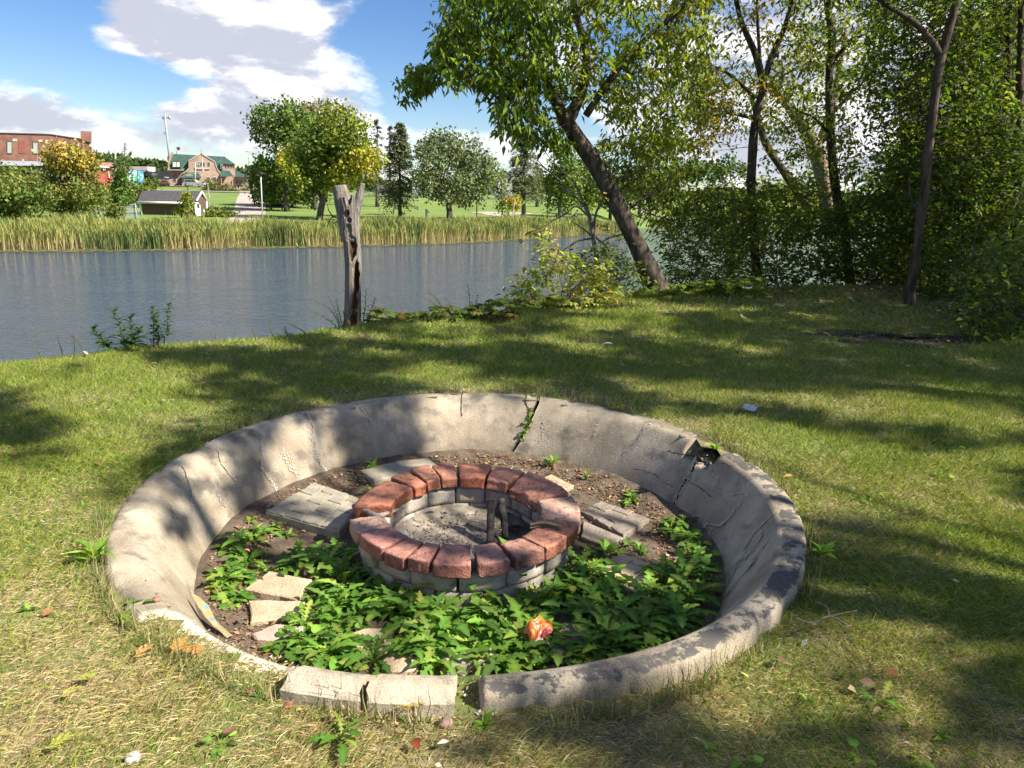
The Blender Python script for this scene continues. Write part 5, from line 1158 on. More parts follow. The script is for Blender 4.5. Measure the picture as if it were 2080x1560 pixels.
DK = [(.035, .075, .015), (.05, .10, .02), (.06, .11, .025)]
stalks('tall dark milkweed stems with long leaves on the bank, left', 'milkweed_plant', [[(258, 712), (248, 675), (230, 632)], [(270, 710), (268, 680), (264, 645)], [(262, 711), (276, 690), (284, 668)], [(225, 712), (212, 695), (186, 668)]], DK, .15, .36, 17, whorl=2)
stalks('tall goldenrod stems with tiered small leaves beside the milkweed', 'goldenrod_plant', [[(312, 704), (312, 665), (310, 624)], [(332, 700), (340, 660), (343, 612)], [(322, 702), (322, 675), (318, 640)]], DK, .085, .55, 22, whorl=2, spread=.012)
stalks('thin dark seed spikes at the left edge of the bank', 'seed_spike', [[(150, 722), (152, 700), (148, 678)], [(128, 722), (122, 702), (115, 678)], [(172, 716), (160, 695), (140, 680)], [(84, 726), (78, 712), (66, 700)]], [(.05, .05, .03), (.07, .06, .035)], .022, .4, 22)
stalks('small leafy sprout on the bank between the goldenrod and the hollow trunk', 'leafy_sprout', [[(556, 684), (550, 668), (548, 655)], [(585, 680), (580, 672), (578, 664)]], DK, .05, .5, 12)
stalks('thin arching grass stems on the bank left of the hollow trunk', 'arching_weed', [[(620, 676), (608, 668), (585, 657)], [(445, 692), (436, 680), (425, 670)], [(520, 684), (516, 674), (510, 668)]], DK, .03, .35, 14)
stalks('bushy stems with small leaves at the left foot of the hollow trunk', 'willow_sprout', [[(690, 662), (672, 630), (640, 612)], [(692, 662), (680, 630), (668, 602)], [(695, 660), (688, 632), (682, 606)], [(685, 664), (660, 645), (636, 636)], [(698, 660), (700, 645), (696, 630)]], DK + MIDG, .055, .42, 22)
stalks('leafy shoots at the right foot of the hollow trunk', 'leafy_shoot', [[(738, 652), (742, 620), (744, 588)], [(745, 650), (756, 625), (762, 604)], [(735, 655), (728, 640), (724, 628)], [(755, 650), (770, 638), (780, 628)]], MIDG, .085, .45, 14)
stalks('single upright leafy shoot on the bank, middle', 'leafy_shoot', [[(952, 640), (954, 610), (950, 578)], [(962, 640), (966, 620), (970, 602)]], MIDG, .085, .42, 11)
stalks('feathery thin stems over the water right of the hollow trunk', 'feathery_weed', [[(900, 646), (880, 615), (846, 598)], [(905, 645), (890, 612), (870, 592)], [(912, 645), (915, 620), (905, 606)]], DK, .035, .45, 20)
def creeper(label, poly, n, cols, y0, y1):
    q = poly_pts(poly, n); P = AY(q[:, 0], q[:, 1], y0 + (y1 - y0) * rng.random(n)); P[:, 2] = np.maximum(P[:, 2], lawn_z(P[:, 0], P[:, 1]) + .02); m = MB(); c = pick(cols, n, .2)
    az = rng.random(n) * 6.28; N = norm(np.array([0, -.3, 1.0]) + rnd_dirs(n) * .5)
    for k in range(5):
        a = az + (k - 2) * .62; A = np.stack([np.cos(a), np.sin(a), -.15 + 0 * a], -1); V, F = stripleaves(P, A, N, .11 - .015 * abs(k - 2), .045, LANCE, .3, .15); m.add(V, [F], np.repeat(c, 3 * len(LANCE), 0))
    tag(m.build('creeper', LEAF), label, 'creeper', kind='stuff')
RED = [(.13, .17, .03), (.10, .15, .025), (.24, .15, .04), (.17, .19, .035), (.12, .17, .03)]
creeper('reddish green creeper along the bank right of the hollow trunk', [(735, 660), (765, 626), (830, 638), (900, 618), (940, 628), (1010, 606), (1060, 618), (1050, 645), (900, 650)], 260, RED, 8.0, 9.0)
creeper('yellow green creeper at the foot of the leaning tree', [(1215, 620), (1310, 585), (1420, 572), (1550, 560), (1560, 600), (1400, 606), (1300, 612)], 520, YG[:3] + RED[:2] + RED[3:], 10.2, 11.6)
creeper('pale yellow creeper below the yellow green shrub', [(1020, 640), (1060, 600), (1220, 605), (1225, 632), (1080, 640)], 200, YG + [(.4, .33, .12)], 9.0, 9.5)

# ================================================================== trees overhead, out of frame: their shadows dapple the lawn and the pit
SHADE = """
0 0 0 0 0 0 0 4 8 7 8 8 8 8 7 7 7 7 6 7 7 8 8 9 9 9
5 6 1 3 8 9 8 9 9 9 8 7 8 9 8 8 8 8 8 8 8 9 9 8 7 8
7 5 1 1 1 2 5 9 9 9 8 7 7 8 9 8 4 5 8 8 8 6 3 3 4 5
6 1 0 0 1 7 6 5 6 6 6 5 5 5 6 6 3 3 5 8 9 9 8 7 7 6
0 0 0 6 6 7 6 2 1 1 2 1 1 1 4 4 4 3 3 1 0 0 1 2 2 1
0 0 0 1 4 4 3 2 1 1 1 1 1 2 3 4 5 6 7 7 6 5 2 0 0 0
0 0 0 0 3 3 2 2 3 3 3 3 3 3 3 2 4 6 7 5 7 8 5 3 3 4
0 0 0 0 0 1 1 2 4 5 5 5 5 5 4 2 3 6 7 4 6 4 8 9 8 8
0 0 0 0 0 0 0 0 2 3 3 4 4 6 7 8 8 6 6 6 6 6 7 7 8 8
0 0 0 0 0 0 0 0 0 0 1 1 3 5 6 7 7 6 6 6 6 6 6 6 7 8
0 0 0 0 0 0 0 0 0 0 0 1 2 5 6 7 8 6 6 6 6 6 6 6 7 8
0 0 0 0 0 0 0 0 0 0 0 0 2 4 6 6 8 7 6 6 6 6 6 6 6 6
"""
rows = [r_.split() for r_ in SHADE.strip().split('\n')]
SH = np.array([[int(c) for c in r_] for r_ in rows], float)
def shade_at(px, py):
    fx = np.clip((px - 40) / 80, -6, 25); fy = np.clip((py - 640) / 80, 0, len(rows) - 1); fx = np.clip(fx, 0, 25)
    i, j = np.minimum(fx.astype(int), 24), np.minimum(fy.astype(int), len(rows) - 2); a, b = fx - i, fy - j
    return (SH[j, i] * (1 - a) + SH[j, i + 1] * a) * (1 - b) + (SH[j + 1, i] * (1 - a) + SH[j + 1, i + 1] * a) * b
n = 16000; gx = -5.6 + 13 * rng.random(n); gy = .9 + 10 * rng.random(n)
inpit = np.hypot(gx - PC[0], gy - PC[1]) / RS(np.degrees(np.arctan2(gy - PC[1], gx - PC[0]))) < 1.70; G = xyz(gx, gy, plane_z(gx, gy) - .2 * inpit)
qx, qy = proj(G); v_ = shade_at(qx, qy); v_ = np.where((qx > 2080), 7.0, v_); v_ = np.where(qx < -40, 0, v_)
pv = np.full(n, .8)                  # shade inside the pit
for bx, by, rx, ry, w_ in ((490, 960, 80, 70, 9), (740, 872, 110, 46, 9), (600, 905, 60, 40, 6), (640, 1030, 80, 45, 7), (330, 1090, 60, 70, 8), (980, 1215, 260, 60, 5.5), (1250, 1260, 190, 80, 6.5), (1000, 960, 120, 24, 3), (1090, 1130, 60, 30, 3.5), (860, 1120, 70, 30, 3), (1180, 1060, 120, 40, 4)):
    pv = np.maximum(pv, w_ * np.exp(-((qx - bx) / rx) ** 2 - ((qy - by) / ry) ** 2))
v_ = np.where(inpit, pv, v_)
ok = (gy < edge_y(gx) + .3)
# boughs gather where the ground lies in shade, with gaps drawn out along the sun's direction
uu, ww = gx * .94 - gy * .342, gx * .342 + gy * .94
s_ = v_ / 10 + np.where((gy < 3.2) & (gx > .4), .9, 1.7) * fbm(xyz(uu * .55, ww * 1.9, 3), 71, 3) + np.where((gy < 3.2) & (gx > .4), 2.2, .7) * fbm(xyz(uu * 2.0, ww * 3.6, 9), 45, 2); ok &= (s_ > .56) & (v_ > 1.6) & (rng.random(n) < np.clip((s_ - .56) * 8, .3, 1) * 48 * 130 / n)
G = G[ok]; hgt = 6.2 + 4.2 * rng.random(len(G)); C = G + SUN * (hgt / SUN[2])[:, None]
for _ in range(14):                  # keep the boughs above the top of the frame
    cx_, cy_ = proj(C); vis = (C[:, 1] > .3) & (cy_ > -70) & (cx_ > -150) & (cx_ < 2250)
    C[vis] += SUN * .55
TR = np.array([(7.6, .4), (9.8, 3.4), (10.2, -2.6), (9.8, 7.2), (13.0, .5)])
LB = ['shade tree right of the camera, nearest trunk', 'shade tree at the right, level with the pit', 'shade tree behind the camera on the right', 'shade tree at the right edge of the lawn near the wood', 'shade tree farthest right of the lawn']
own = np.argmin(np.linalg.norm(C[:, None, :2] - TR[None], axis=2) + np.array([0, 0, .4, .2, 1.0]), axis=1)
for k, (tx, ty) in enumerate(TR):
    z0 = float(lawn_z(np.array(tx), np.array(ty))); t = thing('shade_tree', LB[k], 'tree', (tx, ty, z0), 'shade trees over the lawn'); Ck = C[own == k]
    if len(Ck) == 0: Ck = np.array([[tx, ty, 7.0]])
    top = np.array([tx - .4, ty, max(6.5, Ck[:, 2].mean() + 1)]); P = spline([(tx, ty, z0 - .1), (tx + .1, ty, 2.2), (tx - .1, ty + .1, 4.2), top], 22); V, F = tube(P, np.interp(np.arange(22), [0, 2, 21], [.24, .18, .07]), 12, .2, k); build('trunk', V, F, BARK, t, smooth=True)
    m = MB()
    for c in Ck[rng.permutation(len(Ck))[:26]]:
        s = P[int(rng.integers(11, 20))]; V, F = tube(spline([s, s * .5 + c * .5 + np.array([0, 0, .25]), c], 9), np.linspace(.045, .008, 9), 5); m.add(V, F)
    tag(m.build('limbs', BARK, t), kind='stuff'); V, F, c = clump_leaves(Ck, 22, .12, .125, .6, MIDG, .3); build('crown', V, F, LEAF, t, col=c)
# ================================================================== FAR BANK: trees, buildings, vehicles, park things
def far_base(px, Y):
    x = AY(px, 400, Y)[0]; return np.array([x, Y, float(far_z(np.array(x), np.array(Y)))])
def lobes_crown(lobes, Y, dep, nleaf, L, cols, parent, mat_=FARLEAF, nm='crown'):
    """lobes: (px, py, rx, ry[, colour list]); leaves in clumps near the surface of each lobe"""
    m = MB(); tot = sum(l[2] * l[3] for l in lobes)
    for i, l in enumerate(lobes):
        c = AY(l[0], l[1], Y + dep * (rng.random() - .5)); rx, rz = l[2] * Y / FPX, l[3] * Y / FPX; ry = (rx + rz) / 2; n = int(nleaf * l[2] * l[3] / tot)
        nc = max(4, n // 22); d = rnd_dirs(nc); cc = c + d * np.array([rx, ry, rz]) * (.62 + .40 * rng.random((nc, 1)) ** .6) * (1 + .5 * fbm(d * 2.2 + i, i, 2))[:, None]
        own = rng.integers(0, nc, n); sp = .16 * (rx + rz) / 2 + .12; P = cc[own] + rng.normal(size=(n, 3)) * sp
        A = rnd_dirs(n) + np.array([0, 0, -.3]); N = norm(d[own] + rnd_dirs(n) * .8); Ls = L * (.6 + .8 * rng.random(n)); V, F = leafquads(P, A, N, Ls, Ls * .7, .3)
        cl = l[4] if len(l) > 4 else cols; base = pick(cl, nc, .16)[own]; m.add(V, [F], np.repeat(np.clip(base * (1 + .15 * rng.normal(size=(n, 1))), .004, 1), 4, 0))
    return m.build(nm, mat_, parent)
def far_tree(label, px, Y, trunk, lobes, nleaf, L, cols, name='broadleaf_tree', group='trees on the far bank', dep=3, bark=BARKF):
    b = far_base(px, Y); t = thing(name, label, 'tree', b, group)
    for i, (pts, w_) in enumerate(trunk):
        P = np.array([AY(x, y, Y) for x, y in pts])
        if i == 0: P[0, 2] = b[2] - .2
        V, F = tube(spline(P, 12), np.interp(np.linspace(0, 1, 12), np.linspace(0, 1, len(w_)), w_) * Y / FPX / 2, 9, .15, i); build('trunk' if i == 0 else 'limb', V, F, bark, t, smooth=True)
    lobes_crown(lobes, Y, dep, nleaf, L, cols, t); return t
GRN = [(.075, .125, .022), (.10, .16, .028), (.06, .105, .022), (.13, .185, .035)]
YEL = [(.34, .33, .035), (.40, .36, .04), (.26, .28, .035), (.46, .38, .05)]
LIM = [(.20, .235, .03), (.26, .28, .035), (.15, .195, .03)]
GLD = [(.26, .20, .05), (.22, .18, .05), (.18, .17, .04)]
GRY = [(.13, .17, .07), (.165, .205, .085), (.105, .145, .055), (.20, .235, .11)]
far_tree('large dark green tree left of the golden one on the far bank', 560, 100, [([(582, 425), (582, 380), (590, 320)], [12, 10, 7])],
    [(560, 250, 45, 38), (540, 265, 30, 26), (575, 240, 28, 28), (600, 245, 34, 30), (590, 300, 48, 45), (560, 330, 34, 30), (548, 365, 34, 32), (540, 390, 26, 24), (590, 365, 40, 34), (620, 290, 30, 45)], 9000, .42, GRN + LIM[2:], dep=5)
far_tree('golden brown topped tree between the green and the yellow tree', 625, 108, [([(640, 425), (640, 380), (645, 300)], [10, 9, 6])], [(645, 235, 36, 24, GLD), (620, 245, 26, 24, GLD), (665, 260, 36, 32, GLD + GRN), (640, 290, 40, 40, GRN), (625, 340, 30, 40, GRN), (690, 235, 26, 18, GLD)], 5000, .42, GLD, dep=5)
far_tree('big yellow green tree standing behind the hollow trunk', 650, 84, [([(648, 445), (655, 410), (668, 370), (690, 300)], [14, 12, 10, 6]), ([(655, 410), (640, 380), (620, 350)], [6, 5, 3])],
    [(690, 250, 40, 34, LIM), (715, 275, 38, 34, LIM), (660, 290, 34, 34, LIM + GRN), (715, 320, 40, 26, LIM), (745, 325, 34, 22, YEL), (700, 350, 34, 26, YEL), (675, 335, 22, 30, LIM + GRN), (600, 315, 28, 24, YEL + LIM), (640, 345, 30, 34, GRN + LIM), (610, 355, 30, 20, LIM), (680, 385, 26, 16, YEL), (640, 395, 26, 24, GRN), (720, 365, 18, 18, YEL + LIM), (755, 345, 24, 20, YEL + LIM), (585, 330, 18, 20, YEL), (648, 320, 50, 50, GRN), (700, 300, 46, 46, GRN)], 12000, .36, LIM, dep=5)
far_tree('leafy tree at the left end of the park lawn, dark with low branches', 545, 112, [([(545, 420), (545, 380)], [10, 8])], [(540, 370, 32, 34), (560, 390, 28, 26), (530, 395, 20, 22), (600, 385, 30, 26), (620, 372, 30, 24)], 3600, .45, [(.035, .07, .018), (.05, .09, .02)], dep=5)
far_tree('round silver green maple tree standing alone on the far lawn', 912, 88, [([(913, 448), (913, 432), (911, 415)], [14, 12, 12]), ([(911, 418), (900, 400), (885, 380)], [8, 6, 4]), ([(912, 418), (928, 400), (945, 380)], [8, 6, 4])],
    [(915, 300, 42, 30), (890, 300, 32, 30), (945, 310, 40, 30), (870, 335, 30, 34), (975, 340, 36, 32), (915, 345, 52, 40), (880, 375, 34, 26), (945, 375, 40, 26), (985, 370, 28, 22), (905, 395, 30, 16), (950, 398, 24, 20), (858, 365, 18, 20), (935, 415, 12, 8), (998, 345, 18, 18), (862, 310, 16, 18)], 9500, .34, GRY, dep=5)
def conifer(label, px, Y, top, bot, wpx, base_y, cols, n, trunk_w=9, group='conifers on the far bank', droop=.25, ragged=.3):
    b = far_base(px, Y); t = thing('spruce_tree', label, 'tree', b, group); tp = AY(px, top, Y); P = np.array([[b[0], Y, b[2] - .2], [b[0] * .7 + tp[0] * .3, Y, b[2] + .3 * (tp[2] - b[2])], tp]); V, F = tube(spline(P, 10), np.linspace(trunk_w, 1.5, 10) * Y / FPX / 2, 8); build('trunk', V, F, BARKF, t)
    z0, z1 = AY(px, bot, Y)[2], tp[2]; m = MB(); H = z1 - z0; nb = n // 26
    for k in range(nb):
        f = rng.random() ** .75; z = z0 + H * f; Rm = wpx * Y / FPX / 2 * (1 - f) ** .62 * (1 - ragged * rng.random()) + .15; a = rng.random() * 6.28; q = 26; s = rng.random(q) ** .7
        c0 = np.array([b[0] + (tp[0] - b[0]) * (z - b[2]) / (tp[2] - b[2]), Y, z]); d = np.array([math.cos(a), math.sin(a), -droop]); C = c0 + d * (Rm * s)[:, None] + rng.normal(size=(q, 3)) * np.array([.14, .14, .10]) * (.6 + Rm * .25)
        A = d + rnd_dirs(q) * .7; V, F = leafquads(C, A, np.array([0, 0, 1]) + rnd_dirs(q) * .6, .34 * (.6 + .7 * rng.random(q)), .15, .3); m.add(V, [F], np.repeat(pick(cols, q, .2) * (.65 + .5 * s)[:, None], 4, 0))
    m.build('crown', FARLEAF, t); return t
SPR = [(.11, .145, .065), (.14, .175, .08), (.165, .20, .10), (.21, .22, .13)]
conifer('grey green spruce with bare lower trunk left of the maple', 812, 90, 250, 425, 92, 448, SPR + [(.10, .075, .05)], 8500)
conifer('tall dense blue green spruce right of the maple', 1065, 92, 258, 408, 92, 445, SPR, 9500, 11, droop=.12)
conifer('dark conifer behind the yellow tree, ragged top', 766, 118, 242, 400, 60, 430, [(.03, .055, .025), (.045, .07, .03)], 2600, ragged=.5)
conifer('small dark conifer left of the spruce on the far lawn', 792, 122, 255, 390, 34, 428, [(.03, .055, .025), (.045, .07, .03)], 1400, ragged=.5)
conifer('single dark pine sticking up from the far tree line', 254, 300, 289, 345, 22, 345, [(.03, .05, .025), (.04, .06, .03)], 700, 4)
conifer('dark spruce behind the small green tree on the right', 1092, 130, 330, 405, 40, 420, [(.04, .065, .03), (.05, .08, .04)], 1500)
far_tree('green tree with a straight trunk right of the tall spruce', 1137, 96, [([(1137, 440), (1137, 410), (1137, 350)], [8, 7, 5])], [(1140, 330, 26, 30), (1150, 365, 32, 28), (1125, 375, 28, 24), (1140, 400, 34, 22), (1160, 395, 22, 18), (1145, 300, 16, 20)], 4200, .36, MIDG)
far_tree('thin birch with airy leaves right of the maple', 1022, 86, [([(1020, 440), (1020, 400), (1018, 360)], [3, 2.5, 2])], [(1020, 385, 14, 18), (1022, 410, 16, 16), (1014, 360, 10, 12), (1026, 430, 10, 8)], 500, .3, LIM + GRN)
far_tree('small bright yellow sapling beside the tall spruce', 1042, 85, [([(1040, 446), (1043, 425), (1046, 405)], [2.5, 2, 2])], [(1046, 405, 10, 8), (1044, 416, 11, 8)], 420, .26, [(.45, .33, .03), (.5, .38, .04), (.38, .32, .05)], bark=mat('sapling_bark', (.4, .38, .33)))
far_tree('green bushy tree behind the leaning trunk, left one', 1190, 104, [([(1196, 440), (1196, 390)], [7, 5])], [(1190, 370, 30, 30), (1200, 400, 28, 22), (1180, 350, 20, 22)], 2600, .4, MIDG + GRN)
far_tree('green bushy tree behind the leaning trunk, middle one', 1240, 112, [([(1240, 435), (1240, 390)], [7, 5])], [(1240, 365, 36, 36), (1260, 395, 34, 24), (1222, 400, 24, 20)], 2600, .42, GRN)
far_tree('dark tree at the right end of the far lawn', 1300, 135, [([(1300, 430), (1300, 390)], [7, 5])], [(1300, 370, 46, 30), (1330, 390, 40, 24), (1280, 395, 30, 20)], 2600, .5, GRN)
far_tree('small leaning sapling left of the spruce', 802, 98, [([(798, 433), (801, 420), (803, 400)], [3, 2.5, 2])], [(803, 395, 14, 14), (806, 380, 10, 12)], 420, .35, SPR)
# bushes on the left shore
def bush(label, px, Y, lobes, n, L, cols, group='bushes on the left shore'):
    b = far_base(px, Y); t = thing('bush', label, 'bush', b, group); m = MB()
    for k in range(5): V, F = tube(spline([b - np.array([0, 0, .2]), AY(lobes[k % len(lobes)][0], lobes[k % len(lobes)][1], Y)], 6), np.linspace(.07, .03, 6), 5); m.add(V, F)
    tag(m.build('stems', BARKF, t), kind='stuff'); lobes_crown(lobes, Y, 2.5, n, L, cols, t, nm='foliage'); return t
OLV = [(.13, .16, .035), (.17, .20, .045), (.10, .135, .03), (.21, .22, .06)]
YB = [(.30, .27, .05), (.36, .30, .06), (.24, .24, .045), (.40, .28, .07)]
bush('tall bush turning yellow at the top in front of the brick building', 140, 74, [(140, 320, 34, 24, YB), (165, 320, 24, 22, YB), (110, 315, 20, 18, YB), (130, 345, 40, 20, YB + OLV), (175, 345, 22, 20, YB + OLV), (140, 375, 52, 24, OLV), (110, 400, 46, 26, OLV), (180, 390, 36, 30, OLV), (150, 415, 50, 20, OLV), (150, 390, 36, 10, YB)], 8500, .30, OLV)
bush('olive green bush at the left frame edge by the reeds', 20, 66, [(20, 385, 46, 26), (-30, 380, 50, 36), (60, 395, 40, 26), (30, 415, 56, 20), (-20, 420, 50, 20)], 5200, .30, OLV + GRN[1:2])
bush('darker bush behind the olive one, upper left', 40, 84, [(10, 360, 44, 16), (60, 362, 36, 16), (-40, 355, 40, 20)], 3000, .34, OLV)
bush('slim dark green tree like bush left of the shed', 245, 92, [(246, 345, 15, 20), (243, 370, 18, 20), (248, 395, 20, 20), (240, 415, 24, 18), (232, 385, 14, 20)], 2600, .32, GRN)
bush('small round bush in front of the locomotive', 308, 150, [(308, 372, 14, 10), (303, 378, 10, 7)], 600, .4, LIM + GRN, 'bushes by the station')
bush('low yellow green bush between the slim tree and the shed', 275, 100, [(275, 385, 20, 12), (268, 405, 22, 14), (290, 390, 12, 9)], 1500, .34, OLV)
bush('bright bush in front of the shed, right corner', 378, 80, [(378, 412, 10, 16), (375, 430, 14, 12), (382, 400, 6, 10)], 900, .26, LIM + OLV)
bush('low bush in front of the chain link fence', 235, 70, [(236, 428, 16, 9), (228, 432, 12, 8)], 800, .24, OLV)
bush('scrub on the slope below the station', 455, 165, [(430, 388, 26, 9), (465, 390, 30, 9), (490, 388, 20, 7), (448, 382, 20, 6)], 1800, .5, [(.15, .15, .05), (.18, .16, .06), (.11, .13, .04)], 'bushes by the station')
bush('dark shrub beside the white lamp pole at the station', 430, 170, [(430, 375, 9, 9), (426, 383, 10, 7)], 500, .5, GRN, 'bushes by the station')
bush('low weeds right of the shed', 445, 84, [(436, 430, 16, 9), (465, 436, 18, 7), (425, 435, 12, 7)], 900, .26, LIM + OLV)
bush('bushes at the far end of the lake, right of the leaning tree', 1420, 210, [(1400, 345, 40, 16), (1440, 350, 40, 16), (1480, 340, 40, 18), (1370, 360, 40, 16)], 2600, .9, GRN, 'bushes at the far end of the lake')
# woods on the skyline: reads as one mass
m = MB(); sky_l = [(-80, 330, 60), (190, 320, 36), (225, 318, 26), (270, 328, 30), (310, 328, 26), (330, 335, 26), (215, 330, 40), (290, 338, 44), (495, 345, 22), (520, 340, 26), (545, 350, 30), (600, 360, 60), (720, 372, 60), (800, 378, 60), (900, 372, 60), (1000, 378, 60), (1100, 372, 60), (1200, 375, 60), (1300, 390, 50), (1400, 392, 50), (1470, 384, 40), (1540, 396, 50), (1680, 398, 60), (1850, 396, 80), (2050, 400, 80)]
for px, py, w_ in sky_l:
    Yw = 330 + 60 * rng.random() if px < 560 else (380 + 120 * rng.random() if px > 1350 else 240 + 40 * rng.random()); n = int(26 * w_); q = np.c_[px + w_ * rng.normal(size=n) * .6, py + 3 + 12 * np.abs(rng.normal(size=n)) * (1 if px < 1250 else .7)]
    q[:, 1] += 8 * fbm(xyz(q[:, 0] * .08, 0, 0), int(px) % 50, 3); C = AY(q[:, 0], q[:, 1], Yw + 10 * rng.normal(size=n)); V, F = leafquads(C, rnd_dirs(n), rnd_dirs(n), 2.4 * (.6 + rng.random(n)), 1.9, .3); m.add(V, [F], np.repeat(pick([(.045, .075, .022), (.06, .09, .026), (.035, .06, .02), (.09, .10, .03)], n), 4, 0))
tag(m.build('skyline_woods', FARLEAF), 'distant wooded skyline beyond the town and the lake', 'woods', kind='stuff')

# ---- buildings
RBR = mat('brown_brick', (.16, .075, .055), (.24, .12, .085), .8, .9, c3=(.28, .10, .07), s3=.25); TAN = mat('tan_brick', (.30, .20, .145), (.38, .265, .195), .7, .9, c3=(.24, .15, .11), s3=.3); GRF = mat('green_roof', (.030, .068, .050), (.042, .088, .066), .9, .6)
PALE = mat('pale_stone', (.42, .35, .28), (.48, .41, .33), 2, .9); GLS = mat('dark_window', (.035, .04, .045), (.06, .065, .07), 3, .15, spec=.6); WHT = mat('white_paint', (.74, .74, .72), (.66, .66, .64), 2, .6); GRYM = mat('grey_metal', (.28, .30, .32), (.34, .36, .38), 1, .6)
REDW = mat('faded_red_siding', (.36, .055, .045), (.46, .10, .085), 1.2, .85, c3=(.5, .28, .25), s3=3, t3=(.6, .7)); DKW = mat('dark_boards', (.055, .05, .05), (.09, .085, .08), 2, .9); BLK = mat('black_paint', (.014, .014, .016), (.03, .03, .032), 2, .5); RUST = mat('rust_roof', (.26, .13, .105), (.32, .18, .15), 1.5, .85); WOODR = mat('porch_wood', (.34, .24, .15), (.42, .31, .2), 3, .8)
def px_thing(name, label, cat, px, py, Y, group=None): return thing(name, label, cat, AY(px, py, Y), group)
def face(px, Y):
    global FACE
    FACE = None
    if px is not None:
        p = AY(px, 400, Y); n = p * np.array([1, 1, 0]); FACE = (p, n / np.linalg.norm(n), Y)
def window(parent, x0, x1, y0, y1, Y, m=None, frame=None, pane=True):
    f = pxsolid('window', [(x0, y1), (x1, y1), (x1, y0), (x0, y0)], Y - .06, .10, frame or PALE, parent)
    w_, h_ = (x1 - x0) * .14, (y1 - y0) * .10
    ORGc = pxsolid('pane', [(x0 + w_, y1 - h_), (x1 - w_, y1 - h_), (x1 - w_, y0 + h_), (x0 + w_, y0 + h_)], Y - .10, .06, m or GLS, f)
face(150, 150)
b = px_thing('brick_building', 'long dark red brick building with chimney behind the left bushes', 'building', 60, 350, 150)
pxsolid('wall', [(-140, 352), (188, 352), (187, 300), (181, 285), (165, 282), (100, 272.5), (0, 270), (-140, 266)], 150, 14, RBR, b)
pxsolid('coping', [(-140, 266.8), (0, 270.8), (100, 273.3), (164, 282.8), (164, 281.2), (100, 271.6), (0, 269), (-140, 265)], 149.8, 14.4, DKW, b)
pxsolid('chimney', [(164, 283), (186, 290), (186, 267), (164, 266)], 149.6, 3, RBR, b)
for x0, x1, y0, y1 in ((13.5, 25, 286, 313.5), (66, 78, 287.5, 314), (-40, -28, 284, 312)): window(b, x0, x1, y0, y1, 150, frame=DKW, m=mat('grey_glass', (.30, .33, .30), (.36, .38, .36), 2, .3))
for x0, x1, y0, y1 in ((25.5, 34.5, 281.5, 287), (78, 86.5, 283.5, 288), (92, 106, 284, 289), (128, 134, 287, 292), (157, 161, 290.5, 296), (181, 185, 293, 298)): pxsolid('pale_block', [(x0, y1), (x1, y1), (x1, y0), (x0, y0)], 149.9, .15, PALE, b)
pxsolid('bricked_opening', [(38, 312), (51, 312), (51, 287), (38, 286)], 149.93, .1, mat('old_red_brick', (.20, .06, .045), (.26, .09, .07), 2, .9), b)
face(80, 128)
b = px_thing('warehouse_shed', 'low dark shed with grey metal roof in front of the brick building', 'building', 40, 350, 128)
pxsolid('wall', [(-140, 352), (150, 352), (150, 336), (-140, 332)], 128, 9, DKW, b)
V, F = extrude([AY(-142, 335, 127.4), AY(152, 337, 127.4), AY(152, 331, 138), AY(-142, 325, 138)], [AY(-142, 333.2, 127.4), AY(152, 335, 127.4), AY(152, 329.5, 138), AY(-142, 323, 138)]); build('roof', V, F, GRYM, b)
pxsolid('roof_vent', [(45, 327), (49, 327), (49, 323.5), (45, 323.5)], 133, .5, GRYM, b)
for x in (76, 82): pxsolid('vent_pipe', [(x, 330), (x + .9, 330), (x + .9, 307), (x, 307)], 134, .1, GRYM, b)
face(215, 140)
b = px_thing('red_warehouse', 'faded red wooden warehouse with peeling white eave', 'building', 215, 378, 140)
pxsolid('wall', [(150, 385), (228.8, 381), (226.5, 341.5), (190, 338), (150, 336)], 140, 7, REDW, b)
pxsolid('eave', [(150, 337), (190, 338.6), (227.5, 341.6), (227, 340), (192, 334.3), (150, 332.5)], 139.6, 8, WHT, b)
for x, y1 in ((210, 348.5), (213.3, 349)): pxsolid('peeled_strip', [(x, y1), (x + .9, y1), (x + 1, 340.2), (x - .6, 340)], 139.75, .1, WHT, b)
pxsolid('corner_post', [(221, 361), (222.5, 361), (221.5, 349), (220.3, 348)], 139.8, .1, WHT, b)
face(220, 156)
b = px_thing('rust_roof_building', 'low building with rusty pink roof behind the red warehouse', 'building', 220, 378, 156)
pxsolid('wall', [(190, 380), (236, 380), (236, 345), (190, 340)], 156, 6, PALE, b); V, F = extrude([AY(185, 336, 155), AY(237, 346, 155), AY(236, 332, 162), AY(186, 329.5, 162)], [AY(185, 335, 155), AY(237, 345, 155), AY(236, 331, 162), AY(186, 328.5, 162)]); build('roof', V, F, RUST, b)
face(285, 235)
b = px_thing('grey_roof_building', 'long low building with grey brown roof behind the boxcar', 'building', 285, 375, 235)
pxsolid('wall', [(240, 372), (316, 372), (316, 349), (240, 347)], 235, 6, DKW, b); V, F = extrude([AY(238, 347, 234), AY(300, 349, 234), AY(301, 339, 241), AY(240, 338, 241)], [AY(238, 346, 234), AY(300, 348, 234), AY(301, 338.3, 241), AY(240, 337.3, 241)]); build('roof', V, F, mat('brown_shingle', (.17, .145, .125), (.22, .19, .165), 1, .9), b)
pxsolid('white_gable', [(300, 350), (315.5, 350), (315.5, 339.5), (300, 338.5)], 233.5, 1.0, WHT, b)
face(None, 0)
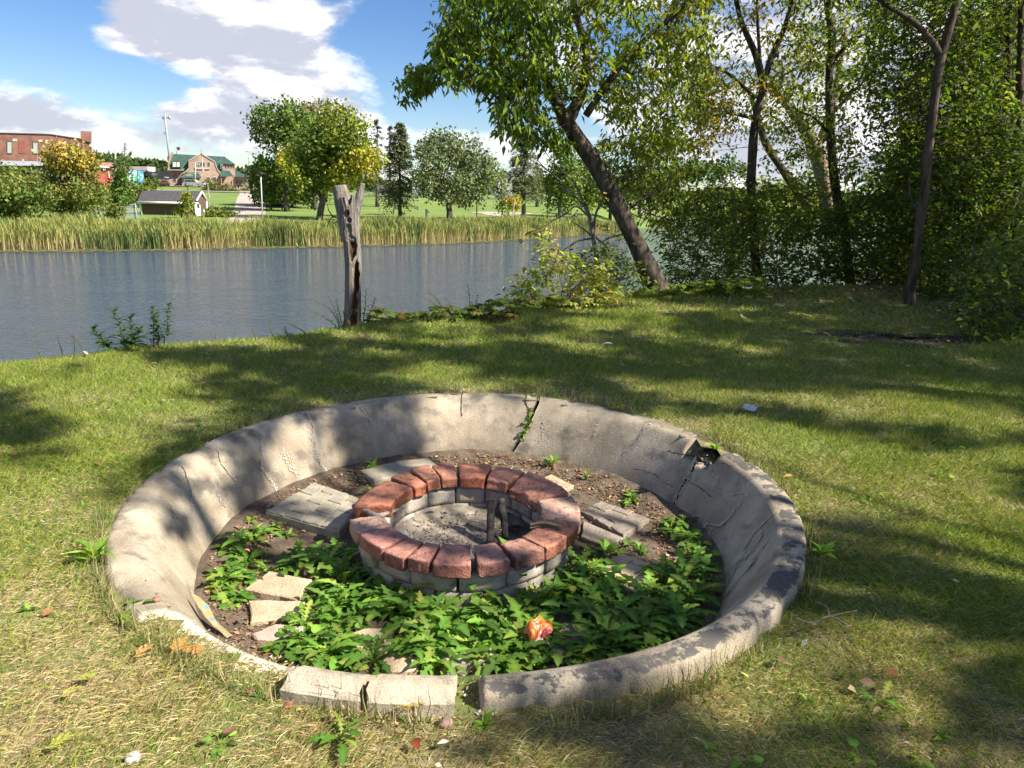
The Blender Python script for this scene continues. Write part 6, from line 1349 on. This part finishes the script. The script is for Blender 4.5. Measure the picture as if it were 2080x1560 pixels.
# shed by the reeds
b = px_thing('boat_shed', 'small brown shed with dark shingle roof and white trim by the reeds', 'shed', 340, 440, 86); b.location[2] = ORG[b.name][2]
SHB = mat('brown_siding', (.10, .066, .05), (.135, .09, .068), 3, .85); SHR = mat('dark_shingle', (.055, .05, .052), (.085, .078, .078), 5, .9)
def S(px, py, Y): return AY(px, py, Y)
Z0 = float(far_z(np.array(-40.), np.array(86.))) - .3
fl, fr_ = S(286, 409, 85), S(396, 409.5, 85.4); bl = fl + np.array([-.6, 4.2, 0]); br_ = fr_ + np.array([1.35, 3.3, 0]); br_ = S(419.5, 407, 88.6); gr = (fr_ + br_) / 2; gr = S(409.5, 388.5, 87.0)
dz = lambda p: np.array([p[0], p[1], Z0])
build('wall', [dz(fl), dz(fr_), fr_, fl, dz(bl), bl], [[0, 1, 2, 3], [0, 3, 5, 4]], SHB, b)
build('gable_wall', [dz(fr_), dz(br_), br_, gr, fr_], [[0, 1, 2, 3, 4]], SHB, b)
rl = S(287.5, 387, 87.6); e0, e1 = S(279, 408.5, 84.6), S(396.5, 411, 84.9); r0_, r1_ = S(289, 387, 87.2), S(409.8, 388, 86.7); f0, f1 = r0_ * 2 - e0, S(421.5, 408, 88.9)
build('roof', [e0, e1, r1_, r0_, e0 + xyz(0, 0, -.1), e1 + xyz(0, 0, -.1), r1_ + xyz(0, 0, -.1), r0_ + xyz(0, 0, -.1), f1, f0 * np.array([1, 1, 0]) + np.array([0, 0, f1[2]])], [[0, 1, 2, 3], [4, 7, 6, 5], [0, 4, 5, 1], [3, 2, 8, 9]], SHR, b)
def beam(name, a, c, w_, m, parent, h=None):
    a, c = np.asarray(a, float), np.asarray(c, float); V, F = tube(np.array([a, c]), w_ / 2 * 1.3, 4); return build(name, V, F, m, parent)
beam('fascia', e0 + xyz(0, -.05, -.12), e1 + xyz(0, -.05, -.12), .2, WHT, b); beam('bargeboard', e1 + xyz(0, -.05, -.1), r1_ + xyz(.05, -.1, -.08), .19, WHT, b); beam('bargeboard', r1_ + xyz(.05, -.1, -.08), f1 + xyz(0, -.05, -.1), .19, WHT, b)
for p in (fl, fr_, br_): beam('corner_trim', dz(p) + xyz(0, -.06, 0), p + xyz(0, -.06, -.1), .16, WHT, b)
def ong(u, z): q = fr_ + (br_ - fr_) * u; return np.array([q[0] + .03, q[1] - .05, Z0 + z])
build('door', [ong(.08, .2), ong(.42, .2), ong(.42, 1.75), ong(.08, 1.75)], [[0, 1, 2, 3]], WHT, b); build('door', [ong(.66, .2), ong(.9, .2), ong(.9, 1.75), ong(.66, 1.75)], [[0, 1, 2, 3]], WHT, b); build('pane', [ong(.15, 1.1) + xyz(.01, -.02, 0), ong(.35, 1.1) + xyz(.01, -.02, 0), ong(.35, 1.6) + xyz(.01, -.02, 0), ong(.15, 1.6) + xyz(.01, -.02, 0)], [[0, 1, 2, 3]], GLS, b)
# chain link fence
b = px_thing('chain_link_fence', 'sagging chain link fence between the bushes and the shed', 'fence', 220, 440, 76)
LINK = bpy.data.materials.new('chain_link'); LINK.use_nodes = True; N_ = LINK.node_tree.nodes; tr = N_.new('ShaderNodeBsdfTransparent'); mx = N_.new('ShaderNodeMixShader'); mx.inputs[0].default_value = .55; N_['Principled BSDF'].inputs['Base Color'].default_value = (.5, .52, .54, 1); LINK.node_tree.links.new(N_['Principled BSDF'].outputs[0], mx.inputs[2]); LINK.node_tree.links.new(tr.outputs[0], mx.inputs[1]); LINK.node_tree.links.new(mx.outputs[0], N_['Material Output'].inputs[0])
top = [(100, 438), (150, 430), (170, 426.5), (195, 424), (212, 421.5), (235, 421), (252, 419), (275, 414.5), (284, 436)]
for i in range(len(top) - 1):
    (x0, y0), (x1, y1) = top[i], top[i + 1]; A_, B_ = AY(x0, y0, 76), AY(x1, y1, 76); pz = -1.5
    build('mesh_panel', [A_, B_, np.array([B_[0], 76, pz]), np.array([A_[0], 76, pz])], [[0, 1, 2, 3]], LINK, b); beam('rail', A_, B_, .05, GRYM, b)
    if i % 1 == 0: beam('post', np.array([A_[0], 75.95, pz - .2]), A_ + xyz(0, -.05, .05), .07, GRYM, b)
# station
face(420, 200)
b = px_thing('station_building', 'brown brick railway station with green roof and curved gables', 'building', 420, 379, 200)
pxsolid('wall', [(341, 381), (446, 381), (446, 345), (341, 344)], 201, 12, TAN, b)
pxsolid('wall', [(446, 381), (478, 381), (478, 332), (446, 331)], 202, 11, TAN, b)
V, F = extrude([AY(343, 345.5, 200.6), AY(385, 345.5, 200.6), AY(385, 330, 201.2), AY(346, 328, 201.2), AY(349, 312.5, 205), AY(456, 318.5, 205), AY(476, 333, 200.6), AY(446, 332, 200.6), AY(446, 345, 200.6)][:5] + [AY(400, 315, 205), AY(385, 330, 201.2)][:0] + [AY(404, 315.5, 205)], [AY(343, 345.5, 212), AY(385, 345.5, 212), AY(385, 330, 211), AY(346, 328, 211), AY(349, 312.5, 206.5), AY(404, 315.5, 206.5)][:6])
roof = build('roof', [AY(343, 345, 200.5), AY(383, 345, 200.5), AY(383, 328, 201.3), AY(346, 326.5, 201.3), AY(404, 315.3, 206), AY(349, 312.4, 206), AY(343, 345, 213), AY(383, 345, 213)], [[0, 1, 2, 3], [3, 2, 4, 5], [0, 3, 5, 6], [5, 4, 7, 6]], GRF, b)
build('roof', [AY(436, 346, 201.0), AY(452, 346, 201.0), AY(447, 332, 201.6), AY(477.5, 333.5, 201.4), AY(456, 318.3, 206), AY(404, 315.3, 206), AY(410, 316, 202), AY(436, 330, 200.9), AY(477, 333, 212), AY(404, 330, 213)], [[0, 1, 2, 7], [7, 2, 4, 5], [2, 3, 4], [4, 3, 8], [5, 4, 8, 9]], GRF, b)
gab = pxsolid('front_gable', [(372, 381), (447, 381), (447, 352), (443, 347), (440, 340), (436, 328), (411, 313), (408.5, 309.5), (406, 313), (383, 326), (383, 342), (379, 347), (372, 351)], 199.6, 3.0, TAN, b)
for pts in ([(383, 327.2), (406, 314), (408.5, 310.5), (411, 314), (436, 328.8), (436.4, 327.4), (411.3, 312), (408.5, 308), (405.6, 312), (382.6, 325.6)], [(436, 329), (440, 341), (443, 348), (447, 352.6), (448, 351.6), (444, 347), (441, 340), (437.2, 328.5)], [(372, 352), (379, 347.8), (383, 342.6), (382.2, 341.6), (378.4, 346.6), (371.4, 350.8)], [(341, 345.6), (373, 346), (373, 344.8), (341, 344.4)]):
    pxsolid('stone_coping', pts, 199.4, 3.3, PALE, b)
pxsolid('end_gable', [(339.6, 346), (345, 345), (344, 335), (347, 325), (351, 313), (349.6, 308), (347.6, 308), (345, 318), (341.5, 328), (341.5, 338)], 200.4, 12, TAN, b)
pxsolid('finial', [(455, 319), (458, 319), (457, 315.5), (456, 315.5)], 205, .6, PALE, b)
for x0, x1 in ((398, 401.5), (402.4, 406), (407, 410.5), (411.5, 416.5), (421, 427)): window(gab, x0, x1, 328.8, 339.4, 199.6)
pxsolid('sill_band', [(396, 343.5), (426, 343.5), (426, 340.4), (396, 340.4)], 199.3, .4, PALE, gab)
dm = pxsolid('dormer', [(349, 340), (368, 340), (368, 330), (364, 326.5), (356, 326), (350, 329)], 200.2, 2, GRF, b)
for x0, x1 in ((351, 357.5), (358.5, 365)): window(dm, x0, x1, 329.5, 339, 200.2, m=WHT)
dm = pxsolid('dormer', [(446.5, 342.5), (453, 342.5), (453, 332), (446.5, 331.5)], 200.6, 2, GRF, b); window(dm, 448, 452, 333.5, 342, 200.6)
for x0, x1 in ((457, 461), (462.5, 466.5), (468, 471.5), (473, 477)): window(b, x0, x1, 333.5, 342, 202)
for x0, x1, y0, y1 in ((350, 359, 361.5, 370), (420, 427, 358.5, 372), (432, 440, 358.5, 373), (361, 366, 363, 376)): window(b, x0, x1, y0, y1, 199.6 if x0 > 372 else 201)
# entrance porch, side porch and waiting-room roof
pr = build('porch_roof', [AY(365, 361, 196), AY(409, 361, 196), AY(402, 352, 198.5), AY(385, 349.5, 198), AY(378, 350, 199.4), AY(402, 349.5, 199.4), AY(365, 360, 199.5), AY(409, 360, 199.5)], [[0, 3, 2, 1], [0, 6, 4, 3], [3, 4, 5, 2], [2, 5, 7, 1]], GRF, b)
pxsolid('porch_arch', [(370, 381), (372.5, 381), (372.5, 366), (378, 361), (386, 360), (392, 364), (393, 381), (396, 381), (396, 359), (385, 353), (370, 359)], 197, .5, TAN, b)
pxsolid('porch_arch', [(372.5, 381), (393, 381), (392, 364), (386, 360), (378, 361), (372.5, 366)], 199.3, .2, GLS, b)
build('porch_roof', [AY(447, 358.5, 197.5), AY(475, 358.5, 197.5), AY(466, 347, 201.8), AY(447, 345, 201.8)], [[0, 1, 2, 3]], GRF, b)
for x in (449, 460, 472): pxsolid('porch_post', [(x, 381), (x + 1.4, 381), (x + 1.4, 358), (x, 358)], 197.8, .3, WOODR, b)
pxsolid('bench_rail', [(450, 374.6), (473, 374.6), (473, 373), (450, 373)], 197.3, .2, WOODR, b); pxsolid('bench_rail', [(450, 378.6), (473, 378.6), (473, 377.2), (450, 377.2)], 197.3, .2, WOODR, b)
pxsolid('wing_wall', [(478, 381), (503, 381), (503, 360), (478, 360)], 203, 8, TAN, b)
build('wing_roof', [AY(478, 359.5, 200), AY(506, 360, 200), AY(495, 354.5, 204), AY(486, 350, 206), AY(479, 345, 207), AY(506, 359, 212)], [[0, 1, 2, 3, 4], [4, 3, 2, 1, 5]], GRF, b)
for x in (481, 486, 490, 497, 501): window(b, x, x + 2.4, 364, 374, 203)
face(None, 0)
b2 = px_thing('station_mast', 'tall grey radio mast with antennas behind the station', 'mast', 346, 345, 208)
for (xa, ya), (xb, yb), w_ in (((347, 350), (334.5, 231), .42), ((334.5, 231), (328.5, 210), .08)): beam('pole', AY(xa, ya, 208), AY(xb, yb, 208), w_, GRYM, b2)
for x, y in ((332.5, 238), (344.5, 238.5)): beam('antenna', AY(x, y + 4, 208), AY(x - .6, y - 3, 208), .5, GRYM, b2); beam('antenna_arm', AY(x, y, 208), AY(337, y + 1, 208), .2, GRYM, b2)
for y in (269, 272): beam('antenna_arm', AY(333, y, 208), AY(339, y, 208), .15, GRYM, b2)
b2 = px_thing('flag_pole', 'white flag pole with a waving striped flag on the station roof', 'flag', 359, 313, 206); beam('pole', AY(359, 314, 206), AY(357.5, 296.5, 206), .14, GRYM, b2)
FLG = np.array([[AY(358.2 + u * 13, 298 + v * 6.5 + u * 1.8 + .6 * math.sin(u * 7), 206 + .3 * math.sin(u * 8)) for u in np.linspace(0, 1, 14)] for v in np.linspace(0, 1, 14)]); fc = np.zeros((14, 14, 3)); 
for v in range(14): fc[v, :] = (.45, .06, .07) if v % 2 == 0 else (.62, .58, .58)
fc[:8, :6] = (.03, .04, .12); idx = np.arange(196).reshape(14, 14); build('flag', FLG.reshape(-1, 3), np.stack([idx[:-1, :-1], idx[:-1, 1:], idx[1:, 1:], idx[1:, :-1]], -1).reshape(-1, 4), mat('flag_cloth', (1, 1, 1), vc=True), b2, fc.reshape(-1, 3))
b2 = px_thing('roof_aerial', 'thin aerial on the station gable', 'aerial', 408, 310, 200); beam('pole', AY(408.6, 311, 200.6), AY(408.3, 297, 200.6), .1, GRYM, b2); beam('stay', AY(408.5, 303, 200.6), AY(410.5, 311, 200.6), .05, GRYM, b2)
# vehicle in front of the station
def suv():
    Yc = 186; t = px_thing('parked_car', 'silver sport utility vehicle parked in front of the station', 'car', 392, 379, Yc); k = .175; X0 = AY(372.5, 379, Yc)
    gz = X0[2] + .02; X0 = np.array([X0[0], Yc, gz])
    SIL = mat('silver_paint', (.55, .57, .58), (.6, .62, .63), 1, .3, metallic=.5, spec=.6)
    def pr(pts, y0, y1): return [np.array([X0[0] + x, y0, gz + z]) for x, z in pts], [np.array([X0[0] + x, y1, gz + z]) for x, z in pts]
    solid('body', *pr([(.0, .45), (.35, .38), (4.4, .38), (4.75, .5), (4.78, .85), (4.5, 1.02), (3.5, 1.08), (.1, 1.08), (.0, .9)], Yc, Yc + 1.8), SIL, t)
    solid('cabin', *pr([(.12, 1.08), (3.35, 1.08), (2.7, 1.68), (.9, 1.76), (.35, 1.68)], Yc + .08, Yc + 1.72), SIL, t)
    for p in ([(.4, 1.14), (1.05, 1.14), (1.05, 1.6), (.55, 1.6)], [(1.15, 1.14), (1.95, 1.14), (1.95, 1.62), (1.15, 1.62)], [(2.05, 1.14), (2.95, 1.14), (2.6, 1.58), (2.05, 1.62)]): solid('window', *pr(p, Yc + .04, Yc + .1), GLS, t)
    for x in (.85, 3.85):
        w_ = MB(); V, F = tube(np.array([[X0[0] + x, Yc - .04, gz + .36], [X0[0] + x, Yc + .2, gz + .36]]), .36, 18); wh = build('wheel', V, F, BLK, t); V, F = tube(np.array([[X0[0] + x, Yc - .06, gz + .36], [X0[0] + x, Yc, gz + .36]]), .21, 12); build('rim', V, F, GRYM, wh)
    solid('headlight', *pr([(4.62, .72), (4.76, .7), (4.74, .86), (4.6, .86)], Yc - .02, Yc + .3), WHT, t); solid('tail_light', *pr([(-.02, .75), (.1, .75), (.1, 1.0), (-.02, 1.0)], Yc - .02, Yc + .2), REDW, t); solid('bumper', *pr([(4.5, .38), (4.82, .42), (4.82, .58), (4.5, .55)], Yc - .03, Yc + 1.8), BLK, t)
suv()
# boxcar with a painted mural, and the steam locomotive
Yb = 185; face(275, 185)
b = px_thing('painted_boxcar', 'boxcar with a blue and green painted mural panel', 'rail car', 274, 378, Yb)
def mural():
    m = bpy.data.materials.new('mural'); m.use_nodes = True; T = m.node_tree; N, K = T.nodes, T.links; p = N['Principled BSDF']; p.inputs['Roughness'].default_value = .6
    tcn = N.new('ShaderNodeTexCoord'); sx = N.new('ShaderNodeSeparateXYZ'); K.new(tcn.outputs['Generated'], sx.inputs[0]); n = N.new('ShaderNodeTexNoise'); n.inputs['Scale'].default_value = 3.0; K.new(tcn.outputs['Generated'], n.inputs['Vector'])
    a = N.new('ShaderNodeMath'); a.operation = 'MULTIPLY_ADD'; K.new(n.outputs[0], a.inputs[0]); a.inputs[1].default_value = .5; K.new(sx.outputs[2], a.inputs[2]); r = N.new('ShaderNodeValToRGB'); K.new(a.outputs[0], r.inputs[0]); e = r.color_ramp.elements
    e[0].position, e[0].color = .30, (.02, .30, .22, 1); e[1].position, e[1].color = 1.1, (.30, .50, .80, 1)
    for pos, c in ((.42, (.03, .42, .10, 1)), (.82, (.05, .45, .11, 1)), (.9, (.22, .45, .75, 1))): x = e.new(pos); x.color = c
    K.new(r.outputs[0], p.inputs['Base Color']); return m
def mural2():
    m = mat('mural_lake', (.05, .20, .62), (.10, .42, .20), .9, .6, c3=(.55, .62, .5), s3=1.4, t3=(.5, .6)); return m
pxsolid('body', [(256, 374.5), (293, 373), (292, 346), (257, 345.5)], Yb + .3, 3, BLK, b)
pn = pxsolid('mural_panel', [(257, 374.5), (278.3, 374), (278.3, 346.4), (257.5, 345.8)], Yb, .3, mural(), b); pxsolid('mural_panel', [(279.8, 371), (292.4, 370.5), (291.4, 347.2), (279.8, 346.8)], Yb, .3, mural2(), b)
pxsolid('frame', [(278, 378), (294, 377), (294, 371.5), (278, 372)], Yb + .2, 2.4, BLK, b)
def words(txt, px, py, hpx, Y, m, parent, bold=.0):
    cu = bpy.data.curves.new('lettering', 'FONT'); cu.body = txt; cu.size = hpx * Y / FPX * 1.35; cu.extrude = .01; cu.offset = bold; cu.align_x = 'CENTER'; ob = bpy.data.objects.new('tmp', cu); COL.objects.link(ob); dg = bpy.context.evaluated_depsgraph_get(); me = bpy.data.meshes.new_from_object(ob.evaluated_get(dg)); V = np.array([v.co for v in me.vertices]); F = [list(p.vertices) for p in me.polygons]; bpy.data.objects.remove(ob); bpy.data.curves.remove(cu)
    o = AY(px, py, Y); return build('lettering', o + np.c_[V[:, 0], -V[:, 2], V[:, 1]], F, m, parent)
PUR = mat('purple_letters', (.12, .10, .22))
for tx, y in (('PRIZE', 356.2), ('LIBER', 362.2), ('TREE', 368.0)):
    pxsolid('letter_band', [(262, y + .9), (273, y + .9), (273, y - 4.4), (262, y - 4.4)], Yb - .02, .03, mat('pale_band', (.62, .64, .70)), pn); words(tx, 267.3, y, 3.2, Yb - .06, PUR, pn, .02)
pxsolid('letter_band', [(263, 373.6), (271, 373.2), (271, 371.2), (263, 370.4)], Yb - .02, .03, mat('pale_green', (.35, .65, .45)), pn)
Yl = 190; b = px_thing('steam_locomotive', 'black steam locomotive and tender beside the station', 'locomotive', 318, 377, Yl)
V, F = tube(np.array([AY(293, 356, Yl), AY(322, 358, Yl)]), .95, 18); build('boiler', V, F, BLK, b, smooth=True)
pxsolid('cab', [(312, 365), (326, 365), (326, 347), (312, 348.5)], Yl - .6, 3, BLK, b); pxsolid('tender', [(326, 365.5), (344, 366), (344, 348), (326, 348.5)], Yl - .4, 3, BLK, b)
V, F = tube(np.array([AY(300, 352, Yl), AY(300, 346.5, Yl)]), .3, 12); build('chimney_stack', V, F, BLK, b); V, F = tube(np.array([AY(307, 352, Yl), AY(307, 348, Yl)]), .36, 12); build('steam_dome', V, F, BLK, b)
pxsolid('running_board', [(293, 366), (344, 367.5), (344, 366), (293, 364.6)], Yl - .8, 3, BLK, b)
for x, r_ in ((297, .55), (305, .85), (313.5, .85), (322, .85), (330, .5), (335, .5), (341, .5)): c = AY(x, 377.5, Yl - .7); c[2] += r_; V, F = tube(np.array([c, c + np.array([0, .3, 0])]), r_, 18); build('wheel', V, F, mat('wheel_iron', (.05, .03, .03), (.12, .05, .04), 3, .7), b)
beam('hand_rail', AY(320, 366, Yl - 1.5), AY(344, 366, Yl - 1.5), .08, GRYM, b)
words('NORTHERN', 336, 361.2, 1.9, Yl - .5, WHT, b, .02)
face(None, 0)
# poles and lamps
def pole(name, label, cat, px, y0, y1, Y, w_, m, lean=0.0, head=None, group='poles and lamps on the far bank'):
    a = far_base(px, Y); t = thing(name, label, cat, a, group); tp = AY(px + lean, y0, Y); beam('pole', a - np.array([0, 0, .1]), tp, w_, m, t)
    if head == 'lamp': V, F = tube(np.array([tp + xyz(0, 0, -.1), tp + xyz(0, 0, .12), tp + xyz(0, 0, .3)]), [.12, .42, .1], 12); build('lamp_head', V, F, BLK, t, smooth=True)
    if head == 'cross': beam('crossarm', tp + xyz(-.9, 0, -.4), tp + xyz(.9, 0, -.4), .12, m, t)
    if head == 'box': pxsolid('meter_box', [(px - 1.2, y0 + 30), (px + 1.6, y0 + 30), (px + 1.6, y0 + 22), (px - 1.2, y0 + 22)], Y - .1, .3, m, t)
    return t
PST = mat('painted_post', (.42, .46, .45), (.5, .54, .52), 2, .6); WDP = mat('wood_pole', (.30, .26, .21), (.38, .34, .28), 2, .9)
pole('street_lamp', 'pale green lamp post with dark round head beside the gravel path', 'lamp post', 531, 355, 446, 80, .10, PST, -1.5, 'lamp')
pole('utility_pole', 'weathered utility pole between the red warehouse and the boxcar', 'utility pole', 237, 305, 378, 150, .26, WDP, -3)
pole('lamp_pole', 'white lamp pole standing in front of the station gable', 'pole', 398, 330, 380, 180, .16, PST, -1, 'cross')
pole('meter_post', 'thin post with a small box right of the shed', 'post', 423, 372, 440, 84, .06, WDP, -1, 'box')
pole('flagless_pole', 'thin pole in front of the station porch', 'pole', 412, 320, 378, 184, .09, PST, -.5, 'box')
pole('utility_pole', 'thin tall utility pole right of the station', 'utility pole', 506, 305, 380, 195, .16, WDP, -1, 'cross')
pole('lamp_post', 'thin dark lamp post on the far lawn right of the maple', 'lamp post', 969, 375, 447, 88, .10, BLK)
pole('lamp_post', 'thin pale lamp post between the spruce and the maple', 'lamp post', 841, 365, 407, 130, .12, PST)
pole('lamp_post', 'slim lamp post on the far lawn right of the tall spruce', 'lamp post', 1114, 385, 440, 100, .08, BLK)
pole('utility_pole', 'reddish wooden pole behind the tall spruce', 'utility pole', 1101, 340, 400, 140, .2, mat('red_pole', (.3, .12, .08)))
# park things
b = far_base(866, 90); t = thing('standpipe', 'small white standpipe post on the far lawn', 'standpipe', b); V, F = tube(np.array([b, b + xyz(0, 0, .5), b + xyz(0, 0, .95), b + xyz(0, 0, 1.1), b + xyz(0, 0, 1.25)]), [.17, .12, .11, .17, .06], 10); build('body', V, F, WHT, t); beam('spout', b + xyz(0, 0, .95), b + xyz(.35, 0, .85), .12, WHT, t)
b = far_base(1169, 96); t = thing('litter_bin', 'black litter bin on the far lawn behind the snag', 'bin', b); V, F = tube(np.array([b, b + xyz(0, 0, .1), b + xyz(0, 0, 1.0), b + xyz(0, 0, 1.2), b + xyz(0, 0, 1.32)]), [.36, .4, .4, .3, .1], 14); build('barrel', V, F, BLK, t, smooth=True); V, F = tube(np.array([b + xyz(0, 0, .95), b + xyz(0, 0, 1.02)]), .43, 14); build('rim', V, F, BLK, t)
b = far_base(561, 104); t = thing('park_bench', 'dark bench under the green trees on the far bank', 'bench', b)
for nm, lo, hi in (('seat', (-.9, -.25, .42), (.9, .25, .5)), ('backrest', (-.9, .22, .55), (.9, .3, .95)), ('leg', (-.8, -.2, 0), (-.7, .25, .42)), ('leg', (.7, -.2, 0), (.8, .25, .42))): V, F = box(b + np.array(lo), b + np.array(hi)); build(nm, V, F, BLK, t)
V = []; 
for a in np.linspace(0, 6.28, 33)[:-1]: r_ = 1 + .25 * math.sin(3 * a) + .1 * math.sin(7 * a); q = far_base(1020, 108) + np.array([math.cos(a) * 3.8 * r_, math.sin(a) * 5 * r_, 0]); V.append((q[0], q[1], float(far_z(np.array(q[0]), np.array(q[1]))) + .05))
tag(build('paved_patch', V, [list(range(32))], GRAVEL), kind='structure')
# town houses and cars glimpsed between the trees
for i, (x0, x1, y0, y1, Y_, ms, lb) in enumerate(((838, 868, 352, 396, 190, WHT, 'white gabled house seen between the spruce and the maple'), (985, 1008, 372, 397, 190, mat('grey_house', (.42, .45, .48)), 'grey house seen right of the maple'), (1012, 1040, 348, 395, 200, WHT, 'white house behind the thin birch'), (752, 780, 378, 394, 185, PALE, 'pale low building behind the dead trunk'))):
    b = px_thing('town_house', lb, 'house', (x0 + x1) / 2, y1, Y_, 'town houses behind the park'); pxsolid('wall', [(x0, y1 + 4), (x1, y1 + 4), (x1, y0 + 10), ((x0 + x1) / 2, y0), (x0, y0 + 10)], Y_, 8, ms, b)
    xm = (x0 + x1) / 2; V, F = extrude([AY(x0 - 2, y0 + 11, Y_ - .4), AY(xm, y0 - 1, Y_ - .4), AY(x1 + 2, y0 + 11, Y_ - .4), AY(xm, y0 - 2.4, Y_ - .4)], [AY(x0 - 2, y0 + 11, Y_ - .4) + xyz(0, 9, 0), AY(xm, y0 - 1, Y_ - .4) + xyz(0, 9, 0), AY(x1 + 2, y0 + 11, Y_ - .4) + xyz(0, 9, 0), AY(xm, y0 - 2.4, Y_ - .4) + xyz(0, 9, 0)]); build('roof', V, F, SHR, b)
    for k in range(3): xw = x0 + (x1 - x0) * (.16 + .27 * k); window(b, xw, xw + (x1 - x0) * .15, y0 + 16, y0 + 24, Y_, frame=PALE)
for i, (px, cl, lb) in enumerate(((845, (.5, .5, .52), 'grey car on the town road beside the white house'), (770, (.06, .06, .07), 'dark car on the town road behind the dead trunk'), (1000, (.45, .46, .48), 'silver car on the town road right of the maple'))):
    b = far_base(px, 158); b[2] += .15; t = thing('road_car', lb, 'car', b, 'cars on the town road'); PM = mat('car_paint', cl, None, 1, .3, spec=.6)
    f = [(0, .3), (4.3, .3), (4.35, .75), (3.5, .85), (2.9, 1.35), (1.2, 1.4), (.5, .9), (0, .8)]; solid('body', [b + xyz(x, 0, z) for x, z in f], [b + xyz(x, 1.7, z) for x, z in f], PM, t)
    f = [(.95, .9), (2.95, .9), (2.7, 1.28), (1.35, 1.3)]; solid('window', [b + xyz(x, -.03, z) for x, z in f], [b + xyz(x, .02, z) for x, z in f], GLS, t)
    for x in (.8, 3.5): V, F = tube(np.array([b + xyz(x, -.03, .31), b + xyz(x, .2, .31)]), .31, 14); build('wheel', V, F, BLK, t)
